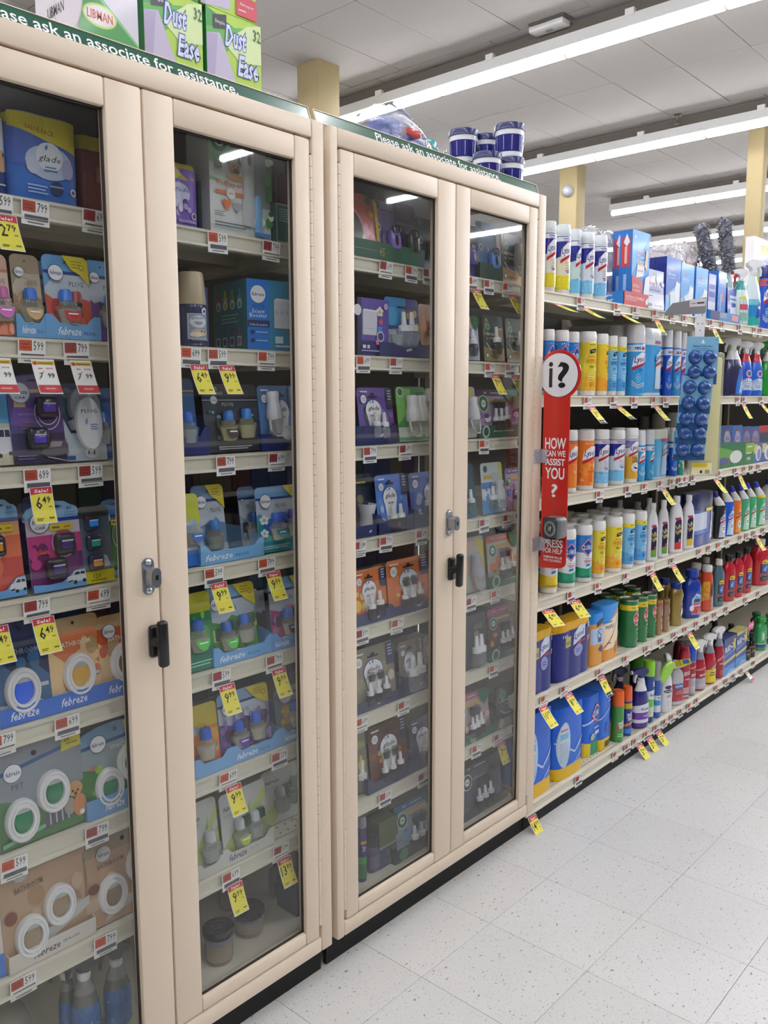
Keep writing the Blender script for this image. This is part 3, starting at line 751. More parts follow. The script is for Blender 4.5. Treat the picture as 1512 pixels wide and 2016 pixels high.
def art_wick(top, body, seed, flow, head='e8e6e8', days='300', green='2c6a4a', yel='c8a030'):
    a = [R(0, 0, 1, 1, body), R(0, 0.86, 1, 1, top), T(days, 0.22, 0.93, 0.05, 'f0e8e0', b=1), R(0.34, 0.92, 0.62, 0.935, 'e8dcd8'), R(0.28, 0.74, 0.7, 0.8, yel), R(0.3, 0.68, 0.62, 0.715, '8a8296')]
    a += blobs(seed, 18, 0.04, 0.12, 0.96, 0.52, flow, 0.04, 0.09)
    a += [E(0.14, 0.7, 0.115, None, 'f2f2f0', 20), E(0.14, 0.7, 0.105, None, green, 20), E(0.14, 0.7, 0.055, None, 'dfe8e0', 14), R(0.11, 0.69, 0.17, 0.71, green), PG(green, (0.66, 1.0), (1, 1.0), (1, 0.84), (0.83, 0.66), (0.68, 0.84))]
    return a
def art_vibrant(low='b89a68', bg='20302e', glow='c8a878'):
    return [R(0, 0, 1, 1, bg), PG(low, (0, 0), (1, 0), (1, 0.30), (0.5, 0.24), (0, 0.32)), PG(glow, (0.16, 0.92), (0.2, 0.92), (0.06, 0.55), (0.03, 0.55)), PG(glow, (0.18, 0.95), (0.3, 0.84), (0.28, 0.82), (0.16, 0.92)),
            E(0.25, 0.75, 0.12, None, '2f7a52', 18), E(0.25, 0.75, 0.085, None, 'a8c8b0', 16), E(0.25, 0.75, 0.06, None, '2f7a52', 14), T('vibrant', 0.36, 0.60, 0.08, 'e6e2da', w=0.52, b=1), T('2x', 0.18, 0.50, 0.05, 'd8d0c0', b=1), R(0.3, 0.48, 0.56, 0.52, 'b0a050'),
            PG('e8e4dc', (0.1, 0.4), (0.14, 0.4), (0.3, 0.27), (0.55, 0.25), (0.55, 0.235), (0.28, 0.25)), E(0.14, 0.12, 0.075, None, '4a7a7a', 14), E(0.14, 0.12, 0.05, None, 'e8e8e0', 12), R(0.3, 0.1, 0.7, 0.12, '6a5030'), R(0.35, 0.06, 0.62, 0.08, '6a5030')]
# fronts for the cans and canisters; u runs round the front of the can
def lysol_logo(cx, cy, w=0.5, bg='eef0f4', sc=1.0, red='b8283a'):
    return [PG(bg, (cx - w * .62, cy - .11 * sc), (cx + w * .62, cy + .0), (cx + w * .62, cy + .16 * sc), (cx + w * .1, cy + .17 * sc), (cx - w * .5, cy + .06 * sc)),
            T('Lysol', cx, cy + 0.02 * sc, 0.15 * sc, '2a2a78', w=w, b=1.6, sh=0.35, rot=0.12),
            PG(red, (cx - w * .62, cy - .18 * sc), (cx + w * .62, cy - .04 * sc), (cx + w * .62, cy + .0), (cx - w * .6, cy - .12 * sc))]
def art_lysolwipe(bot, mid='e9ecf0', navy='252c8c', band='e8eaf0', redt='b84a4a', sub='2a4a8c', bub=True, sw=None):
    a = [R(0, 0, 1, 1, mid), R(0, 0, 1, 0.26, bot), R(0, 0.90, 1, 1, band), R(0, 0.985, 1, 1, '2a3a8c'), R(0.3, 0.945, 0.75, 0.96, '4a5aa0'), R(0.35, 0.915, 0.7, 0.928, 'b87a8a'),
         PG(navy, (0, 0.56), (0, 0.9), (1, 0.9), (1, 0.75), (0.4, 0.62), (0.26, 0.62))]
    a += lysol_logo(0.50, 0.69, 0.50, sc=1.15)
    a += [T('KILLS 99.9%', 0.56, 0.50, 0.035, redt, w=0.26, b=0), T('OF VIRUSES', 0.57, 0.445, 0.035, redt, w=0.24, b=0), T('& BACTERIA', 0.58, 0.39, 0.035, redt, w=0.26, b=0), R(0.44, 0.34, 0.66, 0.355, sub), R(0.5, 0.31, 0.66, 0.325, sub)]
    if sw: a += [PG(sw, (0, 0.4), (0.25, 0.55), (0.4, 0.3), (1, 0.25), (1, 0.2), (0, 0.2))]
    if bub: a += [E(0.3, 0.26, 0.06, None, '5a8ac8', 14), E(0.3, 0.27, 0.045, None, 'cfe0f0', 14)]
    return a
def art_sigwipe(c1, c2, ink, tagc='23242a', sub='f4e8c0', spot=None):
    return [R(0, 0, 1, 1, c1), R(0, 0, 1, 0.34, c2), PG(c1, (0, 0.34), (1, 0.2), (1, 0.36), (0, 0.5)), R(0, 0.90, 1, 1, 'ecd838'), R(0.4, 0.94, 0.66, 0.955, '7a7020'), PG(tagc, (0.42, 0.76), (0.72, 0.80), (0.72, 0.88), (0.42, 0.84)), T('Supply', 0.57, 0.82, 0.035, 'e8e8e8', w=0.2, rot=0.08),
            R(0.36, 0.695, 0.68, 0.71, ink), T('WIPES', 0.50, 0.61, 0.10, ink, w=0.46, b=0.8), R(0.4, 0.5, 0.6, 0.515, spot or '6a8a30'), R(0.42, 0.47, 0.58, 0.485, spot or '6a8a30'), petals(0.66, 0.44, 0.05, 'f0f0e8'), E(0.3, 0.12, 0.05, None, ink, 14), E(0.3, 0.12, 0.038, None, c2, 14),
            *LN(0.42, 0.16, 0.62, 3, ink, 0.035, 0.012), *[R(0.28, 0.34 - i * 0.05, 0.31, 0.355 - i * 0.05, ink) for i in range(3)], *[R(0.34, 0.34 - i * 0.05, 0.6, 0.35 - i * 0.05, sub) for i in range(3)]]
def art_clorwipe(bot):
    return [R(0, 0, 1, 1, 'eceff2'), R(0, 0.60, 1, 1, '2f7fd2'), R(0, 0, 1, 0.2, bot), PG(bot, (0, 0.2), (1, 0.2), (1, 0.34), (0.5, 0.22), (0, 0.28)), PG('b8323c', (0.12, 0.72), (0.5, 0.94), (0.9, 0.72), (0.5, 0.5)), PG('f0f0f4', (0.17, 0.72), (0.5, 0.915), (0.86, 0.72), (0.5, 0.525)), PG('23489c', (0.19, 0.72), (0.5, 0.90), (0.84, 0.72), (0.5, 0.54)),
            T('CLOROX', 0.51, 0.72, 0.12, 'f4f6fa', w=0.54, b=1.2), T('Disinfecting', 0.55, 0.455, 0.035, '2a3a7c', w=0.3), R(0.35, 0.40, 0.72, 0.415, 'b84a58'), R(0.4, 0.37, 0.66, 0.382, 'b84a58'), PG('3a86c8', (0.42, 0.27), (0.62, 0.29), (0.62, 0.345), (0.42, 0.325)), E(0.7, 0.33, 0.05, None, 'c9ccd2', 12), R(0.2, 0.04, 0.8, 0.05, '3a4a6a')]
def art_lysolspray(blue, blue2='8ad0f2', top='e8ecf4', redr=True):
    a = [R(0, 0, 1, 1, blue), R(0, 0.86, 1, 1, top), R(0.3, 0.9, 0.5, 0.925, '2a3a8c'), R(0.3, 0.935, 0.46, 0.955, '2a3a8c'), R(0.54, 0.895, 0.68, 0.96, 'b83a4a')]
    a += lysol_logo(0.50, 0.66, 0.50, sc=1.1)
    a += [R(0.42, 0.485, 0.6, 0.5, '3a4a9c'), R(0.44, 0.45, 0.58, 0.465, '3a4a9c'), E(0.42, 0.3, 0.10, 0.1, blue2, 16), E(0.42, 0.3, 0.08, 0.08, blue, 16), E(0.42, 0.3, 0.05, 0.05, blue2, 12)]
    for i in range(3): a.append(PG('d8eef8', (0.2, 0.26 - i * .04), (0.4, 0.17 - i * .035), (0.75, 0.22 - i * .03), (0.75, 0.21 - i * .03), (0.4, 0.155 - i * .035), (0.2, 0.245 - i * .04)))
    return a

# ---------------------------------------------------------------- room shell
BEIGE = 'e4d2bc'
ZC = 4.32
mb = MB(); mb.box(-9, 30, -13, 17, -0.06, -0.0035, '6a655c', 'dull')
fl = tag(mb.obj('floor', smooth=False), kind='structure')
mb = MB(); mb.bbox(-0.15185, 0.15185, -0.15185, 0.15185, -0.003, 0.0, 'ffffff', 'floor', 0.0006, 1)
tile_me = mb.mesh('floor_tile', smooth=False)
def in_view(x, y, z, m=0.16):
    p = Vector((x, y, z - 1.48)); d = p.dot(cf)
    if d < 0.3: return False
    return abs(p.dot(cr) / d) < 756 / 1675.8 + m and abs(p.dot(cu) / d) < 1008 / 1675.8 + m
cand = []
for i in range(-30, 90):
    for j in range(-40, 2):
        x = 1.563 + 0.1524 + i * 0.3048; y = 0.977 + 0.1524 + j * 0.3048
        if in_view(x, y, 0) and y < 1.6: cand.append((x * x + y * y, x, y))
cand.sort(); near = set()
for _, x, y in cand[:298]:
    obj('floor_tile', tile_me, fl, (x, y, 0)); near.add((round(x, 2), round(y, 2)))
mb = MB()
for i in range(-20, 90):
    for j in range(-40, 50):
        x = 1.563 + 0.1524 + i * 0.3048; y = 0.977 + 0.1524 + j * 0.3048
        if (round(x, 2), round(y, 2)) in near: continue
        mb.add([(x - .152, y - .152, 0), (x + .152, y - .152, 0), (x + .152, y + .152, 0), (x - .152, y + .152, 0)], [(0, 1, 2, 3)], 'fff', 'floor')
tag(mb.obj('distant_floor_tiles', fl, smooth=False), kind='stuff')
# ceiling: boards 4 x 2 feet between narrow strips that carry the lamps
mb = MB(); mb.box(-9, 30, -13, 17, ZC + 0.02, ZC + 0.1, '8a8178', 'ceiling')
ce = tag(mb.obj('ceiling', smooth=False), kind='structure')
mb = MB(); mb.bbox(-0.607, 0.607, -0.3025, 0.3025, 0, 0.016, 'fff', 'ceiling', 0.002, 1); ct_me = mb.mesh('ceiling_tile', smooth=False)
mb = MB(); mb.bbox(-0.148, 0.148, -0.607, 0.607, 0, 0.016, 'fff', 'ceiling', 0.002, 1); cs_me = mb.mesh('ceiling_tile', smooth=False)
X0 = 5.965; cand = []
for k in range(-6, 9):
    xs_ = X0 + k * 2.743
    for j in range(-22, 28):
        y = 3.02 + j * 0.61
        for q in (0, 1): cand.append((xs_ + 0.305 + 0.61 + q * 1.219, y, 0))
    for j in range(-10, 14): cand.append((xs_ + 0.152, 2.4 + j * 1.22, 1))
vis = [c for c in cand if in_view(c[0], c[1], ZC, 0.1)]
vis.sort(key=lambda c: c[0] ** 2 + c[1] ** 2); vs = set(vis[:296])
rest = MB()
for c in cand:
    if not (-9 < c[0] < 30 and -13 < c[1] < 17): continue
    if c in vs:
        o = obj('ceiling_tile', (ct_me, cs_me)[c[2]], ce, (c[0], c[1], ZC + rnd.uniform(0, 0.004)))
        if not c[2] and rnd.random() < 0.35: o.rotation_euler = (rnd.uniform(-.012, .012), rnd.uniform(-.006, .006), 0)
    else:
        a, b = ((0.607, 0.3025), (0.148, 0.607))[c[2]]
        rest.add([(c[0] - a, c[1] - b, ZC), (c[0] - a, c[1] + b, ZC), (c[0] + a, c[1] + b, ZC), (c[0] + a, c[1] - b, ZC)], [(0, 1, 2, 3)], 'fff', 'ceiling')
tag(rest.obj('distant_ceiling_tiles', ce, smooth=False), kind='stuff')
for nm, b in (('wall_north', (-9, 30, 17, 17.1)), ('wall_south', (-9, 30, -13.1, -13)), ('wall_west', (-9.1, -9, -13, 17)), ('wall_east', (30, 30.1, -13, 17))):
    mb = MB(); mb.box(b[0], b[1], b[2], b[3], 0, ZC + 0.02, 'cfc6b8', 'dull'); tag(mb.obj(nm, smooth=False), kind='structure')
# columns
for nm, x0, x1, y0, y1, lab in (('column', 5.28, 5.53, 5.49, 5.76, 'square cream column rising behind the first locked cabinet top'),
                           ('column', 9.62, 9.84, 5.49, 5.74, 'square cream column carrying the round grey dome above the wipes'),
                           ('column', 9.62, 9.75, 3.29, 3.467, 'slim cream column behind the grey dusters')):
    mb = MB(); mb.bbox(x0, x1, y0, y1, 0, ZC + 0.02, '94845f' if x0 < 9 else '90805c', 'dull', 0.008 if x0 < 9 else 0.02)
    c = mb.obj(nm); tag(c, lab, 'column', kind='structure')
mb = MB(); mb.lathe([(0.0, -0.07), (0.035, -0.062), (0.06, -0.035), (0.068, 0), (0.068, 0.03)], 20, '8d9096', 'gloss')
d = mb.obj('security_dome', loc=(9.615, 5.64, 4.02), rot=(0, PI / 2, 0)); tag(d, 'small grey dome on the cream column above the wipes', 'dome')
d.location = (9.585, 5.6, 4.0)
# ceiling lamps
def lamp_row(X, ya, yb, lab):
    n = round((yb - ya) / 1.22)
    t = thing('ceiling_light', lab, 'ceiling light', (X, yb, 4.10), group='rows of fluorescent lights')
    L = n * 1.22
    mb = MB(); mb.ext([(-.074, .026), (-.071, .024), (-.05, .042), (.05, .042), (.071, .024), (.074, .026), (.06, .115), (-.06, .115)], -L, 0, 'e9e9e6', 'paint'); mb.obj('housing', t)
    mb = MB(); mb.box(-0.03, 0.03, -L, 0, 0.115, 0.2, '6a635b', 'dull'); mb.obj('gap_shadow_strip', t, smooth=False)  # dark bar stands in for the shadow gap between housing and ceiling
    mt = MB(); mt.tube([(0, -1.205, 0), (0, -0.015, 0)], 0.034, 'fff', 'tube', 10)
    for i in (0.0, -1.22): pass
    me = mt.mesh('tube')
    mc = MB(); mc.tube([(0, -0.016, 0), (0, 0.016, 0)], 0.03, 'b9b4a6', 'paint', 10); mc.box(-.012, .012, -.012, .012, 0, .05, 'b9b4a6', 'paint'); mec = mc.mesh('lamp_holder')
    mh = MB(); mh.box(-0.07, 0.07, -0.035, 0.035, 0.10, 0.150, 'efefec', 'paint'); meh = mh.mesh('hanger')
    for i in range(n):
        obj('tube', me, t, (0, -i * 1.22, 0))
        if i: obj('lamp_holder', mec, t, (0, -i * 1.22, 0))
        obj('hanger', meh, t, (0, -i * 1.22 - 0.55, 0))
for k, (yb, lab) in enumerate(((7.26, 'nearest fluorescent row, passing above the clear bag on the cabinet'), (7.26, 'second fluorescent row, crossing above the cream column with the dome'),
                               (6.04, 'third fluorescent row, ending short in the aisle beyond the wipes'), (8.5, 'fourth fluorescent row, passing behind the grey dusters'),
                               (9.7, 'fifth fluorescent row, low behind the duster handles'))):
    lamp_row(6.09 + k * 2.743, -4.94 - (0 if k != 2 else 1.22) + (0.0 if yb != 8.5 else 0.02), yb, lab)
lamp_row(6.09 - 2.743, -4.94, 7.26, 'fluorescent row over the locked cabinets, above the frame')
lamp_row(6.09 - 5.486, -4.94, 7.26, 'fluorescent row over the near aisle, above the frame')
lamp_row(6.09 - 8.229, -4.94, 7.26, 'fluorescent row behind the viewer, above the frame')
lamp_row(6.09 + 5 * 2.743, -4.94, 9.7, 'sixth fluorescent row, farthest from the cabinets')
# ceiling fittings
mb = MB(); mb.bbox(-0.06, 0.06, -0.15, 0.15, -0.045, 0.0, 'e6e4e2', 'plastic', 0.012); mb.box(-0.075, 0.075, -0.17, 0.14, 0, 0.012, '5e5752', 'plastic'); mb.box(-.02, .02, -.03, .03, -.0465, -.045, 'a09a98')  # the dark plate stands in for the shade behind the white box
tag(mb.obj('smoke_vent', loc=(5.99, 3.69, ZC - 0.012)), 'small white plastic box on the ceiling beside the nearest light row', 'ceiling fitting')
def sprinkler(x, y, lab):
    mb = MB(); mb.lathe([(0.04, 0), (0.045, -0.006), (0.02, -0.012), (0.012, -0.03), (0.02, -0.034), (0.02, -0.05), (0.008, -0.052), (0.008, -0.085), (0.026, -0.088), (0.026, -0.092)], 12, 'a8a08c', 'metal')
    mb.tube([(0.014, 0, -0.045), (0.02, 0, -0.065), (0.004, 0, -0.088)], 0.003, '9a927e'); mb.tube([(-0.014, 0, -0.045), (-0.02, 0, -0.065), (-0.004, 0, -0.088)], 0.003, '9a927e')
    tag(mb.obj('sprinkler_head', loc=(x, y, ZC)), lab, 'sprinkler')
sprinkler(8.73, 3.86, 'brass sprinkler head on the ceiling above the second light row')
sprinkler(9.35, 5.05, 'dark sprinkler head beside the cream column with the dome')

# ---------------------------------------------------------------- price labels and shelves
def label_mesh(red, kind=0):
    mb = MB(); mb.box(-0.026, 0.026, 0, 0.0012, -0.046, -0.003, 'f3f1ef', 'paper')
    a = [R(0.04, 0.52, 0.5, 0.97, 'b24a34' if red == 1 else ('c8502e' if red == 2 else '9a3434')), T('%d99' % (5 + kind), 0.74, 0.75, 0.38, '222', w=0.36, b=0),
         R(0.1, 0.2, 0.95, 0.4, '5a5a62'), R(0.2, 0.08, 0.8, 0.13, '777'), R(0.1, 0.65, 0.42, 0.68, '7a2a1e'), R(0.1, 0.78, 0.38, 0.81, '7a2a1e')]
    print_art(mb, a, 0.052, 0.043, lambda x, z, o: (x - 0.026, -o, z - 0.046), mat='paper')
    return mb.mesh('price_label', smooth=False)
LABEL_ME = [label_mesh(r, k) for r in (0, 1, 2) for k in (0, 1, 2)]
SHELFC = 'd8d2c0'
def channel(mb, x0, x1, y, z, tilt=0.0):
    # rolled front edge with a price rail
    pr = [(y + 0.02, z), (y + 0.002, z), (y - 0.002, z - 0.002), (y - 0.002, z - 0.006), (y + 0.003, z - 0.008), (y + 0.003 - tilt, z - 0.030),
          (y - 0.004 - tilt, z - 0.032), (y - 0.005 - tilt, z - 0.037), (y + 0.004, z - 0.038), (y + 0.02, z - 0.036)]
    mb.ext(pr, x0, x1, SHELFC, 'shelf', ax='x')
def shelf(parent, x0, x1, y, z, depth, labels=(), name='shelf', holes=False, brackets=True):
    mb = MB(); mb.box(x0, x1, y + 0.018, y + depth, z - 0.012, z, SHELFC, 'shelf')
    mb.box(x0, x0 + 0.02, y + 0.03, y + depth, z - 0.04, z - 0.012, SHELFC, 'shelf'); mb.box(x1 - 0.02, x1, y + 0.03, y + depth, z - 0.04, z - 0.012, SHELFC, 'shelf')
    mb.box(x0 + 0.02, x1 - 0.02, y + depth * 0.5, y + depth * 0.5 + 0.03, z - 0.03, z - 0.012, SHELFC, 'shelf')
    s = mb.obj(name, parent, smooth=False)
    mc = MB(); channel(mc, x0 + 0.001, x1 - 0.001, y, z); mc.obj('price_rail', s, ang=0.5)
    if holes:
        h = MB()
        for r_ in range(3):
            yy = y + 0.035 + r_ * 0.028
            n = int((x1 - x0) / 0.0254)
            for i in range(n):
                xx = x0 + 0.013 + i * 0.0254 + (0.0127 if r_ % 2 else 0)
                h.add([(xx + 0.0032 * math.cos(q * PI / 3), yy + 0.0032 * math.sin(q * PI / 3), z + 0.0004) for q in range(6)], [tuple(range(6))], '1c1a18', 'dull')
        tag(h.obj('perforations', s, smooth=False), kind='stuff')
    for i, lx in enumerate(labels):
        o = obj('price_label', LABEL_ME[(i * 5 + int(z * 10) + int(x0)) % 9], s, (lx, y - 0.0055, z - 0.001 + rnd.uniform(-0.001, 0.001)))
        o.rotation_euler = (rnd.uniform(0.0, 0.1), rnd.uniform(-0.03, 0.03), 0)
    return s

# ---------------------------------------------------------------- locked cabinets
YC = 1.455
LEV = [1.840, 1.592, 1.357, 1.110, 0.869, 0.622, 0.376]
def door(cabinet, x0, x1, hinge_left, gx0, gx1):
    d = obj('door', None, cabinet, (0, 0, 0))
    z0, z1 = 0.132, 2.055; gz0, gz1 = 0.163, 2.004
    mb = MB(); b = 0.0045
    mb.bbox(x0, gx0, YC, YC + 0.030, z0, z1, BEIGE, 'paint', b); mb.bbox(gx1, x1, YC, YC + 0.030, z0, z1, BEIGE, 'paint', b)
    mb.bbox(gx0 + 0.0006, gx1 - 0.0006, YC + 0.0004, YC + 0.030, z0, gz0, BEIGE, 'paint', b); mb.bbox(gx0 + 0.0006, gx1 - 0.0006, YC + 0.0004, YC + 0.030, gz1, z1, BEIGE, 'paint', b)
    mb.obj('door_frame', d)
    mb = MB(); mb.box(gx0 - 0.004, gx1 + 0.004, YC + 0.016, YC + 0.0195, gz0 - 0.004, gz1 + 0.004, 'fff', 'glass'); mb.obj('glass_pane', d, smooth=False)
    mb = MB(); g = 0.004
    for q in ((gx0, gx0 + g, gz0, gz1), (gx1 - g, gx1, gz0, gz1), (gx0, gx1, gz0, gz0 + g), (gx0, gx1, gz1 - g, gz1)):
        mb.box(q[0], q[1], YC + 0.0115, YC + 0.016, q[2], q[3], '2b2622', 'dull')
    mb.obj('glazing_gasket', d, smooth=False)
    hx = x0 - 0.004 if hinge_left else x1 + 0.004
    mb = MB(); z = z0 + 0.03
    while z < z1 - 0.035:
        mb.tube([(hx, YC + 0.0035, z), (hx, YC + 0.0035, z + 0.0236)], 0.0046, BEIGE, 'paint', 8); z += 0.0248
    mb.tube([(hx, YC + 0.0035, z0 + 0.028), (hx, YC + 0.0035, z1 - 0.03)], 0.0025, '6e5f50', 'paint', 6)
    mb.obj('hinge', d)
    return d
def lock_and_handle(d, x):
    # oval escutcheon, barrel and two domed screws
    def oval(w, h, y0, y1, cx, cz, col, mat, mb, n=28):
        pts = []
        for i in range(n):
            t = 2 * PI * i / n; s = math.sin(t); c = math.cos(t)
            pts.append((cx + w / 2 * c, cz + (h / 2 - w / 2) * (1 if s > 0 else -1) * (1 if abs(s) > 1e-6 else 0) + w / 2 * s))
        mb.ext(pts, y1, y0, col, mat)
    mb = MB(); oval(0.026, 0.074, YC - 0.004, YC, x, 1.133, '9aa0aa', 'metal', mb)
    oval(0.0215, 0.040, YC - 0.030, YC - 0.004, x + 0.001, 1.133, 'a4a9b0', 'metal', mb)
    oval(0.019, 0.037, YC - 0.0315, YC - 0.030, x + 0.001, 1.133, '8d939c', 'metal', mb)
    lk = mb.obj('lock', d, ang=0.9)
    mb = MB()
    for dz in (0.0285, -0.0285):
        mb.lathe([(0.0072, 0), (0.0065, 0.002), (0.004, 0.0038), (0.001, 0.0045)], 12, 'c6cad0', 'metal', caps=True)
        for i in range(len(mb.v) - 48, len(mb.v)):
            v = mb.v[i]; mb.v[i] = (x + v[0], YC - 0.004 - v[2], 1.133 + dz + v[1])
    mb.ext([(x - 0.002, 1.129), (x + 0.004, 1.129), (x + 0.004, 1.139), (x - 0.002, 1.139)], YC - 0.0318, YC - 0.0322, '111', 'black')
    mb.obj('screws', d)
    # black T handle
    mb = MB()
    mb.bbox(x - 0.006, x + 0.020, YC - 0.014, YC, 0.968, 1.034, '09090b', 'black', 0.006, 3)
    mb.tube([(x + 0.007, YC - 0.010, 1.001), (x + 0.007, YC - 0.032, 1.002)], [0.014, 0.011], '09090b', 'black', 12)
    h = MB(); h.bbox(-0.0105, 0.0105, -0.009, 0.009, -0.049, 0.047, '08080a', 'black', 0.0065, 3)
    mb.join(h, Matrix.Translation((x + 0.006, YC - 0.036, 1.001)) @ Matrix.Rotation(0.06, 4, 'X') @ Matrix.Rotation(-0.05, 4, 'Y'))
    mb.obj('handle', d)
def cabinet(x0, x1, lab, doors, lockx, gaps, labels, text_x):
    c = thing('display_cabinet', lab, 'cabinet', group='locked glass-fronted cabinets')
    mb = MB(); b = 0.004; yb = YC + 0.06
    mb.bbox(x0, gaps[0] - 0.008, YC, yb, 0.088, 2.10, BEIGE, 'paint', b); mb.bbox(gaps[1] + 0.008, x1, YC, yb, 0.088, 2.10, BEIGE, 'paint', b)
    xl, xr = gaps[0] - 0.0075, gaps[1] + 0.0075
    mb.bbox(xl, xr, YC + .0004, yb, 2.0595, 2.10, BEIGE, 'paint', b); mb.bbox(xl, xr, YC + .0004, yb, 0.088, 0.1275, BEIGE, 'paint', b)
    mb.box(x0 + .012, x1 - .012, YC + 0.02, 1.99, 2.090, 2.096, BEIGE, 'paint'); mb.box(x0 + .012, x1 - .012, YC + 0.062, 1.985, 2.080, 2.090, '1c1a19', 'dull')  # near-black sheet under the lid paints the shade inside the cabinet top
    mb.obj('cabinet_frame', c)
    mb = MB(); mb.box(x0 - .009, x1 + .009, 1.975, 1.985, 0.1, 2.084, '0e0c0b', 'dull'); mb.obj('back_panel', c, smooth=False)  # near-black colour carries the shade at the back of the cabinet
    mb = MB(); mb.box(x0, x1, 1.50, 1.512, 0.0, 0.086, '040404', 'dull'); mb.obj('kick_plate', c, smooth=False)
    mb = MB(); mb.box(x0 - .009, x1 + .009, YC + 0.062, 1.975, 0.10, 0.118, SHELFC, 'shelf'); mb.obj('floor_panel', c, smooth=False)
    for (a, bb, hl, g0, g1, lk) in doors:
        d = door(c, a, bb, hl, g0, g1)
        if lk: lock_and_handle(d, lockx)
    for z, ls in zip(LEV, labels):
        shelf(c, x0 - 0.0085, x1 + 0.0085 - (0.012 if x1 > 2 else 0), 1.54, z, 0.43, ls, holes=(z < 0.4))
    # header strip with lettering, leaning back a little
    mb = MB(); a = 0.35
    h = 0.030; L = x1 - x0 + 0.0
    s = MB(); s.box(0, L, -0.0012, 0.0, 0, h, '2c5a47', 'gloss'); s.box(0, L, -0.003, 0.001, h, h + 0.0015, 'e8dcc8', 'paint'); s.box(0, L, -0.003, 0.001, -0.0015, 0, 'e8dcc8', 'paint')
    s.box(-0.0015, 0, -0.003, 0.001, -0.0015, h + 0.0015, 'e8dcc8', 'paint'); s.box(L, L + 0.0015, -0.003, 0.001, -0.0015, h + 0.0015, 'e8dcc8', 'paint')
    print_art(s, [T('Please ask an associate for assistance.', 0.5, 0.46, 0.76, 'ffffff', w=1.0, b=0.9)], text_x[1] - text_x[0], h, lambda x, z, o: (text_x[0] - (x0 - 0.03) + x, -0.0014 - o, z), mat='gloss', res=3)
    mb.join(s, Matrix.Translation((x0 - 0.03, 1.468, 2.1005)) @ Matrix.Rotation(-a, 4, 'X'))
    o = mb.obj('header_strip', c, smooth=False); o['label'] = 'dark green strip lettered in white'
    return c

# ---------------------------------------------------------------- the cabinets and open bays themselves
L1 = [[0.6979, 0.7655, 0.8833], [0.7445, 0.8307], [0.7405, 0.8478], [0.7252, 0.8537], [0.6444, 0.7729], [0.6533, 0.8245], [0.6564, 0.8316]]
L1b = [[1.1692, 1.3221], [1.0916, 1.1607, 1.3004], [1.1749, 1.327], [1.1343, 1.2877], [1.1472, 1.3053], [1.1593, 1.3155], [1.1573, 1.3162]]
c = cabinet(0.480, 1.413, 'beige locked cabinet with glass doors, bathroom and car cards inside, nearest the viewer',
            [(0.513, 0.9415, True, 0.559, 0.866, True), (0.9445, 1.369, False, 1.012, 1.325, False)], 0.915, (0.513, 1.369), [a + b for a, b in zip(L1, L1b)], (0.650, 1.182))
L2 = [[1.7158, 1.8172, 1.8916], [1.6245, 1.7542], [1.648, 1.7926], [1.607, 1.7118, 1.8647], [1.6128, 1.7604], [1.6108, 1.7871], [1.7054, 1.8761]]
L2b = [[2.094, 2.1797, 2.2809], [2.1911, 2.2999], [2.167], [2.1726, 2.303], [2.1074, 2.243], [2.238], [2.1472, 2.2709]]
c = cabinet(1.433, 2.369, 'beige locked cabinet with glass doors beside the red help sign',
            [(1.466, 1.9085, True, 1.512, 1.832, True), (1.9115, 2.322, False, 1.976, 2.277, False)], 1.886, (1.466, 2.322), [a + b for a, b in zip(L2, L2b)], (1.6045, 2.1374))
YO = 1.49
OP = dict(T=1.824, A=1.489, B=1.148, C=0.805, D=0.467, E=0.088)
def bay(x0, x1, lab, L):
    c = thing('shelving_bay', lab, 'shelving', (0, 0, 0), group='open shelving bays')
    for k, z in OP.items():
        if k == 'E':
            s = shelf(c, x0, x1, YO, z, 0.46, L.get(k, ()), name='base_deck', holes=x0 < 3)
        else: shelf(c, x0, x1, YO, z, 0.42, L.get(k, ()), holes=(k in 'CD' and x0 < 4))
    mb = MB(); mb.box(x0, x1, 1.50, 1.512, 0, 0.055, '040404', 'dull'); mb.obj('kick_plate', c, smooth=False)
    mb = MB(); mb.box(x0, x1, 1.955, 1.965, 0.08, 1.86, '2a2622', 'dull')  # beige board in shadow, the shade put into its dark colour
    for i in range(int((x1 - x0) / 0.0508)):
        for j in range(6):
            xx = x0 + 0.02 + i * 0.0508; zz = 1.24 + j * 0.045
            mb.add([(xx, 1.9545, zz), (xx + .007, 1.9545, zz), (xx + .007, 1.9545, zz + .007), (xx, 1.9545, zz + .007)], [(0, 1, 2, 3)], '0a0908', 'dull')
    mb.obj('back_panel', c, smooth=False)
    mb = MB(); mb.box(x0 - 0.012, x0 + 0.012, 1.93, 1.954, 0.05, 1.86, '8a8474', 'paint'); mb.obj('upright', c, smooth=False)
    return c
bay(2.372, 3.335, 'open shelving bay of wipes beside the red help sign', {'T': [2.6491, 2.9151, 3.0663, 3.2379], 'A': [2.7181, 2.9114, 3.0807, 3.2594], 'B': [2.8289, 3.0563, 3.2022, 3.3482], 'C': [2.6381, 2.8393, 3.07, 3.2788], 'D': [2.4758, 2.6094, 2.873, 3.0916, 3.28], 'E': [2.7321, 3.028, 3.1298]})
bay(3.338, 4.302, 'open shelving bay behind the hanging blue flush packs', {'T': [3.3991, 3.5199, 3.6471, 3.8043, 3.9412, 4.1509], 'A': [3.364, 4.1799, 4.2546], 'B': [3.4626, 3.5403, 3.5934, 3.6809, 3.9877, 4.1956], 'C': [3.4974, 3.7948, 3.9081, 4.0265, 4.1435], 'D': [3.4228, 3.5582, 3.6788, 3.8052, 3.9255, 4.0258, 4.1698], 'E': [3.2033, 3.3082, 3.4026, 3.4901, 3.57, 3.658, 3.7548, 3.8493, 4.0876]})
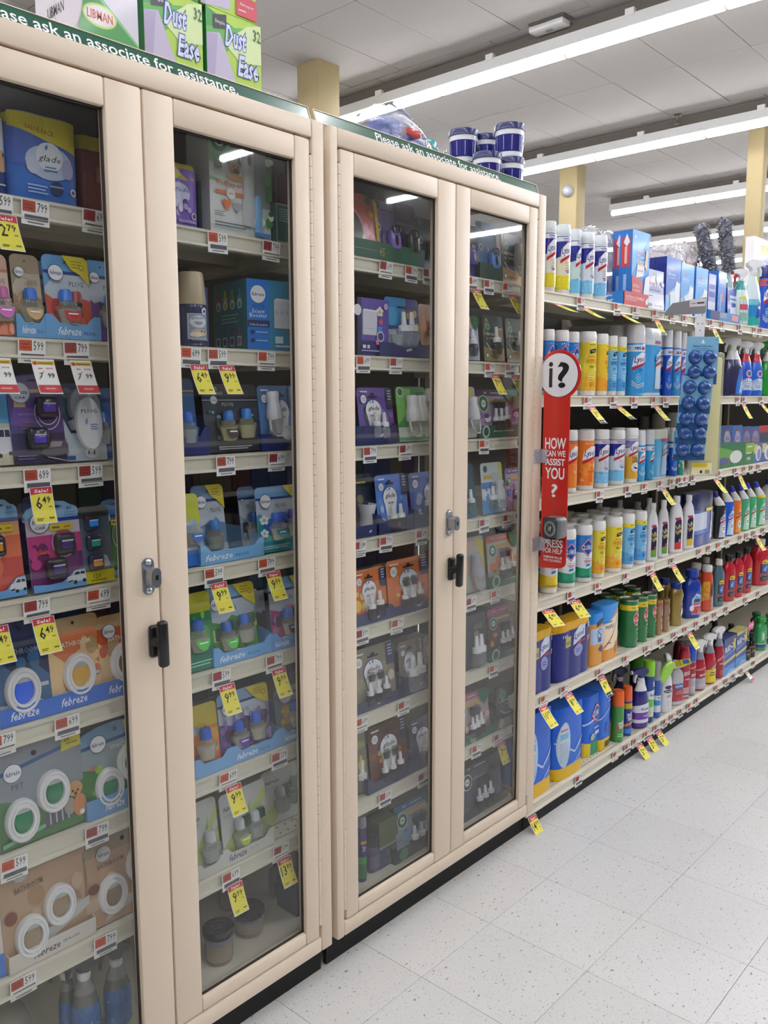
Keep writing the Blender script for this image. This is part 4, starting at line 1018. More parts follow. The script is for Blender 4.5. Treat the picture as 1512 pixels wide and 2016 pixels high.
bay(4.305, 5.270, 'open shelving bay of pine cleaners and drain gels', {'T': [4.3568, 4.4436], 'A': [4.4986], 'B': [4.3198, 4.4202, 4.5242], 'C': [4.3145, 4.4004, 4.5038, 4.6423], 'D': [4.4371, 4.627], 'E': [4.2216, 4.3193, 4.435, 4.6173]})
bay(5.273, 6.236, 'open shelving bay farther along the aisle, past the drain gels', {})
bay(6.239, 7.202, 'second empty shelving bay past the drain gels', {}); bay(7.205, 8.168, 'third empty shelving bay past the drain gels', {})

# ---------------------------------------------------------------- stock in the first locked cabinet, door nearest the frame edge
A1 = 'top shelf behind the nearest glass door'
t = bundle(0.7139, 1.564, 1.8414, 0.037, 0.1389, 0.07, 'navy and pale twin can pack showing a dog, beside the blue value pack', '8a96b4', '2a3f80', [PG('c8ccd8', (0, .35), (1, .3), (1, .95), (0, .95)), E(.7, .42, .28, .14, 'c49a74', 14), E(.8, .5, .05, .03, '2a2020', 8), R(.1, .12, .9, .14, 'c8ccd8')], n=1)
t = bundle(0.7994, 1.554, 1.8414, 0.1377, 0.1514, 0.075, 'blue shrink-wrapped value pack with a yellow sloping top', 'd2c534', '3f72c4',
   [PG('4a66bc', (0, .4), (1, .3), (1, 1), (0, 1)), PG('d2c534', (0, .82), (1, .62), (1, .99), (0, .99)), T('VALUE PACK', .42, .82, .06, 'a85a30', w=.44, b=1, rot=-.1), E(.55, .46, .36, .2, 'b9c6e0', 20), E(.55, .53, .2, .17, 'e2e6ee', 20), T('glade', .55, .5, .1, '2a3a5a', w=.34, b=0, sh=.3), leaf('3a7ad0', .5, .6, .08, 1.2), E(.3, .4, .1, .1, 'c4cce0', 12), E(.82, .42, .1, .12, 'b0aed4', 12), R(.46, .36, .66, .38, '5a7ab0'), R(.48, .40, .64, .415, '5a7ab0'),
    E(.64, .17, .1, .085, '2c3c66', 16), R(.54, .18, .74, .2, '8a9cc4'), E(.9, .16, .055, None, 'd6dae6', 14), E(.9, .16, .03, None, '2c3c66', 12), *LN(.2, .16, .5, 3, '9ab4e4', .04, .018), T('14', .93, .75, .06, 'b8c020', b=1)], n=2, top_h=.14)
t = bundle(0.9114, 1.584, 1.8414, 0.0598, 0.1489, 0.07, 'dark red shrink-wrapped can pack with a yellow top', 'b8a82c', '6a3030', [R(.1, .1, .3, .5, '7a3c3c'), R(.6, .4, .9, .6, '8a5a3a')], n=2, top_h=.2)
# second shelf
def FB(p, xs_, cap, lab=None, **k):
    for i, q in enumerate(xs_): refill(p, q, 0.026, cap, lab if i == 0 else None, **k)
t = pack(0.6952, 1.554, 1.5934, 0.0537, 0.1452, 'coral pink plug refill card at the frame edge, second shelf', 'd8907a', art_plug('e0a890', 'c88070', 'e07a5a', ['e88a6a', 'f0a080', 'd05a70'], 5, False, mid='e8c8b8')); FB(t, [.008], 'c05aa0', 'd060c0', s=.9)
t = pack(0.7614, 1.566, 1.5934, 0.0544, 0.1519, 'tan plug refill card with a tan round label', 'b09878', art_plug('a08c70', 'a08c70', 'a8845c', ['b8946c', '98744c', 'c8a880'], 8, False, mid='c4b4a0', plug='7a6a58')); FB(t, [.0], '1f6ad0', 'd0a468', s=.95)
t = tray(0.7552, 1.55, 1.5934, 0.0607, 'pale blue printed tray holding the tan plug card', '6aa6da', art_tray(x=.38), h=.033)
t = pack(0.8097, 1.614, 1.5934, 0.039, 0.1517, 'dim blue plug card half hidden behind the strawberry card', '5a7aa8', art_plug('5a86b8', '2a4a86', '7a3038', ['8a3a40', '6a2c34'], 9, False))  # colours dimmed to paint the shade behind the front card
t = pack(0.8395, 1.562, 1.5934, 0.0917, 0.158, 'strawberry printed plug refill card with red round label', '7ab4e0', art_plug('6aa8e0', '1f3f86', 'd2503c', ['c83c34', 'e06048', 'd84438', 'e8785a', 'b83030'], 11) ); FB(t, [-.006], '2f7ae0', 'c8323c', cap2='a03038')
for i, a in enumerate((.2, .5, .85)): pass
t = tray(0.8356, 1.548, 1.5934, 0.1119, 'blue printed tray holding the strawberry plug card', '6aa6da', art_tray(), h=.036)
t = pack(0.9139, 1.564, 1.5934, 0.0635, 0.1573, 'purple flower plug card cut off by the door stile', '6aa0d8', art_plug('6aa8e0', '1f3f86', '7a4aa0', ['6a3a98', 'a878c8', '5a3088'], 13, False)); FB(t, [.012], '2f7ae0', '9a5ab0')
# third shelf
t = pack(0.6884, 1.558, 1.3584, 0.0484, 0.1532, 'light blue card picturing a white van, at the frame edge, third shelf', '5aa8d0', [R(0, .55, 1, 1, '4a90c0'), R(0, 0, 1, .5, 'cfc8b0'), art_suv(.1, .05, .85, .4), E(.3, .5, .12, None, 'c8d040', 14)])
t = pack(0.7621, 1.554, 1.3584, 0.1064, 0.1681, 'purple car vent clip card with two dark clips', '51407e', [R(0, 0, 1, 1, '4e3f78'), R(0, .82, 1, 1, '6a5a8c'), R(0, 0, 1, .34, '322a4e'), PG('6a4a98', (.1, .66), (.5, .6), (.7, .36), (0, .44)), R(.2, .79, 1, .83, 'b09a78'), R(.1, .63, .3, .72, 'b09a78'), T('LUXE', .22, .675, .03, '7a6a50', w=.16), *badge(.22, .79, .185, sub='CAR', col='c9cbd6', rim='8a8aa8'), PG('241f38', (.35, .915), (.42, .94), (.55, .94), (.62, .915)),
   E(.68, .56, .24, .19, 'cfcde0', 22), E(.68, .56, .225, .178, '4a3a72', 22), E(.68, .575, .2, .15, 'cfcde0', 22), E(.68, .575, .185, .138, '40346a', 22), R(.52, .71, .82, .755, '8a86a4'), T('MOUNTAIN', .3, .55, .025, '9a8ab8', w=.28), *LN(.18, .45, .4, 3, '8a5a58', .03, .01), PG('56505c', (.48, .12), (.58, .2), (.72, .26), (.95, .25), (1, .2), (1, .1), (.6, .05)), PG('9a98a0', (.6, .17), (.7, .24), (.9, .235), (.86, .18)), PG('b8b6c0', (.6, .06), (1, 0), (1, .012), (.6, .07)), *LN(.06, .08, .4, 2, '7a6a9a', .03, .012)], arch=.008)
vent_clip(t, .017, .105, '5a3fb0', 1.25); vent_clip(t, -.007, .047, '5a3fb0', 1.25)
t = pack(0.8549, 1.554, 1.3584, 0.0854, 0.1513, 'dark teal card carrying a white oval plug-in warmer', '23466e', [R(0, 0, 1, 1, '24466c'), PG('2f5f6a', (0, .6), (.4, .9), (0, .95)), R(0, 0, 1, .36, 'b8c2cc'), PG('b8c2cc', (0, .3), (.2, .3), (0, .55)), R(0, .87, 1, .9, '1c3464'), R(.3, .865, .6, .905, '6a6058'), *badge(.16, .87, .13, col='6a7480', rim='5a6470'), E(.62, .1, .18, .07, 'e2e4e8', 18), R(.52, .08, .55, .13, '333'), R(.66, .08, .69, .13, '333'), R(0, .02, .2, .07, '2a5a9a')])
mb = MB(); A = [(.026 * math.cos(2 * PI * i / 24), .105 + .0 + .036 * math.sin(2 * PI * i / 24) - (.004 if math.sin(2 * PI * i / 24) < 0 else 0)) for i in range(24)]
mb.ext([(p[0] * 1.22, p[1] + .002) for p in A if p[1] > .08] + [(-.034, .078), (-.028, .060), (.028, .060), (.034, .078)], -.014, 0, '9298a0', 'plastic'); mb.ext([(p[0], .074 + (p[1] - .105) * 1.32) for p in A], -.024, -.014, 'dfe1e6', 'gloss')
print_art(mb, [T('PLUG', .5, .72, .08, '5a6478', w=.62), leaf('8aa0c8', .3, .42, .2, .9), *LN(.5, .42, .8, 3, '6a7ab0', .05, .02)], .052, .09, lambda x, z, o: (x - .026, -.024 - o, z + .03), mat='gloss')
mb.obj('warmer', t)
t = pack(0.925, 1.574, 1.3584, 0.0542, 0.1432, 'blue card mostly hidden behind the door stile, third shelf', '2f5f9a', [R(0, 0, 1, 1, '2c5c98'), R(0, .8, 1, .85, '1c3464'), R(0, 0, 1, .3, '1f4a86')]); refill(t, -.03, .03, '2f7ae0')
# fourth shelf
t = pack(0.677, 1.56, 1.1114, 0.0843, 0.1859, 'orange and red car vent clip card with amber clips', '7fb4e0', art_car('7fb4e0', ('e0a070', 'dc7050'), 'c8504c', (.42, .56), (.16, .3), None), arch=.012); vent_clip(t, -.01, .098, 'd08a28', 1.2); vent_clip(t, -.034, .056, 'd08a28', 1.2)
t = pack(0.7665, 1.604, 1.1114, 0.0548, 0.1793, 'dim purple car card tucked behind the pink and purple one', '5a4a7a', art_car('4a6a90', ('5a4878', '4a3868'), '3a2c58', suv=False, name=None), arch=.012)  # car card colours darkened to carry the shade at the rear
t = pack(0.7833, 1.554, 1.1114, 0.1083, 0.1738, 'pink and purple car vent clip card with a white car printed low', '7fb4e0', art_car('7fb4e0', ('d8c4d4', 'c23c84'), '6a2a6a'), arch=.012); vent_clip(t, .016, .088, '3c2a70', 1.3); vent_clip(t, -.006, .042, '3c2a70', 1.3)
t = pack(0.8695, 1.554, 1.1114, 0.0663, 0.1537, 'clear card of three vent clips over a yellow 120 days band', '8a9aa0', [R(0, 0, 1, 1, '56646c'), R(0, .86, 1, 1, '2c3038'), R(0, 0, 1, .16, 'd8c828'), PG('d8c828', (.3, .16), (.45, .2), (.6, .16)), T('120', .42, .09, .06, '5a5010', b=1), R(.2, .03, .7, .045, '7a7018'), PG('b8bcc2', (.55, .2), (.9, .2), (.8, .34), (.7, .36))])
for zz, g in ((.122, '2f8ae8'), (.082, '1f9a6a'), (.042, 'd88a28')): vent_clip(t, -.008, zz, g, 1.0)
t = pack(0.9297, 1.589, 1.1114, 0.0688, 0.1608, 'green car card behind the three-clip card', '3a86c4', art_car('2f7ac0', ('5a8a5a', '3f8a3c'), '2f7a34', name='Gain'), arch=.01)
# fifth shelf
t = pack(0.7058, 1.554, 0.8704, 0.1026, 0.1902, 'navy bathroom card with a bright blue gel window', '1f2f58', art_bath('1c2a52', '3a6a9a', '2a3866', 'BATHROOM', '8a93b0', 21), lean=.1); ring(t, -.006, .058, '1560e8', 1.08)
t = pack(0.8118, 1.554, 0.8704, 0.1094, 0.1792, 'orange bathroom card with a gold gel window, beside the navy one', 'd0743c', art_bath('d87a48', 'e8c490', 'b89a68', 'BATHROOM', 'f0e4d8', 22, bx=.1), lean=.1); ring(t, .004, .062, 'd8a840', 1.05)
t = pack(0.9206, 1.554, 0.8704, 0.115, 0.1664, 'orange bathroom card cut off by the door stile', 'd0743c', art_bath('d05a34', 'e8c490', 'b89a68', 'BATHROOM', 'f0e4d8', 23, bx=.22), lean=.1); ring(t, -.002, .062, '8a6438', 1.05)
t = tray(0.7888, 1.548, 0.8704, 0.2777, 'long bright blue tray in front of the bathroom cards', '2468d0', [T('febreze', .17, .5, .5, 'e8f0fa', w=.2, b=1.2, sh=.3), T('febreze', .53, .5, .5, 'e8f0fa', w=.2, b=1.2, sh=.3), T('febreze', .9, .5, .5, 'e8f0fa', w=.2, b=1.2, sh=.3)], h=.035, notch=False)
# sixth shelf
PET = [R(0, 0, 1, 1, '8c949c'), PG('4a7a44', (0, 0), (1, 0), (1, .45), (.8, .38), (.5, .3), (.2, .45), (0, .5)), PG('2c5a94', (0, .72), (1, .86), (1, .90), (0, .76)), PG('dccb2e', (.76, .8), (1, .82), (1, 1), (.78, .98)), T('2x', .84, .92, .05, '7a7018', b=1), R(.82, .86, .96, .872, '7a7018'), *badge(.2, .74, .105), E(.45, .88, .03, None, '30343a', 12), T('PET', .24, .6, .05, '5a626c', w=.14, b=1),
       PG('5a5c66', (.48, .06), (.84, .12), (.8, .38), (.56, .34)), *[R(.56 + i * .07, .1, .575 + i * .07, .34, 'c8c8cc') for i in range(4)], E(.88, .38, .09, .08, 'd29a58', 14), E(.85, .36, .015, None, '222', 8), E(.91, .36, .015, None, '222', 8), E(.88, .33, .02, None, '222', 8), E(.8, .22, .07, .09, 'a89a90', 12), E(.92, .2, .08, .12, 'd08850', 12), E(.94, .12, .03, None, 'e8f0f8', 10), PG('78b890', (.02, .03), (.5, .1), (.5, .14), (.02, .07))]
t = pack(0.7268, 1.554, 0.6234, 0.177, 0.1959, 'grey-green pet odour card with two green gel rings', '8c949c', PET, lean=.08, arch=.006); ring(t, -.044, .05, '0f7a4a', 1.05); ring(t, .022, .085, '0f7a4a', 1.05)
t = pack(0.7198, 1.604, 0.6234, 0.1441, 0.1967, 'dim grey-green pet card standing behind the front one', '6a7478', [R(0, 0, 1, 1, '667074'), R(.7, .8, 1, 1, '8a8428'), E(.3, .87, .03, None, '222', 10)], lean=.08)  # greyer than the front pet card: shade is in the colour
t = pack(0.8907, 1.554, 0.6234, 0.1532, 0.1856, 'lime printed small spaces card with green gel rings', '7aa0b8', [R(0, 0, 1, 1, '94a4a8'), R(0, .8, 1, 1, '6a9ac0'), PG('2c4a86', (0, .76), (1, .8), (1, .84), (0, .80)), PG('3a7a34', (0, 0), (1, 0), (1, .6), (.6, .4), (0, .55)), blobs(31, 14, .05, .1, .95, .55, ['8abe3c', '5a9a34', 'a8cc50', '2f7a34'], .05, .09), PG('dccb2e', (.62, 1), (1, 1), (1, .8), (.66, .84)), *badge(.24, .8, .12), T('SPACES', .56, .72, .045, 'dde4e8', w=.3, b=.5), E(.5, .92, .03, None, '30343a', 12), T('Gain', .12, .56, .05, 'e05a38', b=2, sh=.3)], lean=.08, arch=.01); ring(t, -.022, .052, '0f7a4a', 1.0); ring(t, .032, .09, '0f7a4a', 1.0)
t = tray(0.864, 1.548, 0.6234, 0.1042, 'soft blue tray in front of the lime small spaces card', '6a9cd0', art_tray(sub='', x=.6), h=.042, notch=False)
# seventh shelf
TAN = lambda s: [R(0, 0, 1, 1, 'b89878'), R(0, .82, 1, 1, '9a8c74'), blobs(s, 10, .05, .1, .95, .75, ['c4a888', 'a88460', 'd0b898', 'b08c6c'], .06, .14), PG('c4c2c0', (.5, .12), (1, .28), (1, .36), (.86, .34), (.6, .24), (.3, .22), (.2, .04)), E(.1, .46, .07, .06, '7a3c2c', 14), T('BATHROOM', .32, .69, .055, '6a4c3c', w=.32, b=.8, rot=.05), *badge(.24, .82, .09, col='c8c8c8', rim='a8a090'), E(.48, .92, .028, None, '30302c', 12), E(.62, .12, .04, None, 'b89a5a', 12)]
t = pack(0.7233, 1.554, 0.3774, 0.1788, 0.2226, 'tan bathroom card with two beige gel rings and white tray', 'b89878', TAN(41), lean=.08, arch=.008); ring(t, -.036, .053, '9a8468', 1.05); ring(t, .026, .09, '9a8468', 1.05)
t = pack(0.9008, 1.554, 0.3774, 0.1899, 0.1856, 'tan bathroom card beside the door stile, seventh shelf', 'b89878', TAN(42), lean=.08, arch=.008); ring(t, -.036, .06, '8a7860', 1.05); ring(t, .034, .1, '8a7860', 1.05)
t = tray(0.7278, 1.548, 0.3774, 0.1815, 'white printed tray in front of the tan bathroom card', 'd6d0c4', [T('febreze', .42, .48, .42, '3a3a58', w=.3, b=1, sh=.3), T('SPACES', .7, .5, .16, '6a6a78', w=.2)], h=.036, notch=False)
t = pack(0.6028, 1.554, 0.3774, 0.0603, 0.2243, 'orange fruit card at the frame edge, seventh shelf', 'd87038', [R(0, 0, 1, 1, 'd8d0c8'), blobs(43, 10, .1, .3, .98, .8, ['e07828', 'd04828', 'e8b040'], .1, .2), R(0, 0, 1, .2, '3a78d0')], lean=.08)
# cabinet floor
for i, (q, ln) in enumerate((((0.7822, 1.604, 0.1194, 0.019, 0.2055), 'rear blue speckled spray bottle with black trigger on the cabinet floor'), ((0.8008, 1.554, 0.1194, 0.0299, 0.2116), 'middle blue speckled spray bottle, grey collar and black trigger'), ((0.8803, 1.564, 0.1194, 0.0298, 0.1959), 'blue speckled spray bottle nearest the door stile'))):
    spray_bottle(*q, ln, [R(0, 0, 1, .95, '4a78b8'), blobs(50 + i, 26, .02, .05, .98, .9, ['6a98d0', '3a60a0', '8ab4e0', 'c87a50'], .012, .03)], '6a6c68', '1b1b1d', sy=.9, neckcol='8a8a84')
mb = MB(); mb.lathe([(.05, 0), (.07, .02), (.075, .07), (.06, .12), (.03, .14), (.001, .142)], 22, '8c877c', 'plastic')
tag(mb.obj('diffuser', None, (0.639, 1.644, 0.1194)), 'round grey-beige diffuser on the cabinet floor at the frame edge', 'diffuser')

# ---------------------------------------------------------------- first cabinet, second door
t = bundle(1.0924, 1.554, 1.8414, 0.0998, 0.1287, 0.07, 'purple shrink-wrapped value pack with a yellow corner', 'c8b830', '7a5ab0', [R(0, 0, 1, .9, '7a5cb4'), PG('c8b830', (0, .74), (.7, .72), (.2, 1), (0, 1)), T('14', .82, .76, .08, 'b8b838', b=1), E(.45, .5, .28, .18, 'c9cdea', 20), T('glade', .5, .56, .1, '2a3460', w=.42, b=0, sh=.3), leaf('3a7ad0', .45, .68, .1, 1.2), blobs(61, 8, .3, .2, .85, .42, ['b8a8d8', '5a3c90', 'd8d0ea'], .05, .09), E(.82, .17, .08, None, 'c8c4e0', 14), E(.82, .17, .05, None, '2c2c56', 12), R(.4, .05, .9, .1, '9a88c8')], n=2)
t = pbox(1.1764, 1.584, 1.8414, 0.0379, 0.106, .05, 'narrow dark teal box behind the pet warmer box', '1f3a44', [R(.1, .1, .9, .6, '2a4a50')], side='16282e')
t = pbox(1.2508, 1.554, 1.8414, 0.1691, 0.2131, .08, 'white and green pet air freshener starter box', 'dfe2de', [R(0, 0, 1, 1, 'dcdedb'), PG('86b888', (0, .5), (.62, .55), (.62, 1), (0, 1)), PG('c8d8c8', (0, .55), (.3, .5), (.62, .62), (.62, .7), (0, .68)), R(.62, .3, 1, 1, '8a9490'), R(.62, 0, 1, .32, 'c4ccc8'), E(.16, .9, .13, None, '2a6a48', 22), E(.16, .9, .07, None, 'cfe0d2', 16), E(.16, .9, .05, None, '2a6a48', 14), R(.34, .86, .5, .95, '6a7a70'),
    E(.13, .66, .07, .045, '8c8c88', 12), PG('8c8c88', (.07, .69), (.08, .73), (.12, .7)), PG('8c8c88', (.15, .7), (.19, .72), (.19, .68)), E(.14, .6, .07, .03, 'b4b2ac', 12), E(.4, .66, .1, .06, 'b07c44', 14), PG('7a4c28', (.3, .68), (.26, .77), (.36, .73)), PG('7a4c28', (.44, .73), (.47, .8), (.51, .68)), E(.42, .63, .05, .035, '3a2a22', 12), E(.4, .57, .14, .04, 'c4935c', 12), E(.37, .68, .012, None, '1a1a1a', 8), E(.45, .68, .012, None, '1a1a1a', 8),
    T('PetExpert', .32, .49, .055, 'd8642c', w=.44, b=.8), R(.08, .385, .56, .42, 'dc7440'), E(.32, .4, .07, None, 'f0f0ec', 14), T('24/7', .32, .4, .02, 'd8642c', w=.09), PG('dc7440', (.17, .31), (.21, .34), (.25, .32), (.29, .34), (.33, .31), (.25, .22)), PG('a8b0b4', (.35, .32), (.5, .32), (.48, .26), (.42, .22), (.36, .26)), blobs(62, 9, .6, .16, .96, .24, ['f0f2ee', '4a8a44', 'dfe6dc'], .04, .07), *LN(.04, .2, .2, 3, '6a7a78', .02, .008), *LN(.04, .09, .62, 2, '4a6a6a', .03, .014), R(.7, .02, .96, .06, '4a86c8'),
    R(.9, .4, 1, .9, '3a7a44'), blobs(63, 7, .9, .2, 1, .85, ['e4ece4', '2f6a38', '5a9a50'], .04, .06)], side='c8ccc8', top='e4e6e2')
d = MB(); d.lathe([(.018, 0), (.019, .03), (.016, .09), (.019, .16), (.014, .18), (.001, .18)], 18, 'c6c8ca', 'plastic', sy=.35); d.ext([(.006 * math.cos(2 * PI * i / 12), .148 + .018 * math.sin(2 * PI * i / 12)) for i in range(12)], -.0075, -.004, '3a3e42', 'plastic'); d.obj('warmer', t, (.021, -.001, .022))
d = MB(); d.lathe([(.011, 0), (.0115, .05), (.011, .055), (.0105, .075), (.006, .082), (.001, .083)], 16, '7ab0dc', 'gloss', sy=.5); d.obj('refill_can', t, (.046, -.004, .012))
t = aerosol(1.4406, 1.584, 1.8414, 0.0298, 0.1755, 'dark red capped can behind a clear clamshell, top shelf by the hinge', [R(0, 0, 1, .5, '28484c'), R(0, .5, 1, 1, '50242c')], '50242c', cap='6a2a34', capf=.5)
t = pbox(1.3798, 1.554, 1.8414, 0.0521, 0.0894, .03, 'clear clamshell printed dark green beside the pet warmer box', '8a9a98', [R(.06, .05, .8, .95, '36605c'), *LN(.15, .85, .7, 6, 'a8c0ba', .06, .02)], side='5a7a78', mat='gloss')
# second shelf
t = aerosol(1.1333, 1.554, 1.5934, 0.0319, 0.1601, 'navy pet scent spray can with a tan cap', [R(0, 0, 1, 1, '262f5c'), R(.2, .06, .8, .82, 'c8ccd8'), R(.24, .1, .76, .8, '8ea4c4'), E(.5, .58, .24, .18, 'd8dce4', 20), T('glade', .48, .68, .08, '26304c', w=.36, b=0, sh=.3), R(.38, .55, .6, .57, '26304c'), R(.4, .5, .58, .52, '26304c'), E(.5, .25, .22, .12, 'd6b890', 16), E(.42, .2, .16, .08, 'e8dccc', 12), E(.56, .3, .02, None, '222', 8), E(.64, .28, .02, None, '222', 8), E(.66, .9, .09, None, 'e2e4ea', 14), E(.66, .89, .04, None, '26304c', 10), R(.3, .02, .8, .06, '8890b0')], '262f5c', cap='bba98c', capf=.4, taper=.84)
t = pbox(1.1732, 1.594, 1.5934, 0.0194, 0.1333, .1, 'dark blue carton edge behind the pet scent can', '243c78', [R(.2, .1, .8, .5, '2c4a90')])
t = pbox(1.3466, 1.554, 1.5934, 0.1539, 0.1598, .16, 'blue scent booster box standing at an angle, side face showing refills', '2a86b0',
    [R(0, 0, 1, 1, '2a86ac'), R(0, 0, .38, 1, '1878d4'), E(.19, .79, .14, None, '2a50a0', 20), E(.19, .79, .13, None, 'f0f2f4', 20), T('febreze', .19, .79, .05, '2a3a7a', w=.22, b=1, sh=.3), T('PLUG', .19, .62, .04, '14407c', w=.2, b=.5), T('Scent', .19, .55, .06, 'e6f0fa', w=.22, b=1), T('Booster', .19, .49, .06, 'e6f0fa', w=.3, b=1), R(0, .33, .38, .42, '1c2c66'), T('FOR 50 DAYS', .19, .355, .03, 'e6e8f0', w=.3, b=1), E(.08, .25, .035, None, '16306c', 12), R(.14, .245, .34, .26, 'a8ccf0'), E(.08, .13, .035, None, '16306c', 12), R(.14, .125, .34, .14, 'a8ccf0'),
     R(.46, .32, .88, .72, 'd0d6dc'), PG('c0c6ce', (.46, .44), (.88, .43), (.88, .42), (.46, .43)), PG('dfe4e8', (.46, .72), (.88, .70), (.84, .74), (.5, .75)), *[PG('b8c0c8', (.5 + i * .09, .5), (.54 + i * .09, .55), (.5 + i * .09, .6), (.48 + i * .09, .55)) for i in range(4)], blobs(64, 6, .84, .78, .98, .92, ['d88a50', 'c8643c', 'e8d0b0'], .04, .06), blobs(65, 4, .84, .2, .98, .34, ['d88a50', 'c8643c'], .04, .06), R(.46, .1, .6, .2, 'c8e0ea'), R(.46, .05, .9, .07, 'c8e0ea')],
    [R(0, 0, 1, 1, '24707e'), *[x_ for i in range(4) for x_ in (R(.1 + i * .22, .62, .22 + i * .22, .78, ['b84a50', 'c8b840', '6a9a48', '5a9ab8'][i]), R(.13 + i * .22, .78, .19 + i * .22, .88, ['a84048', 'd8c030', '7aa83c', '4a8ab0'][i]), E(.16 + i * .22, .66, .07, .07, 'c4dcd8', 12), E(.16 + i * .22, .65, .045, .045, ['b84a50', 'c8b840', '6a9a48', '5a9ab8'][i], 12))], *[x_ for i in range(4) for x_ in (R(.1 + i * .22, .06, .22 + i * .22, .2, 'a8c8cc'), R(.13 + i * .22, .2, .19 + i * .22, .32, ['3c5a9c', '3a4490', '6a3a90', 'b04070'][i]), E(.16 + i * .22, .13, .045, .055, ['3c4a8c', '2a3480', '4a2a80', 'c05080'][i], 12))], *LN(.3, .5, .8, 3, '7ab0b8', .05, .02)], side='24707e', top='2a3a44', yaw=-.16)
# third shelf
t = pack(1.0815, 1.558, 1.3584, 0.0837, 0.1657, 'blue outdoor scent card with a clear refill, navy tray below', '3a6aa0', [R(0, 0, 1, 1, '3c68a0'), R(0, .8, 1, 1, '2a4674'), R(0, .82, 1, .845, 'b09a60'), PG('2a5084', (0, 0), (1, 0), (1, .5), (0, .3))]); FB(t, [.012], '2468c8', fluid='b8c0c4')
t = tray(1.0943, 1.548, 1.3584, 0.0977, 'navy tray holding the blue outdoor scent card', '222c66', h=.05)
t = pack(1.2186, 1.554, 1.3584, 0.1555, 0.1542, 'charcoal twin plug refill card with two pale yellow refills', '2e3238', [R(0, 0, 1, 1, '2e3238'), R(0, .46, 1, .74, '3c4248'), R(0, .76, 1, .77, 'c8ccd0'), T('un', .2, .93, .06, 'c8ccd0', w=.14, b=0), T('STOPABLES', .22, .865, .04, 'c8ccd0', w=.3, b=0), E(.2, .765, .06, None, 'dfe2e6', 18), T('febreze', .2, .765, .02, '3a4a90', w=.09, sh=.3), T('PLUG', .44, .70, .05, 'c8ccd0', w=.2, b=.5), blobs(70, 16, .04, .15, .98, .6, ['2a6a78', '3a8a98', '1f4a4a', '7ab8c0'], .015, .04), R(.2, .36, .45, .5, '1f4a3c'), R(.62, .36, .9, .5, '1f4a3c'), *LN(.2, .07, .8, 2, 'b0b4b8', .03, .016)]); refill(t, -.018, .028, '3a86e0', '202428', fluid='c8c89c', s=1.0); refill(t, .034, .032, '3a86e0', None, fluid='c8c89c', s=1.0)
t = pack(1.3635, 1.559, 1.3584, 0.1197, 0.1522, 'blue card with a white waisted scent warmer by the hinge', '5a82b8', art_glade2('5a82b8', 'a', ['6a90c0', '4a72a8'], 71, sub='BREEZE', tab='5a82b8', sx=.55)); warmer(t, -.026, .03, 1.15, 'd8d8e0'); 
mb = MB(); mb.lathe([(.016, 0), (.017, .02), (.013, .024), (.001, .024)], 16, 'd0d0d8', 'plastic', sy=.9); mb.obj('refill_cap', t, (-.002, -.02, .03), (.9, 0, .3)); mb.obj('refill_cap', t, (.022, -.02, .03), (1.2, 0, .5))
t = tray(1.3556, 1.548, 1.3584, 0.1287, 'navy tray under the white waisted warmer', '222c66', h=.04, notch=False)
# fourth shelf
t = pack(1.0886, 1.552, 1.1114, 0.0699, 0.1606, 'white and lime card with a blue label refill, fourth shelf', 'c8d0d4', [R(0, 0, 1, 1, 'c4ccd4'), PG('c8cc40', (0, .7), (1, .55), (1, 1), (0, 1)), R(0, 0, 1, .22, '2468c0'), blobs(72, 6, .3, .3, .9, .6, ['d8e4ea', 'a8c4dc'], .06, .1)], lean=.14); refill(t, .01, .05, None, '2468c0', s=.95)
t = pack(1.1732, 1.584, 1.1114, 0.0862, 0.172, 'grey-blue plug card with a yellow flag, in a half empty tray', '8aa0b4', art_plug('6a94c0', '1f3f86', '5a84b8', ['7aa0c8', 'a8c0d4'], 73, winc='5a6a78'), lean=.14); FB(t, [.004], '2a7ac8', None, fluid='a8aca4')
t = tray(1.2002, 1.548, 1.1114, 0.1812, 'half empty pale blue tray showing its white inside', '76aede', art_tray(x=.28), h=.036, hside=.062, inner='d4d0c8')
t = pack(1.2956, 1.599, 1.1114, 0.0503, 0.1578, 'daisy plug card behind the front daisy card', '7aa0c4', art_plug2('6a94c0', '1f3f86', '8a9cac', ['a8b4bc', '7a8a98'], 74, False)); refill(t, .01, .03, '1f50a8')
t = pack(1.3621, 1.554, 1.1114, 0.1514, 0.1581, 'white daisy twin refill card with teal round label', '8ab4dc', [art_plug2('7ab0e4', '1f4a9a', '2a9aa8', ['3aa8b4', '1f8a9a'], 75, winc='2a60b8', bx=.17), *petals(.1, .5, .1, 'eef0f0'), *petals(.08, .3, .09, 'eef0f0'), *petals(.5, .38, .06, 'eef0f0')]); refill(t, -.02, .03, '2a62c8', '1a8a98', cap2='1c4aa8'); refill(t, .034, .034, '2a4aa8', cap2='1c4aa8')
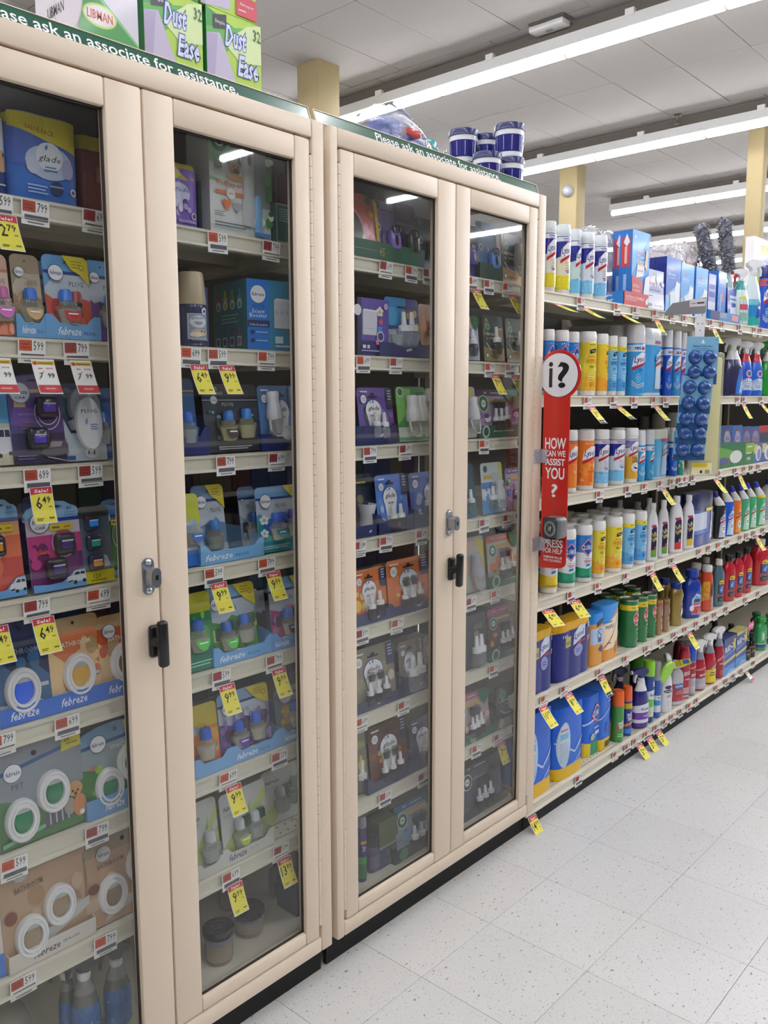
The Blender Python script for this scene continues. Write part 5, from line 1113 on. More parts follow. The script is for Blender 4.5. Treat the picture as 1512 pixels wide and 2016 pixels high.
# fifth shelf
t = pack(1.1029, 1.552, 0.8704, 0.0915, 0.1757, 'green card with a lime label refill at the meeting stile, fifth shelf', '2f8a5a', [R(0, 0, 1, 1, '2f8a5c'), R(0, .74, 1, 1, 'c8c030'), blobs(81, 8, .1, .35, .95, .75, ['8ac040', '5aa43c', 'a8d050'], .05, .09), R(0, 0, 1, .28, '177a5c'), *LN(.1, .1, .9, 2, 'a8d8c4', .04, .015)], lean=.14); refill(t, .0, .045, '2468c8', '4ac83c', s=1.1)
t = pack(1.2108, 1.558, 0.8704, 0.1382, 0.1764, 'lime fruit twin refill card with a yellow flag', '8ab4d4', art_plug2('8ab4d8', '2a4a86', '4a9a3c', ['8ac040', '5aa43c', 'a8cc50', '2f7a34'], 82, winc='1f4a30'), lean=.14); refill(t, -.022, .03, '2a6ac8', '4ac83c', cap2='1f4a30'); refill(t, .03, .038, '2a6ac8', None, cap2='1f4a30')
t = tray(1.2251, 1.548, 0.8704, 0.176, 'torn pale blue tray holding the lime fruit card', '6aa8e0', art_tray(x=.3), h=.036, hside=.06, inner='c8c8c0')
t = pack(1.319, 1.594, 0.8704, 0.0407, 0.1784, 'dim purple card behind the pink flower card', '4a4468', art_plug('4a5a80', '2a2c50', '3c2c54', ['4a3464'], 83, False))  # sky and flower tones darkened to stand for shade
t = pack(1.3826, 1.554, 0.8704, 0.1222, 0.17, 'pink and purple flower plug card by the hinge, fifth shelf', 'b8a8cc', art_plug2('7aa8e0', '1f3f86', 'c04a90', ['7a3a9a', 'b85098', 'd878b0', '5a2a80'], 84, winc='4a1c50')); refill(t, -.010, .03, '2a6ad8', '3c2470', cap2='40203c'); refill(t, .03, .035, None)
t = tray(1.3617, 1.546, 0.8704, 0.1072, 'pale blue tray under the pink flower card', '5a9cdc', art_tray(x=.3), h=.036)
# sixth shelf
t = pack(1.1135, 1.554, 0.6234, 0.0856, 0.1598, 'yellow and orange palm beach card, sixth shelf', 'c8b840', [R(0, 0, 1, 1, 'd8723c'), R(0, .66, 1, 1, 'ccb838'), PG('98a8c0', (0, .55), (.6, .6), (.2, .72), (0, .74)), R(.3, .45, 1, .62, 'd8a030'), PG('2a2420', (.55, .4), (.6, .62), (.58, .62), (.52, .4)), PG('2a2420', (.4, .6), (.6, .68), (.75, .58), (.6, .64)), R(0, 0, .3, .3, 'b85030'), E(.85, .3, .07, None, 'f0c080', 12)], lean=.12); refill(t, .0, .035, '1f5ad0', s=1.1)
t = pack(1.2372, 1.558, 0.6234, 0.1498, 0.1647, 'lavender twin refill card with purple round label', '8aacd4', [art_plug2('8aa8cc', '1f3f86', '6a4a94', ['8a6ab0', '5a3a84', 'a488bc'], 92, winc='3c2440'), *[E(.1 + i * .17, .56 + (i % 3) * .04, .03, .09, '8a6aac', 10) for i in range(6)]], lean=.12); refill(t, -.022, .03, '1f5ad0', '5a3aa0', cap2='3c2440'); refill(t, .032, .036, '2a66d8', None, cap2='3c2440')
t = tray(1.1273, 1.546, 0.6234, 0.1051, 'pale blue tray with torn corner under the palm beach card', '74a8dc', h=.036)
t = tray(1.2548, 1.546, 0.6234, 0.15, 'pale blue tray holding the lavender card', '74a8dc', art_tray(x=.3), h=.036)
t = pack(1.3937, 1.558, 0.6234, 0.1201, 0.1341, 'grey card with two amber-yellow refills by the hinge', '8a8c94', [R(0, 0, 1, 1, '7c7e84'), R(.2, .3, 1, .66, 'c0a030'), blobs(93, 8, .05, .2, .9, .6, ['d8b838', '8a8a40', 'e0c858'], .05, .1), *badge(.3, .84, .17, col='c4c6d0', rim='8a8aa0'), R(.45, .86, 1, .89, '2c3c7a')]); refill(t, .0, .03, '2a6ac8', 'e0a020', cap2='b09a20'); refill(t, .035, .04, '2a4a90')
t = tray(1.3754, 1.546, 0.6234, 0.0912, 'pale blue tray under the amber-yellow refills', '74a8dc', art_tray(x=.35), h=.036)
# seventh shelf
LT = lambda s: [R(0, 0, 1, 1, 'c4c6c2'), PG('b8c878', (0, .2), (.3, .45), (.6, .62), (1, .9), (1, .72), (.6, .46), (.35, .2), (.2, 0), (0, 0)), PG('8ab860', (.3, .3), (.5, .5), (.66, .8), (.62, .5), (.45, .3)), PG('a8b86a', (.7, 0), (.85, .5), (1, .6), (1, 0)), T('febreze', .22, .78, .07, '4a4a78', w=.3, b=1, sh=.3), T('LIGHT', .22, .68, .055, '9aa0a4', w=.26, b=0)]
t = pack(1.1095, 1.554, 0.3774, 0.0768, 0.1732, 'white and pale green light scent card at the meeting stile', 'c4c6c2', LT(1), lean=.12); refill(t, .008, .03, 'c8ccd0', fluid='b8bcb8', s=1.1)
t = pack(1.2263, 1.554, 0.3774, 0.1388, 0.1647, 'white and pale green twin refill card in a white tray', 'c4c6c2', LT(2), lean=.12); refill(t, -.018, .032, 'c8ccd0', 'a8c430', fluid='b4b8b0', cap2='1f4a30'); refill(t, .028, .036, 'c8ccd0', None, fluid='b4b8b0', cap2='1f4a30')
t = tray(1.1086, 1.546, 0.3774, 0.0724, 'short white tray corner under the first pale green card', 'c8c6be', h=.03)
t = tray(1.2235, 1.546, 0.3774, 0.1573, 'white tray lettered in navy under the twin pale green card', 'cccac2', [T('febreze', .28, .5, .5, '4a4a78', w=.34, b=1, sh=.3), T('PLUG', .6, .5, .16, '8a8a94', w=.14)], h=.036)
t = pack(1.412, 1.614, 0.3774, 0.1575, 0.1436, 'pale green card pushed back on the half empty seventh shelf', '9a9e98', LT(3), lean=.12); refill(t, -.022, .03, 'a8acb0', None, fluid='a0a4a0', cap2='1f4a30'); refill(t, .026, .04, 'a8acb0', fluid='a0a4a0')
# cabinet floor: jar candles
def candle(x, y, z, r, H, lab):
    t = thing('jar_candle', lab, 'candle', (x, y + r, z), group='jar candles on the cabinet floor')
    mb = MB(); mb.lathe([(r * .86, 0), (r * .9, .006), (r * .92, H * .7), (r * .9, H * .76)], 26, 'b4a898', 'clear'); mb.obj('jar', t)
    mb = MB(); mb.lathe([(r * .8, .008), (r * .84, H * .6), (.001, H * .61)], 22, 'c2b4a0', 'plastic'); mb.obj('wax', t)
    mb = MB(); mb.lathe([(r * .9, H * .60), (r * .935, H * .62), (r * .935, H * .72), (r * .9, H * .74)], 24, '8a84a0', 'paper'); mb.obj('label_band', t)
    mb = MB(); mb.lathe([(r * .94, H * .76), (r, H * .78), (r, H * .96), (r * .95, H), (r * .3, H * .985), (.001, H * .985)], 26, '1e1d1e', 'gloss')
    for i in range(14):
        a_ = rnd.uniform(0, 6.28); q = rnd.uniform(.1, .75) * r
        mb.add([(q * math.cos(a_) + .003 * math.cos(b_), q * math.sin(a_) + .002 * math.sin(b_), H * 1.002) for b_ in (0, 1.6, 3.1, 4.7)], [(0, 1, 2, 3)], '8a8a8c', 'gloss')
    mb.obj('lid', t)
candle(1.1578, 1.554, 0.1194, 0.0375, 0.0876, 'white jar candle with a dark lid, at the front by the meeting stile')
candle(1.2781, 1.584, 0.1194, 0.0415, 0.0655, 'white jar candle with a dark lid, beside and behind the front one')
candle(1.3142, 1.714, 0.1194, 0.0337, 0.0776, 'jar candle deepest in the cabinet floor, mostly in shadow')
t = jug(1.4345, 1.674, 0.1194, 0.0281, 0.1022, 'tall grey reed diffuser bottle on the cabinet floor', [R(.2, .1, .8, .7, '5a5862')], '74706c', cap='3a3a4a', name='diffuser', cat='diffuser')
t = pbox(1.4265, 1.574, 0.1194, 0.0552, 0.14, .08, 'dark blue carton by the hinge on the cabinet floor', '2c3458', [R(.1, .1, .5, .9, '8a5a40')])

# ---------------------------------------------------------------- second cabinet, first door
t = pack(1.6587, 1.554, 1.8414, 0.1191, 0.1642, 'coral candle card with a pink swirl and yellow edge', 'c05a54', [R(0, 0, 1, 1, 'c4685c'), PG('e08c94', (0, 0), (.9, 0), (.98, .3), (.6, .5), (.3, .75), (0, .8)), E(.1, .42, .38, .3, '3a3638', 20), PG('e8e0d0', (.5, .2), (.62, .42), (.58, .5), (.44, .3)), blobs(101, 8, .5, .05, .9, .5, ['e8a0ac', 'd87084', 'f0c4c8'], .05, .1), R(.9, 0, 1, 1, 'd0b828'), E(.72, .9, .1, .07, '3a6a48', 12), E(.78, .7, .08, None, 'c8a840', 12)], lean=.14, arch=.01)
SHOWER = lambda top, low, dot: [R(0, 0, 1, 1, top), R(0, 0, 1, .45, low), E(.2, .92, .1, None, '3a5a50', 14), R(.3, .83, .8, .86, '3a3448'), E(.18, .55, .1, None, 'dfe4e0', 14), E(.18, .55, .07, None, '2f6a4a', 12), blobs(102, 12, .25, .3, .9, .62, [dot, low, top], .05, .09), PG('c8a828', (.72, .36), (.95, .44), (.95, .28))]
def automatic(t, col, x=.012, z=.03):
    mb = MB(); b = MB(); b.bbox(-.02, .02, -.026, 0, 0, .055, col, 'gloss', .01, 3); mb.join(b); mb.bbox(-.016, .012, -.0275, -.02, .036, .062, '34323a', 'gloss', .008, 2)
    mb.ext([(.006 * math.cos(i) - .004, .022 + .014 * math.sin(i)) for i in [2 * PI * k / 12 for k in range(12)]], -.0275, -.02, '1c1a20', 'gloss'); mb.obj('sprayer', t, (x, 0, z))
t = pack(1.7572, 1.56, 1.8414, 0.1045, 0.1599, 'light purple automatic spray card in a green tray', '8a78a8', SHOWER('8878a4', '6a54a0', 'b4a4cc')); automatic(t, '8a74c8')
t = pack(1.8358, 1.56, 1.8414, 0.0905, 0.1661, 'dark plum automatic spray card in a green tray', '4a2a50', [*SHOWER('452848', '3a3060', '8a80b0'), T('black berries', .45, .66, .04, 'b8a8b4', w=.7, b=0)]); automatic(t, '24382e')
t = pack(1.9487, 1.574, 1.8414, 0.1015, 0.1448, 'dim navy automatic spray card near the meeting stile, top shelf', '262c40', SHOWER('2c3040', '26305a', '40507a')); automatic(t, '2a2c52')
t = tray(1.6908, 1.546, 1.8414, 0.1924, 'dark green tray marked 45 under the coral candle card', '2c5a44', [T('45', .6, .45, .5, 'a08a50', w=.12), R(.05, .45, .5, .49, '7a9a80')], h=.045, notch=False)
t = tray(1.8367, 1.546, 1.8414, 0.0993, 'dark green tray beside the one marked 45', '2a6a50', h=.045, notch=False)
# second shelf
t = pbox(1.6834, 1.554, 1.5934, 0.121, 0.1472, .1, 'purple scent booster box with a white ribbed device', '4a3c90', [R(0, 0, 1, 1, '5a489c'), R(0, 0, 1, .26, '28286c'), R(0, 0, .12, 1, '2a2a50'), E(.0, .78, .12, None, 'e8e8f0', 14), R(.16, .36, .62, .78, 'cfcfdc'), PG('b4b4c8', (.16, .48), (.62, .47), (.62, .46), (.16, .47)), PG('e0e0ea', (.16, .78), (.62, .76), (.58, .8), (.2, .81)), *petals(.7, .78, .12, 'e8dcd0'), *petals(.72, .6, .08, 'c04a78'), E(.88, .88, .07, None, 'c4a8d0', 12), R(.62, .42, .76, .52, '3c8ae0'), E(.7, .34, .12, .1, 'c8c4e0', 14), E(.7, .34, .09, .07, '3a3070', 12), *petals(.6, .24, .07, 'e080a8'), R(.12, .12, .22, .18, 'd8d8e8'), R(.26, .12, .34, .18, 'd8d8e8'), *LN(.08, .07, .8, 1, 'a8a8d0', .04, .02)], side='2a2458', top='5a489c')
t = pack(1.8133, 1.558, 1.5934, 0.1422, 0.1583, 'bright blue card with two tall clear oil refills', '2a86c0', [R(0, 0, 1, 1, '2c3f84'), R(0, .52, .62, 1, '2a88c4'), E(.2, .68, .16, .16, '4aa0d0', 14), R(.36, .82, .62, .86, '1c2c3c'), blobs(103, 8, .5, .5, .95, .85, ['a83060', '3a4a90', 'c8b040'], .04, .08), R(0, .2, .3, .45, 'b8c0d0')], lean=.06)
for i, q in enumerate((-.012, .022)): wick_refill(t, q, .022 + .002 * i, 1.55, 'b8c4d4', y=-.016)
refill(t, -.034, .03, None, fluid='c8d0d8')
t = tray(1.8159, 1.546, 1.5934, 0.231, 'navy tray under the two tall clear oil refills', '222c66', [leaf('c8d0e8', .48, .4, .3, 1.3, .2)], h=.036, notch=False)
t = pack(1.9486, 1.562, 1.5934, 0.1006, 0.1528, 'orange card cut off by the meeting stile, second shelf', 'b06a38', [R(0, 0, 1, 1, 'a8683c'), blobs(104, 6, .1, .2, .9, .8, ['c87a48', '8a4a30'], .08, .14)]); wick_refill(t, .0, .03, 1.3)
# third shelf
t = pack(1.7101, 1.558, 1.3584, 0.1391, 0.15, 'purple lavender card with two clear oil refills', '6a52a0', art_glade2('6c54a4', 'a', ['8a74b8', '4a6a4a', '5a4090', '3a5a3c'], 111, sub='LAVENDER', tab='3a3c4c', sx=.42)); wick_refill(t, -.018, .012, 1.15, 'ccd0d8', y=-.014); wick_refill(t, .016, .010, 1.15, 'ccd0d8', y=-.014)
t = tray(1.6894, 1.546, 1.3584, 0.1615, 'navy tray under the purple lavender card', '222c60', [leaf('c8d0e8', .58, .35, .25, 1.3, .2)], h=.05, notch=False)
t = pack(1.8573, 1.554, 1.3584, 0.1301, 0.1539, 'green vanilla card with two white waisted warmers', '3f8a44', [R(0, 0, 1, 1, '3f8c46'), PG('7ac060', (0, 1), (.5, .95), (.3, .5), (0, .3)), R(0, 0, 1, .26, 'c8d0c8'), R(0, .02, 1, .08, '6ab080'), E(.14, .9, .11, None, 'd0e0d0', 16), E(.14, .9, .08, None, '2f7a40', 14), *petals(.5, .66, .14, 'e8e0c0'), blobs(112, 8, .25, .35, .9, .62, ['d89a38', '6a4a9a', 'e8c080', 'd85a50'], .04, .08), R(.6, .84, .9, .9, '2a5a34')]); warmer(t, -.016, .012, 1.25, 'e4e4e2'); warmer(t, .022, .012, 1.25, 'e4e4e2')
t = pack(1.9854, 1.562, 1.3584, 0.1064, 0.1506, 'white and purple card at the meeting stile, third shelf', 'b8b8b0', art_wick('a8a8a0', 'a8a4a8', 113, ['6a4a80', '8a7a60', '5a5070'])); wick_refill(t, -.01, .02, 1.2)
# fourth shelf
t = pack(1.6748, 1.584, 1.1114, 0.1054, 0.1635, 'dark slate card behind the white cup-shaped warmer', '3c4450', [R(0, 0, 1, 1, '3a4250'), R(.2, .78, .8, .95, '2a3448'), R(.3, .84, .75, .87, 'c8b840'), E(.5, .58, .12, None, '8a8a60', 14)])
mb = MB(); mb.lathe([(.019, 0), (.024, .03), (.021, .055), (.027, .078), (.0275, .084), (.022, .084), (.02, .075), (.001, .07)], 24, 'd4d4d8', 'gloss'); mb.bbox(-.03, .008, -.03, -.012, .006, .03, 'd8d8dc', 'gloss', .005, 2)
tag(mb.obj('scent_warmer', None, (1.6861, 1.584, 1.1114)), 'white cup-shaped scent warmer, fourth shelf by the hinge', 'scent warmer')
t = pack(1.7719, 1.554, 1.1114, 0.1295, 0.1587, 'cornflower blue clean linen card with two dark refills', '5a86dc', art_glade2('5a86dc', 'a', ['7aa0e4', 'b0c8ee', '6a94e0'], 114)); wick_refill(t, -.016, .004, 1.12, dark=True, y=-.014); wick_refill(t, .017, .004, 1.12, dark=True, y=-.014)
t = pack(1.9333, 1.56, 1.1114, 0.1521, 0.1549, 'cornflower blue card partly behind the meeting stile', '4a70c4', art_glade2('4a70c4', 'a', ['6a90d4', 'a8b8dc'], 115, sx=.62)); wick_refill(t, -.006, .02, 1.3, dark=True)
t = tray(1.6483, 1.546, 1.1114, 0.0918, 'navy tray under the white cup-shaped warmer', '222c60', [leaf('c8d0e8', .6, .3, .3, 1.3, .2)], h=.032, notch=False)
t = tray(1.7633, 1.546, 1.1114, 0.1546, 'navy tray under the clean linen card', '222c60', [leaf('c8d0e8', .55, .3, .3, 1.3, .2)], h=.045)
t = tray(1.9072, 1.546, 1.1114, 0.1289, 'navy tray meeting the door stile, fourth shelf', '222c60', h=.045)
# fifth shelf
ORG = ['e8a050', 'd04838', 'f0c850', 'e87a40', 'c83848']
t = pack(1.6783, 1.554, 0.8704, 0.1279, 0.1455, 'orange tropical card with two dark oil refills', 'd87434', art_glade2('d87638', 'a', ORG, 121, sub='BREEZE', subc='c83c30', sx=.45), lean=.1); wick_refill(t, -.012, .006, 1.12, dark=True, y=-.014); wick_refill(t, .022, .012, 1.12, dark=True, y=-.014)
def five(t, s=1.0, w=.034, z0=.012):
    for q in ((-w, z0), (0, z0), (w, z0 + .004)): wick_refill(t, q[0], q[1], s, dark=True, y=-.014)
    for q in (-w * .55, w * .5):
        d = obj('refill', bulb_mesh(None, '2c2426', s * .62), t, (q, -.010, z0 + .062 * s))
t = pack(1.8397, 1.554, 0.8704, 0.1822, 0.1536, 'orange tropical card with five dark oil refills', 'd87434', art_glade2('dc7a3a', 'a', ORG, 122, sub='', sx=.5), lean=.1); five(t)
t = pack(1.7766, 1.604, 0.8704, 0.0656, 0.1386, 'shadowed orange card behind the five-refill card', 'a05428', [R(0, 0, 1, 1, '9a5028'), R(.6, .7, 1, 1, '2c3448')], lean=.1)  # browner orange than the front card paints the shadow on it
t = tray(1.6686, 1.546, 0.8704, 0.1293, 'navy tray under the two-refill orange card', '222c60', [leaf('c8d0e8', .65, .3, .3, 1.3, .2)], h=.032, notch=False)
t = tray(1.8391, 1.546, 0.8704, 0.2117, 'navy tray under the five-refill orange card', '222c60', [leaf('c8d0e8', .6, .3, .3, 1.3, .2)], h=.032)
# sixth shelf
t = pack(1.6925, 1.554, 0.6234, 0.1731, 0.1702, 'beige vanilla card with five dark oil refills', '8c8470', art_glade2('8c8472', 'a', ['a8a08c', 'd0c8b8', '9a927e'], 131, sub='', sx=.48), lean=.1); five(t)
t = pack(1.8551, 1.558, 0.6234, 0.1071, 0.153, 'beige card with two large clear oil refills', '857a6a', art_glade2('84786a', 'a', ['a8907c', 'b8a890'], 132, sub='', tab='6a6458'), lean=.08); wick_refill(t, -.012, .004, 1.7, 'a8a8a8', y=-.018); wick_refill(t, .02, .006, 1.7, 'a8a8a8', y=-.018)
t = pack(1.973, 1.564, 0.6234, 0.1046, 0.1452, 'brown flower card at the meeting stile, sixth shelf', '6a584c', [R(0, 0, 1, 1, '6c5a4e'), *petals(.3, .7, .2, 'a88a70'), *petals(.5, .4, .2, 'b89a80')], lean=.08)
t = tray(1.6993, 1.546, 0.6234, 0.2035, 'navy tray under the beige five-refill card', '2a3158', [leaf('c8d0e8', .45, .3, .3, 1.3, .2)], h=.03, notch=False)
t = tray(1.8802, 1.546, 0.6234, 0.1536, 'navy tray under the large clear refills, sixth shelf', '2a3158', [leaf('c8d0e8', .45, .3, .3, 1.3, .2)], h=.045)
# seventh shelf
t = pack(1.7574, 1.558, 0.3774, 0.1624, 0.1763, 'chestnut brown card with five oil refills', '5c3220', art_glade2('5e3422', 'a', ['b87828', '7a3020', 'd8a840', '8a3c24'], 141, sub='', tab='2c3046', sx=.5), lean=.1); five(t)
t = pack(1.643, 1.564, 0.3774, 0.0582, 0.1849, 'pale yellow flower card by the hinge, seventh shelf', '7a7868', [R(0, 0, 1, 1, '76745f'), *petals(.6, .4, .25, 'c8a838'), R(.3, .7, .9, .8, '8a9a50')], lean=.1)
for i, q in enumerate(((1.6344, 1.56, 0.3774), (1.6808, 1.584, 0.3774))):
    pass
mb_ = shared(('wick', 1.5, 'a8aaa4', False), lambda: None) if False else None
t = wick_refill(None, 0, 0, 1.5, 'a8aaa4'); t.location = (1.6491, 1.574, 0.3774); tag(t, 'loose clear oil refill standing by the hinge, seventh shelf', 'oil refill')
t = pack(1.9213, 1.558, 0.3774, 0.1371, 0.1473, 'dusky purple card with clear oil refills, seventh shelf', '4a4058', art_glade2('4a4058', 'a', ['5c5070', '6a5a70'], 142, sub='', tab='35354a'), lean=.1); wick_refill(t, -.016, .01, 1.4, '8a8a94', y=-.016); wick_refill(t, .01, .012, 1.4, '8a8a94', y=-.016)
t = tray(1.7425, 1.546, 0.3774, 0.1919, 'navy tray under the chestnut brown card', '2a2f52', h=.036)
t = tray(1.8989, 1.546, 0.3774, 0.121, 'navy tray under the dusky purple card', '2a2f52', h=.05)
# floor
t = aerosol(1.6417, 1.554, 0.1194, 0.014, 0.195, 'purple and green bottle with white cap on the cabinet floor by the hinge', [R(0, 0, 1, .3, '2f7a40'), R(0, .3, 1, .45, '3aa050'), R(0, .45, 1, 1, '3a2f70'), T('ZIO', .45, .62, .1, 'd8d8e4', w=.3, b=1), R(.2, .72, .7, .78, 'c8a030')], '3a2f70', cap='8a8c98', capf=.14, name='cleaner_bottle', cat='bottle')
t = jug(1.7012, 1.564, 0.1194, 0.0227, 0.1112, 'black-topped purple diffuser bottle on the cabinet floor', [R(.1, .1, .9, .8, '6a5a80'), *[R(.15 + i * .14, .1, .19 + i * .14, .8, '8a7a9c') for i in range(6)]], '5a4a70', cap='26262a', capr=.8, caph=.3, sy=.9, name='diffuser', cat='diffuser')
t = pbox(1.7521, 1.564, 0.1194, 0.0809, 0.1431, .06, 'olive green and navy box on the cabinet floor', '525a34', [R(0, 0, 1, .45, '2c3c6a'), R(0, .45, 1, 1, '57603a'), R(0, .42, 1, .47, '98a088'), blobs(151, 6, .1, .05, .9, .35, ['5a6a44', '3a4a78'], .06, .1)])
t = pack(1.8854, 1.554, 0.1194, 0.204, 0.1602, 'blue and white five refill card in a green tray on the cabinet floor', '3a5a78', art_wick('3c6a94', 'a0a8b0', 152, ['3a78b8', '7a9ac0', '2a5a9a'], days='420'), lean=.1); five(t, 1.15, .032)
t = tray(1.8612, 1.546, 0.1194, 0.2014, 'dark green tray on the cabinet floor', '28483a', [E(.2, .5, .1, None, '5a8a70', 12)], h=.04, notch=False)

# ---------------------------------------------------------------- second cabinet, second door
t = pack(2.12, 1.56, 1.8414, 0.1074, 0.1538, 'violet automatic spray card at the meeting stile, top shelf', '3a3460', SHOWER('242438', '4a3a80', '8a80b8')); automatic(t, '5a48a0', .0)
t = pack(2.2226, 1.56, 1.8414, 0.103, 0.1732, 'sky blue automatic spray card in a green tray', '6a88b4', SHOWER('6a88b8', '5a80b8', 'a8b8d0')); automatic(t, '5a90dc')
t = pack(2.3445, 1.554, 1.8414, 0.1248, 0.1515, 'black card with amber glow and a white starter device, top shelf', '20302e', art_vibrant('b88a38', '1f2a2a'), lean=.08); warmer(t, .014, .02, 1.1, 'b8b4b0'); 
t = tray(2.2096, 1.546, 1.8414, 0.1214, 'dark green tray under the sky blue spray card', '28483a', h=.045, notch=False)
t = pack(2.1189, 1.554, 1.5934, 0.0984, 0.1326, 'blue and white ocean refill card at the meeting stile, second shelf', 'a8b8cc', art_wick('b8a880', 'b4c0d0', 161, ['3a78c0', '5a94d0', 'd8e4f0']), lean=.1); wick_refill(t, .006, .01, 1.3, dark=True)
t = pack(2.2478, 1.554, 1.5934, 0.1112, 0.1415, 'grey and tan card with an amber jar picture and white warmer', '3c4a48', [*art_vibrant('a08c60', '404c4c'), R(.72, .5, .9, .72, 'a86a28'), R(.72, .7, .9, .73, 'd8c8a8')], lean=.1); wick_refill(t, .004, .018, 1.4, dark=True)
t = pack(2.3775, 1.558, 1.5934, 0.1074, 0.141, 'black and olive card beside the amber jar one', '2a3a30', art_vibrant('8a7c50', '26382c', 'b8b080'), lean=.1); wick_refill(t, .008, .018, 1.3, '5a7a4a')
t = pack(2.1244, 1.554, 1.3584, 0.0814, 0.1561, 'white card with yellow edge and plug warmer, third shelf', 'c4c4c8', [R(0, 0, 1, 1, 'b8b8c4'), PG('d8c828', (.6, 1), (.8, .95), (1, .4), (.9, .4)), R(0, .8, .6, 1, 'c8b840'), R(0, 0, 1, .2, 'd0d0d4')]); warmer(t, .004, .012, 1.2, 'd8d8dc')
t = pack(2.2851, 1.558, 1.3584, 0.2291, 0.1479, 'purple lavender five refill card in a green tray', '6a4a78', art_wick('4a2c50', 'a898b0', 162, ['7a4a98', '5a3484', 'e0d8e0', '8a6aa8']), lean=.1); five(t, 1.15, .03, .016)
t = tray(2.2826, 1.546, 1.3584, 0.252, 'dark green tray under the purple lavender card', '1f5040', [E(.14, .5, .08, None, 'b8c8b8', 14), E(.14, .5, .055, None, '1f5040', 14), R(.3, .46, .75, .56, '9ab8a4')], h=.038, notch=False)
t = pack(2.1159, 1.554, 1.1114, 0.0924, 0.1667, 'deep teal card at the meeting stile, fourth shelf', '1f5a70', [R(0, 0, 1, 1, '1f4a5c'), R(0, 0, 1, .3, '1a6a8a')]); wick_refill(t, .01, .012, 1.2, '4a7a5a')
t = pack(2.2561, 1.554, 1.1114, 0.1169, 0.1634, 'white and sky blue card with yellow edge and two refills', 'd0d8dc', [R(0, 0, 1, 1, 'd4dade'), R(0, .5, .6, .62, '3a7ac0'), PG('3a90cc', (0, 0), (1, 0), (1, .25), (.5, .18), (0, .3)), PG('c8c838', (.8, 1), (1, .98), (1, .5), (.93, .5)), E(.2, .88, .12, None, 'e8e8e8', 16), E(.2, .88, .1, None, '2f6a4a', 14), R(.1, .68, .55, .76, 'c8b040'), R(.5, .55, .9, .8, 'c4ccd0'), blobs(163, 5, .1, .3, .5, .5, ['4a8cd0', 'e0ecf4'], .06, .1)], lean=.1); wick_refill(t, -.012, .01, 1.25, '4a5a4a'); warmer(t, .018, .008, 1.05, 'ccd0d4')
t = pack(2.3966, 1.558, 1.1114, 0.1166, 0.1382, 'lilac and blue refill card by the hinge, fourth shelf', '8a84b0', art_wick('5a5078', '9a90b4', 164, ['6a5aa8', '4a80b8', 'b4a8cc']), lean=.1); wick_refill(t, -.006, .014, 1.2, dark=True)
t = pack(2.1454, 1.554, 0.8704, 0.1437, 0.1748, 'peach and white card with a grey plug warmer, fifth shelf', 'b8b4b0', [R(0, 0, 1, 1, 'b4b0ac'), PG('c8b838', (.7, 1), (1, .9), (1, .3), (.9, .4)), blobs(165, 6, .05, .05, .6, .5, ['d8784c', 'e8a870'], .06, .1), R(0, .8, .6, .92, 'c8a890')], lean=.1); warmer(t, .01, .006, 1.25, 'a8a8b0')
t = pack(2.3327, 1.558, 0.8704, 0.1857, 0.1647, 'orange and green fruit five refill card in a green tray', 'd06a3c', art_wick('c8582c', 'c0b8a8', 166, ['d88a30', '5a8a3c', 'e8b040', 'e0703c']), lean=.1); five(t, 1.15, .028, .016)
t = tray(2.3247, 1.546, 0.8704, 0.2151, 'dark green tray under the orange fruit card', '1f5a40', [E(.2, .5, .1, None, 'b8c8b8', 14), E(.2, .5, .07, None, '1f5a40', 14), R(.4, .46, .85, .56, '9ab8a4')], h=.038, notch=False)
t = pack(2.1623, 1.554, 0.6234, 0.1328, 0.1703, 'grey card with several clear oil refills, sixth shelf', '3e4248', [R(0, 0, 1, 1, '3c4048'), R(.5, .7, .85, .8, '6a6c58'), E(.6, .6, .1, None, '8a8468', 12)], lean=.06); wick_refill(t, -.012, .006, 1.6, '98989c', y=-.018); wick_refill(t, .014, .006, 1.6, '98989c', y=-.018)
t = pack(2.3429, 1.558, 0.6234, 0.1824, 0.166, 'pink and plum five refill card in a green tray', 'b06080', art_wick('b4587c', '6a5058', 167, ['d8a050', 'c06a80', '8a4a58']), lean=.1); five(t, 1.1, .028, .016)
t = tray(2.3381, 1.546, 0.6234, 0.2186, 'dark green tray under the pink and plum card', '1c5238', [E(.16, .5, .1, None, 'b8c8b8', 14), E(.16, .5, .07, None, '1c5238', 14), R(.4, .46, .85, .56, '8aa894')], h=.036, notch=False)
t = pack(2.1665, 1.554, 0.3774, 0.1709, 0.1562, 'pink blossom five refill card, seventh shelf', 'b86880', art_wick('b06078', 'b8a8a8', 168, ['d890a0', 'e8c0c4', 'a86a74']), lean=.1); five(t, 1.1, .024, .014)
t = pack(2.3807, 1.56, 0.3774, 0.1688, 0.1356, 'black card with a slim white warmer, seventh shelf', '23282a', art_vibrant('4a4030', '22282a', 'a89878'), lean=.06); wick_refill(t, .012, .02, 1.2, '6a6a60'); warmer(t, .03, .03, .8, '7a7a7c')
t = tray(2.1797, 1.546, 0.3774, 0.1807, 'dark green tray under the pink blossom card', '2f5a44', [E(.3, .5, .1, None, '8aa894', 12)], h=.034, notch=False)
t = tray(2.3535, 1.546, 0.3774, 0.1669, 'brown tray under the black card, seventh shelf', '6a5a3c', [E(.2, .5, .1, None, 'b8b8a0', 12)], h=.034, notch=False)
t = pack(2.2176, 1.554, 0.1194, 0.2267, 0.1663, 'grey-violet five refill card on the cabinet floor', '4a4658', art_wick('40404c', '54505e', 169, ['5c5570', '6a6478', '48445c'], green='2f4a40', yel='5a583c'), lean=.1); five(t, 1.15, .032, .012)
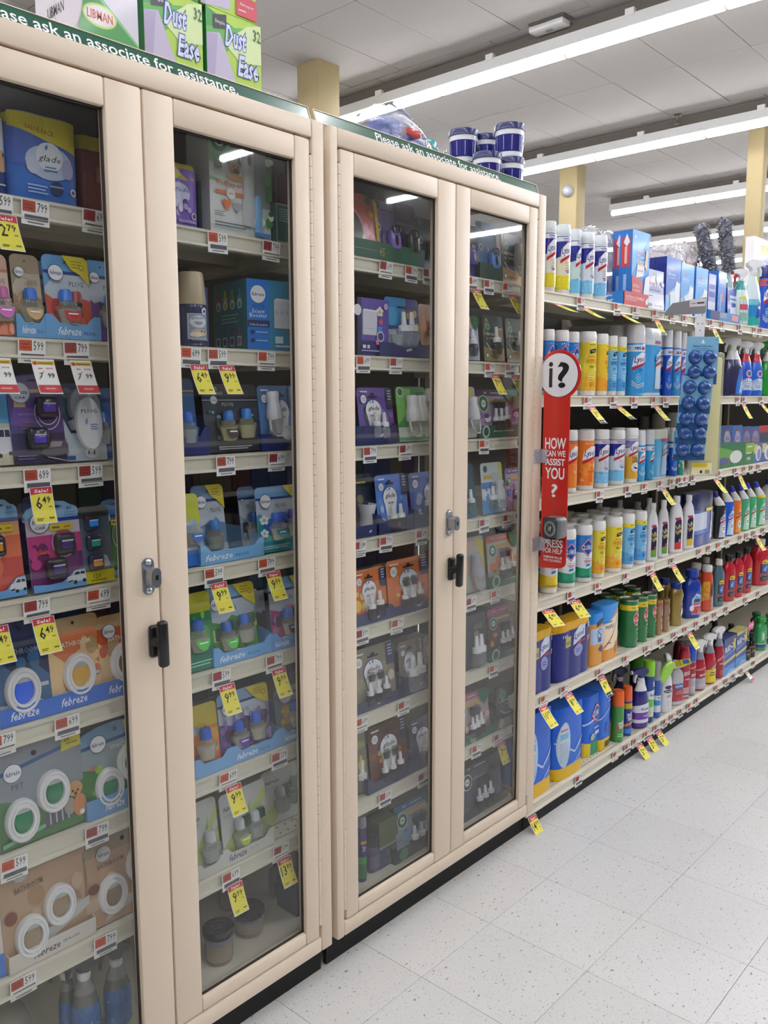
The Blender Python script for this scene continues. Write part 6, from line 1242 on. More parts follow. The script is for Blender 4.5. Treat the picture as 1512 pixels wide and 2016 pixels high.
t = tray(2.2191, 1.546, 0.1194, 0.2621, 'dark tray under the grey-violet card on the cabinet floor', '2a3438', h=.03, notch=False)

# ---------------------------------------------------------------- stock on the open shelving: top shelf
SEAL = dict(lid='e2e6e8')
canister(2.5036, 1.503, 1.8254, 0.0222, 0.2271, 'lemon yellow footed wipes canister nearest the cabinet, top shelf', art_lysolwipe('e2d42e', 'eceee0', bub=False), lid='dfe5e8')
canister(2.5953, 1.503, 1.8254, 0.0245, 0.2294, 'lemon yellow footed wipes canister, second from the cabinet, top shelf', art_lysolwipe('e6d62c', 'f0ecd0', bub=False), lid='dfe5e8')
canister(2.7038, 1.523, 1.8254, 0.0217, 0.232, 'mint and sky blue wipes canister set back between its neighbours, top shelf', art_lysolwipe('78c4ea', 'cfe8e6'), lid='dfe5e8', ang=.5)
canister(2.7604, 1.503, 1.8254, 0.0256, 0.2276, 'navy and ice blue wipes canister beside the mint one, top shelf', art_lysolwipe('86c6ea', 'dbe6f0'), lid='dfe5e8', ang=.15)
canister(2.8543, 1.503, 1.8254, 0.0243, 0.2298, 'navy and ice blue wipes canister touching the sponge tray, top shelf', art_lysolwipe('7cc4f0', 'e0eaf2'), lid='dfe5e8')
# sponge bag, trays, boxes
def plastic_bag(x, y, z, W, D, H, label, inner, seed, col='d8dce8', name='plastic_bag', cat='bag', peak=None, mat='film'):
    t = thing(name, label, cat, (x, y, z)); q = random.Random(seed)
    bm = bmesh.new(); bmesh.ops.create_icosphere(bm, subdivisions=4, radius=1)
    for v in bm.verts:
        n = v.co.copy(); s = 1 + .10 * math.sin(n.x * 7 + seed) * math.sin(n.z * 9) + .06 * math.sin(n.y * 13 + n.x * 17) + .05 * math.sin(n.x * 29 + n.z * 23) * math.sin(n.y * 31)
        px = (1 if n.x > 0 else -1) * abs(n.x) ** .6 * s; py = (1 if n.y > 0 else -1) * abs(n.y) ** .6 * s; pz = (1 if n.z > 0 else -1) * abs(n.z) ** .55
        zz = H / 2 + pz * H / 2 * (1 + (.12 * math.sin(n.x * 11 + seed) if n.z > 0 else 0))
        if peak and n.z > 0: zz *= max(.35, 1 - abs(px - peak) * .62)
        v.co = Vector((px * W / 2, py * D / 2, zz + q.uniform(-.003, .003)))
    mb = MB(); mb.add([v.co[:] for v in bm.verts], [[v.index for v in f.verts] for f in bm.faces], col, mat); bm.free(); mb.obj('film', t, ang=3)
    for (a, b, c_, w_, d_, h_, cl) in inner:
        m2 = MB(); m2.bbox(-w_ / 2, w_ / 2, -d_ / 2, d_ / 2, 0, h_, cl, 'gloss', min(w_, h_, d_) * .3, 2); o = m2.obj('packet', t, (a, b, c_ + .002), (0, q.uniform(-.12, .12), q.uniform(-.3, .3)))
    return t
plastic_bag(3.0632, 1.663, 1.8254, 0.2582, 0.12, 0.2898, 'clear bag of blue and cream sponges behind the tall blue boxes', [(-.02, -.03, .0, .07, .03, .05, '3a90dc'), (.02, -.035, .01, .06, .02, .04, 'e0d8a0'), (-.01, -.03, .06, .08, .03, .05, '4a9ae0'), (.04, -.02, .06, .05, .03, .05, 'c8ccdc'), (0, 0, .12, .1, .05, .03, 'd0d4e4')], 5)
ME = [R(0, 0, 1, 1, '3a8edc'), PG('6ab0ea', (0, .4), (.5, .7), (1, 1), (0, 1)), T('4', .15, .91, .06, 'f0f4fa', b=1), T('Magic', .5, .66, .04, 'e8eef8', w=.44, b=1, sh=.2), T('Eraser', .5, .61, .04, 'e8eef8', w=.5, b=1, sh=.2), R(.3, .71, .66, .73, 'd87a6a'), PG('f0f0f2', (.25, .38), (.66, .42), (.7, .56), (.3, .56)), T('ERASER', .48, .48, .03, 'c84a50', w=.3), *[E(.32 + i * .09, .57, .05, .02, 'e0b08c', 10) for i in range(4)], PG('e8c4a0', (.7, .55), (.85, .5), (.9, .75), (.78, .78)), PG('c43c40', (0, 0), (.6, 0), (.6, .36), (0, .4)), T('EXTRA', .25, .27, .04, 'f4e4e4', w=.36, b=1), T('DURABLE', .27, .21, .025, 'f4e4e4', w=.4), PG('f0f0f4', (.6, .0), (1, .0), (1, .45), (.75, .4))]
MS = [R(0, 0, 1, 1, '2470c0'), R(.14, .52, .86, .9, 'c83c40'), PG('e8eef4', (.3, .84), (.55, .95), (.8, .84), (.55, .78)), T('EXTRA DURABLE', .5, .68, .3, 'f0d8d8', w=.22, rot=PI / 2) if False else R(.4, .56, .6, .78, 'e8b8b8'), R(.35, .12, .6, .42, '9ac0e8')]
pbox(3.1354, 1.507, 1.8254, 0.1476, 0.28, .05, 'tall blue sponge box with a red corner, in front of its twin', '3a8edc', ME, MS, side='2470c0', group='tall blue sponge boxes', top='2470c0')
pbox(3.186, 1.565, 1.8254, 0.1399, 0.2906, .05, 'tall blue sponge box, hidden but for its spine', '3a8edc', ME, MS, side='2470c0', group='tall blue sponge boxes', top='2470c0')
mb = MB(); tr = 3.0983, 1.501, 1.8254, 0.2051; W_ = tr[3]; mb.box(-W_ / 2, W_ / 2, 0, .002, 0, .05, 'c43c40', 'card'); mb.box(-W_ / 2, W_ / 2, .002, .2, 0, .002, '2470c0'); mb.box(-W_ / 2, -W_ / 2 + .002, 0, .2, 0, .05, '2478c8'); mb.box(W_ / 2 - .002, W_ / 2, 0, .2, 0, .05, '2478c8')
print_art(mb, [T('EXTRA DURABLE', .44, .6, .22, 'f4e0e0', w=.74, b=1), R(.06, .38, .5, .43, 'f0c8c8'), PG('eef0f4', (.86, .5), (.98, .8), (.98, .3), (.9, .2))], W_, .05, front_map(W_)); print_art(mb, [R(0, .5, .24, .95, 'c43c40'), T('ABLE', .13, .65, .2, 'f4e4e4', w=.18, b=1), T('Magic', .62, .72, .26, 'eef2fa', w=.3, b=2, sh=.2), T('Eraser', .62, .4, .26, 'eef2fa', w=.34, b=2, sh=.2), R(.5, .88, .74, .94, 'e07a60')], .2, .05, side_map(-W_ / 2, .2))
tag(mb.obj('display_tray', None, tr[:3], smooth=False), 'blue and red open tray holding the tall blue sponge boxes', 'tray')
t = pack(3.2702, 1.501, 1.8254, 0.1569, 0.1516, 'lilac-grey eraser pads pouch standing on the top shelf edge', 'a8acd0', [R(0, 0, 1, 1, 'a4a8cc'), R(0, 0, 1, .4, 'd0d2e2'), PG('8088b8', (0, .4), (1, .6), (1, .75), (0, .5)), PG('7a9a8a', (.4, .84), (.62, .86), (.6, .93), (.42, .92)), T('Eraser', .42, .66, .1, 'd0505c', w=.5, b=1, sh=.2), T('Pads', .66, .60, .08, 'f0f0f4', w=.34, b=1), R(.2, .46, .8, .5, '50587c'), R(.12, .32, .34, .34, '50587c'), R(.1, .06, .3, .13, '22242a'), T('Essentials', .65, .1, .06, '5a3a6a', w=.46), blobs(201, 4, .5, .65, .95, .9, ['e0dce8', 'c8cce0'], .06, .1)], r=.003, lean=.06, name='pads_pouch', cat='pouch')
SB = lambda fr, mn=True, c2='8ac0ec': [R(0, 0, 1, 1, fr), PG(c2, (0, 0), (1, 0), (1, .6), (.5, .45), (0, .3)), R(.2, .78, .5, .8, 'd87a70'), T('Eraser', .4, .70, .05, 'e8eef8', w=.5, b=1, sh=.2), T('Sponge', .38, .64, .04, 'e8eef8', w=.4, b=1), PG('e8eaf0', (.5, 0), (.95, 0), (.95, .55), (.7, .6), (.5, .3)), *[E(.2 + i * .08, .34, .05, .03, 'e4b890', 9) for i in range(4)], PG('d8e8f4', (.3, .12), (.6, .2), (.55, .42), (.28, .36))]
pbox(3.4547, 1.515, 1.8254, 0.1393, 0.221, .10, 'royal blue eraser box with a scrubbing hand, beside the lilac pouch', '3a74cc', SB('3a74cc'), [R(0, 0, 1, 1, '1c2c84'), R(.49, 0, .52, 1, '0e1650'), R(.1, .35, .4, .72, 'e8eaf4'), R(.6, .35, .9, .72, 'e8eaf4'), R(.16, .4, .34, .66, '2c3c90'), R(.66, .4, .84, .66, '2c3c90'), R(0, 0, 1, .14, '2a6acc')], side='1c2c84', top='4a84d4')
pbox(3.5955, 1.515, 1.8254, 0.1318, 0.2125, .12, 'sky blue eraser box with a yellow corner, next to the royal blue box', '5aa6e4', [*SB('4a9ce0'), PG('e8d430', (0, 0), (.3, 0), (.3, .2), (0, .3))], side='3a80c8', top='8a9448')
pbox(3.7477, 1.515, 1.8254, 0.129, 0.2124, .12, 'pale sky blue sponge box over the grey arm', '6ab0ea', SB('5aa6e6', c2='b8d8f0'), side='2f7fc4', top='5aa6e6')
pbox(3.8648, 1.515, 1.8254, 0.0822, 0.1987, .08, 'navy and white duster refill box behind the grey arm', '8a94cc', [R(0, 0, 1, 1, '9aa0d4'), R(.1, .5, .9, .62, '3a4aa8'), R(.1, .68, .9, .78, '3a4aa8'), R(0, 0, 1, .4, 'd8dcea')], side='4a58b0')
pbox(4.0301, 1.533, 1.8254, 0.1305, 0.2289, .09, 'bright blue flared sponge box above the low blue tray', '1f74c8', [R(0, 0, 1, .7, '1c74c8'), R(0, .7, 1, 1, '5a8ad8'), R(.1, .76, .9, .88, 'a8c4ec'), E(.5, .5, .16, .1, 'c87060', 12), R(.25, .1, .4, .55, '7ab0e4')], side='1560b0', yaw=.1)
pbox(4.1871, 1.533, 1.8254, 0.1449, 0.1682, .06, 'navy box picturing a sponge, at the end of the low blue tray', '2c50a8', [R(0, 0, 1, 1, '2848a4'), R(.2, .6, .8, .68, 'c8d0ec'), R(.2, .72, .8, .8, 'c8d0ec'), PG('d8dcec', (.2, .1), (.8, .14), (.75, .5), (.25, .46))], side='1c3488', lean=.05)
tray(3.9947, 1.497, 1.8254, 0.3535, 'low blue tray in front of the navy box and flared box, top shelf', '1878c4', [R(0, 0, .28, 1, '1c2468'), R(.3, .3, .52, .9, '8a949c'), R(.7, .2, .94, .85, 'd88a78')], h=.04, notch=False)
for i, (bx, W2, H2, lab) in enumerate((((3.8796, 1.743, 1.8254), 0.2213, 0.3542, 'white bag with red packets inside, behind the royal blue box'), ((4.0968, 1.763, 1.8254), 0.1787, 0.3747, 'white bag printed red and orange, behind the sky blue box'))):
    plastic_bag(bx[0], bx[1], bx[2], W2, .14, H2, lab, [(-.03, -.03, .02, .07, .04, H2 - .1, 'c83440'), (.03, -.03, .02, .06, .04, H2 - .09, 'd84048' if i == 0 else 'd86a2c')], 9 + i, col='f0eef2')
# fluffy dusters
def duster(x, y, z, H, lab, hcol, tilt, yaw):
    t = thing('duster', lab, 'duster', (x, y, z), (tilt * 1.1, tilt, yaw), group='grey fluffy dusters')
    mb = MB(); mb.bbox(-.018, .018, -.012, .012, 0, H * .58, hcol, 'plastic', .004); mb.obj('sleeve', t)
    mb = MB(); mb.bbox(.012, .030, -.008, .008, H * .1, H * .95, '2c3444', 'plastic', .004); mb.obj('handle', t)
    mb = MB(); q = random.Random(int(H * 1000) + int(yaw * 100)); hf = H * .5
    mb.lathe([(.018, H * .52), (.032, H * .56), (.032, H * .95), (.014, H)], 12, '7c7e86', 'fluff')
    for _ in range(560):
        a = q.uniform(0, 6.28); zz = H * .52 + q.random() * hf * .96; rr = .030 + q.random() * .006; L = q.uniform(.010, .018)
        c_, s_ = math.cos(a), math.sin(a); p = Vector((rr * c_, rr * s_ * .8, zz)); d = Vector((c_ * .8, s_ * .8, q.uniform(-.8, .5))).normalized() * L; w = Vector((-s_, c_, q.uniform(-.4, .4))) * q.uniform(.004, .007)
        mb.add([(p - w)[:], (p + w)[:], (p + d + w * .7)[:], (p + d * 1.2)[:], (p + d - w * .7)[:]], [(0, 1, 2, 3, 4)], q.choice(['8a8c94', '9c9ea6', '74767e', 'aeb0b8']), 'fluff')
    o = mb.obj('fluffy_head', t); return t
duster(4.258, 1.603, 1.8254, 0.4986, 'grey fluffy duster with a lilac sleeve, nearer the sponge boxes', 'b8bcd8', -.21, .2)
duster(4.4835, 1.633, 1.8254, 0.5496, 'grey fluffy duster with a pale aqua sleeve, beside the lilac one', 'c0dce4', -.12, .3)
# sprays at the end of the top shelf
spray_bottle(4.2638, 1.509, 1.8254, 0.0376, 0.2666, 'striped green and white squirt bottle with a red trigger', [R(0, 0, 1, 1, 'd8e4e0'), *[R(.15 + i * .14, 0, .19 + i * .14, .9, 'a8ccc4') for i in range(6)], R(.3, .5, .7, .7, 'c8546a'), R(.3, .1, .7, .4, '8ab8a8'), PG('d8d040', (.2, .95), (.6, 1), (.6, .85))], 'cfe0dc', head='e4e4e8', lever='c8283c', neckcol='2a8a84', yaw=-.6)
t = spray_bottle(4.3969, 1.499, 1.8254, 0.0397, 0.3237, 'large clear and blue gradient bottle with a frosted trigger', [R(0, 0, 1, .26, '2fa89c'), R(0, .26, 1, .7, '2a8ac8'), R(0, .62, 1, .8, '7ac0d4'), PG('3a4ab0', (.5, .2), (.9, .3), (.9, .8), (.6, .7)), R(.6, .5, .8, .6, 'e8ecf4')], 'cfdcdf', head='e6e8ea', hs=1.25, yaw=2.6)
aerosol(4.6971, 1.583, 1.8254, 0.0218, 0.3061, 'purple and lime cleaner can behind the gradient bottle', [R(0, 0, 1, .78, '6a2490'), R(0, .78, 1, 1, '6a2490')], '6a2490', cap='a8cc38', capf=.3)
aerosol(4.5814, 1.499, 1.8254, 0.0291, 0.3163, 'blue wrapped spray can at the frame edge, top shelf', art_lysolspray('2a58c4', '9ad0ee', 'c85a6a'), '2a58c4', cap='1d2474', capf=.18)
pbox(5.4055, 1.743, 1.8254, 0.7629, 0.5485, .05, 'large white and blue carton marked 12 standing at the back of the top shelf', 'e2e0e0', [R(.14, .0, 1, .86, '3a5ac8'), PG('e8b83a', (.14, .82), (.5, .84), (.52, .95), (.14, .94)), T('12', .3, .885, .06, 'd86a2c', b=2), R(.54, .85, .8, .95, '6a3a90'), R(.3, .5, .42, .74, 'd8d020'), R(.44, .5, .56, .74, '4ac060'), R(.58, .5, .7, .74, 'd83a3a')], side='e6e4e6', top='e6e4e6')

# ---------------------------------------------------------------- second open shelf
canister(2.5097, 1.503, 1.4904, 0.02, 0.2174, 'blue capped wipes canister peeping beside the cabinet, second shelf', art_clorwipe('2a78c8'), ang=.2)
canister(2.6021, 1.503, 1.4904, 0.0259, 0.2197, 'blue wipes canister above the round sign head', art_clorwipe('2a78c8'))
canister(2.6831, 1.509, 1.4904, 0.0218, 0.2192, 'blue wipes canister behind the edge of the sign head', art_clorwipe('2a78c8'), ang=.2)
canister(2.7946, 1.503, 1.4904, 0.0346, 0.2257, 'yellow lemon wipes canister beside the sign head, second shelf', art_sigwipe('e9d43e', 'f0b838', 'd8782c'))
canister(2.8846, 1.503, 1.4904, 0.0239, 0.2228, 'amber wipes canister turned away, second shelf', art_sigwipe('ecc63c', 'f0aa34', 'd8782c'), ang=.55)
canister(2.9804, 1.515, 1.4904, 0.0215, 0.221, 'pale blue wipes canister, nearer the amber one, second shelf', art_sigwipe('7cc4f0', '58aae4', '1f4a9a', spot='3a6ab0', sub='d8ecf8'))
canister(3.0393, 1.507, 1.4904, 0.0198, 0.2198, 'pale blue wipes canister touching the big spray can pack', art_sigwipe('7cc4f0', '58aae4', '1f4a9a', spot='3a6ab0', sub='d8ecf8'))
aerosol(3.186, 1.503, 1.4904, 0.04, 0.273, 'large sky blue disinfectant spray can, nearest of the spray cans, second shelf', art_lysolspray('3a9ce0'), '3a9ce0', cap='dcdcde', capf=.24)
bundle(3.2821, 1.503, 1.4904, 0.168, 0.2667, 0.065, 'shrink-wrapped sky blue spray can pack, second shelf', 'd8dadc', '3aa0e2', [R(0, .74, 1, .82, 'e0e6ee'), R(.5, .76, .85, .81, 'a86a90'), *[(a[0], [(p[0] * .7 + .2, p[1] * .7 + .1) for p in a[1]], *a[2:]) if a[0] == 'p' else a for a in lysol_logo(.6, .66, .5, sc=.8)][:0], PG('d8eaf6', (.55, .1), (1, .1), (1, .74), (.6, .6)), T('Lysol', .72, .56, .12, '2a2a78', w=.42, b=1.5, sh=.3, rot=.3), PG('a83a50', (.55, .42), (1, .5), (1, .55), (.55, .46)), R(0, .0, 1, .04, 'd8e0e8')], n=2, top_h=.18, mat='gloss')
aerosol(3.4442, 1.503, 1.4904, 0.0183, 0.2669, 'royal blue spray can, second shelf, beside the wrapped pack', art_lysolspray('2458cc', '6aa8ec'), '2458cc', cap='dcdcde', capf=.24)
aerosol(3.531, 1.503, 1.4904, 0.0209, 0.2678, 'azure spray can beside the royal blue one, second shelf', art_lysolspray('3a9ce0'), '3a9ce0', cap='dcdcde', capf=.24)
aerosol(3.6128, 1.513, 1.4904, 0.0157, 0.2662, 'lilac spray can partly behind the flush packs, second shelf', art_lysolspray('8a6cc8', 'c8a8e0'), '8a6cc8', cap='dcdcde', capf=.24)
for i, (a, b) in enumerate(((1345, 1362), (1366, 1384))): pass
aerosol(3.7189, 1.523, 1.4904, 0.0206, 0.2793, 'white capped can behind the top of the flush pack strip', art_lysolspray('5a9ce0'), '5a9ce0', cap='dcdcde', capf=.24)
CS = lambda c1: [R(0, 0, 1, 1, c1), PG('d0e0f0', (.1, 0), (.9, 0), (.95, .5), (.5, .62), (.05, .5)), E(.55, .78, .2, .15, 'c83c48', 14), E(.55, .78, .17, .125, 'e8ecf4', 14), E(.55, .78, .14, .1, '2a50a8', 14), *LN(.3, .46, .75, 4, '9a94a8', .07, .022), PG(c1, (0, 0), (1, 0), (1, .1), (.5, .16), (0, .1))]
spray_bottle(4.2084, 1.503, 1.4904, 0.0465, 0.2782, 'dark blue curvy spray bottle with a long white shroud', [R(0, 0, 1, 1, '2c2c50'), PG('3a7ad8', (.45, 0), (1, 0), (1, 1), (.6, .9), (.5, .5)), PG('c8dcf2', (.6, 0), (1, 0), (1, .8), (.72, .6)), T('Lysol', .78, .62, .12, '2a3a8c', w=.3, b=1, sh=.3, rot=.5), PG('d84a3a', (.66, .42), (.94, .56), (.94, .62), (.66, .48))], '34345c', head='d4d4d4', neckcol='c8c8ca', hs=1.1, yaw=-.9)
spray_bottle(4.3523, 1.503, 1.4904, 0.0321, 0.2652, 'blue bleach spray bottle with a red neck band, nearer the hanging packs', CS('2458c8'), '2458c8', head='d8d8da', neckcol='c8283c', yaw=-.9)
spray_bottle(4.5053, 1.503, 1.4904, 0.0317, 0.2673, 'blue bleach spray bottle with a red neck band, beside the green sprayer', CS('2a68d0'), '2a68d0', head='d8d8da', neckcol='c8283c', yaw=-.9)
spray_bottle(4.717, 1.503, 1.4904, 0.0438, 0.2829, 'bright green spray bottle at the frame edge', [R(0, 0, 1, 1, '1f9a34'), E(.75, .4, .3, .4, 'b8dcec', 18), R(.6, .3, .9, .5, '3a7ac8')], '1f9a34', head='1f9a3c', lever='1f9a3c', neckcol='c8ccc8', yaw=-.9)

# ---------------------------------------------------------------- third open shelf
canister(2.6801, 1.503, 1.1494, 0.024, 0.2207, 'orange wipes canister mostly behind the red sign, third shelf', art_lysolwipe('f08a3a', 'ee8232', 'ee8434', 'ee8434', 'f8c8a0', 'f8c8a0', bub=False))
canister(2.8009, 1.503, 1.1494, 0.0323, 0.217, 'orange mango wipes canister, third shelf', [R(0, 0, 1, 1, 'ee8232'), blobs(301, 12, .05, .05, .95, .45, ['f29a3c', 'e86c28', 'f4ac48'], .06, .1), T('KILLS COLD &', .5, .93, .035, 'f8d8c0', w=.4), *lysol_logo(.50, .68, .5, sc=1.15), T('brand', .6, .46, .05, 'f8d0a8', w=.24, b=.5), R(.42, .3, .72, .315, 'c8502c'), T('80', .2, .12, .06, 'f8d8b0', b=1)])
canister(2.9149, 1.503, 1.1494, 0.0293, 0.2158, 'navy topped crisp wipes canister next to the orange one, third shelf', art_lysolwipe('7cc4f0', 'd8e8f2', '22268c'))
canister(3.0429, 1.503, 1.1494, 0.0322, 0.2102, 'navy topped crisp wipes canister next to the purple one, third shelf', art_lysolwipe('7cc4f0', 'd8e8f2', '22268c'))
canister(3.1569, 1.503, 1.1494, 0.0278, 0.2151, 'purple and gold dual action wipes canister', [R(0, 0, 1, 1, 'e8eaf0'), R(0, .74, 1, .93, '8a78b8'), R(0, .93, 1, 1, 'e4e4ee'), R(.1, .955, .9, .97, '5a5aa0'), R(0, 0, 1, .5, 'e0ac38'), PG('e0ac38', (0, .5), (1, .62), (1, .4), (0, .4)), *lysol_logo(.50, .72, .5, sc=1.1), T('DUAL', .52, .5, .07, '2a2a6c', w=.3, b=1.5), T('ACTION', .55, .42, .07, '2a2a6c', w=.38, b=1.5), E(.55, .28, .22, .11, 'e4e0e8', 18), PG('3a2a80', (.42, .30), (.7, .26), (.7, .23), (.5, .24)), PG('e8c838', (.5, .36), (.6, .36), (.55, .28))])
aerosol(3.2259, 1.503, 1.1494, 0.0177, 0.2033, 'pale blue spray can beside the dual action canister', art_lysolspray('48a4e0'), '48a4e0', cap='dcdcde', capf=.26)
aerosol(3.3054, 1.503, 1.1494, 0.0191, 0.2031, 'turquoise blue spray can with its print turned away, third shelf', art_lysolspray('3aa0d4'), '3aa0d4', cap='dcdcde', capf=.26, ang=.5)
bundle(3.3826, 1.503, 1.1494, 0.1519, 0.2055, 0.065, 'shrink-wrapped light blue spray can pack, third shelf', 'd4d0c8', '48a4d4', [PG('a8c8dc', (.5, .08), (.95, .08), (.95, .7), (.6, .66)), T('Lysol', .74, .58, .1, '2a3070', w=.4, b=1, sh=.3, rot=.3), PG('b04858', (.55, .44), (.95, .52), (.95, .56), (.55, .48)), R(.5, .74, .9, .8, 'b04868'), R(0, 0, 1, .04, 'd0d8e0')], n=2, top_h=.2, mat='gloss')
aerosol(3.5352, 1.503, 1.1494, 0.0178, 0.2052, 'royal blue spray can next to the flush pack strip, third shelf', art_lysolspray('2458cc', '6aa8ec'), '2458cc', cap='dcdcde', capf=.26)
aerosol(3.6096, 1.503, 1.1494, 0.0181, 0.1967, 'teal floral spray can behind the flush pack strip', [R(0, 0, 1, 1, '2f9a8a'), blobs(303, 8, .1, .1, .9, .8, ['e8d0a0', '1f7a6a', '8ad0c0'], .08, .12)], '2f9a8a', cap='dcdcde', capf=.26)
for i, q in enumerate(((3.9462, 1.743, 1.1494, 0.0327, 0.2571), (4.0775, 1.723, 1.1494, 0.0359, 0.2604), (3.9024, 1.803, 1.1494, 0.0289, 0.2426))):
    aerosol(*q, ['white capped can painted in grey shade, deep on the third shelf', 'white capped can at the back of the third shelf', 'dark shaded can deepest on the third shelf'][i], [], '77797c', cap=['9a9894', 'bcbab8', '5a5856'][i], capf=.3)  # greys paint the shade on white caps, darker with depth
for i, (q, cl, lab) in enumerate((((4.2199, 1.603, 1.1494, 0.203, 0.1903), '2458a8', 'dark blue tablet card at the back, nearest the hanging packs'), ((4.398, 1.603, 1.1494, 0.1533, 0.1909), '2c66b8', 'blue tablet card with a red diamond, third shelf'), ((4.5442, 1.603, 1.1494, 0.139, 0.1873), '3a80d0', 'brighter blue tablet card with a white base'), ((4.6786, 1.603, 1.1494, 0.1299, 0.1786), 'b04058', 'tablet card numbered 2000, nearer the hanging packs'), ((4.8114, 1.603, 1.1494, 0.1356, 0.1752), 'b04058', 'tablet card numbered 2000, next to the red-topped box'), ((4.9801, 1.603, 1.1494, 0.2017, 0.1765), '23405c', 'navy box with a red top, third shelf'))):
    a = [R(0, 0, 1, 1, cl), R(0, 0, 1, .4, 'a8c0d4' if i < 3 else '3a64a8'), E(.5, .65, .34, .26, 'b83848', 6), E(.5, .65, .3, .22, 'c8cce0', 6), T('CLOROX', .5, .65, .1, '2a3a8c', w=.4)] if i < 3 else ([R(0, 0, 1, 1, '3a68b0'), E(.5, .62, .42, .3, 'b04058', 14), E(.5, .62, .36, .25, '8a9cc0', 14), T('2000', .5, .6, .2, '9a2c40', w=.62, b=1), R(.2, .2, .8, .28, 'a8b8d8')] if i < 5 else [R(0, 0, 1, 1, '1f3a54'), R(0, .78, 1, 1, 'c03034'), R(.2, .4, .7, .46, 'b8c0c8')])
    pack(*q, lab, cl, a, lean=.05, r=.004, name='tablet_card', cat='toilet tablets')
GB = [R(0, 0, 1, 1, '17683a'), PG('5a9a34', (0, .95), (.55, .7), (.6, .4), (.1, .4)), E(.66, .42, .22, .28, 'd4d8d4', 18), E(.22, .3, .2, .16, '8a3a4a', 10), E(.22, .3, .17, .13, '3a4a80', 10), R(.1, .05, .7, .08, '2a8a50')]
pbox(4.1712, 1.503, 1.1494, 0.3717, 0.1108, .09, 'long dark green tablet box picturing a white tablet', '17683a', GB, side='124f2c')
pbox(4.4187, 1.503, 1.1494, 0.1232, 0.1059, .09, 'lime-topped green tablet box end, beside the long dark green box', '2f7a34', [R(0, 0, 1, 1, '1f7038'), R(0, .55, 1, 1, '7aa834'), R(.2, .8, .8, .86, 'e0e8d0'), R(.1, .5, .7, .55, 'e0e8d0'), R(.2, .2, .6, .34, 'c8a0a8')], side='17683a')
for i, q in enumerate(((4.5408, 1.503, 1.1494, 0.1209, 0.0958), (4.6844, 1.503, 1.1494, 0.1664, 0.0953))):
    pbox(*q, .09, ['blue toilet block pack with a white oval, next to the green box end', 'blue toilet block pack with a white oval, at the frame edge'][i], '3a5a98', [R(0, 0, 1, 1, '3a5a98'), R(0, .5, .4, 1, 'c8b870'), E(.55, .5, .34, .42, 'd8dce2', 16), E(.6, .45, .2, .3, '7a8cb4', 14)], side='2c4680')

# ---------------------------------------------------------------- fourth open shelf
canister(2.5627, 1.503, 0.8064, 0.031, 0.2465, 'yellow based wipes canister under the foot of the red sign', art_clorwipe('e8c834'))
canister(2.6861, 1.503, 0.8064, 0.0338, 0.2106, 'green based wipes canister half behind the red sign', art_clorwipe('1f9a72'))
canister(2.8065, 1.503, 0.8064, 0.0319, 0.2121, 'green based wipes canister in full view beside the sign', art_clorwipe('1f9a72'))
canister(2.9101, 1.503, 0.8064, 0.0267, 0.2166, 'yellow wipes canister next to the green based one, fourth shelf', art_sigwipe('e8d440', 'f0b034', 'd8782c'))
canister(3.0468, 1.503, 0.8064, 0.0347, 0.2172, 'yellow wipes canister next to the blue ones, fourth shelf', art_sigwipe('e8d440', 'f0b034', 'd8782c'))
canister(3.1534, 1.503, 0.8064, 0.0261, 0.2191, 'blue wipes canister next to the yellow ones, fourth shelf', art_sigwipe('7cc0ee', '56a8e4', '1f4a9a', spot='3a6ab0', sub='d8ecf8'))
canister(3.2639, 1.503, 0.8064, 0.0267, 0.2184, 'blue wipes canister with a white flower, next to the white scrub bottles', art_sigwipe('7cc0ee', '56a8e4', '1f4a9a', spot='3a6ab0', sub='d8ecf8'))
SS = lambda low, d: [PG('1c1c50', (.3, .1), (.66, .1), (.66, .86), (.5, .94), (.3, .8)), R(.3, .86, .62, .93, 'b03a5a'), T('Soft', .47, .68, .12, 'e8d070', w=.3, b=2, sh=.2, rot=.5), T('Scrub', .49, .55, .12, 'e8d070', w=.32, b=2, sh=.2, rot=.5), PG('1c1c24', (.3, .3), (.66, .42), (.66, .5), (.3, .38)), PG(low, (.3, .06), (.66, .06), (.66, .28), (.3, .24)), E(.56, .3, .06, .05, d, 10)]
def scrub(q, lab, low, d, g='white scrub cleanser bottles'):
    r, H = q[3], q[4]; b = H * .9
    return jug(*q, lab, SS(low, d), 'e6e6ea', cap='eeeef0', sy=.62, capr=.4, caph=.1, p=2.6, group=g, name='cleanser_bottle', prof=[(r * .96, 0), (r, .006), (r, b * .05), (r * .94, b * .07), (r * .94, b * .66), (r * .74, b * .86), (r * .42, b * .96), (r * .40, b)])
for i, q in enumerate(((3.3603, 1.503, 0.8064, 0.025, 0.241), (3.4657, 1.503, 0.8064, 0.0256, 0.2442), (3.6079, 1.503, 0.8064, 0.0321, 0.2489), (3.736, 1.503, 0.8064, 0.0293, 0.2427))):
    scrub(q, ['white scrub bottle with a green foot to its label, next to the blue wipes', 'white scrub bottle with a green foot to its label, next to the red labelled one', 'white scrub bottle whose label ends in red', 'white scrub bottle whose label ends in yellow'][i], ['6a9a3c', '6a9a3c', 'c83a3c', 'e0c030'][i], ['c8404c', 'c8404c', '6a9ac8', '3a3a60'][i])
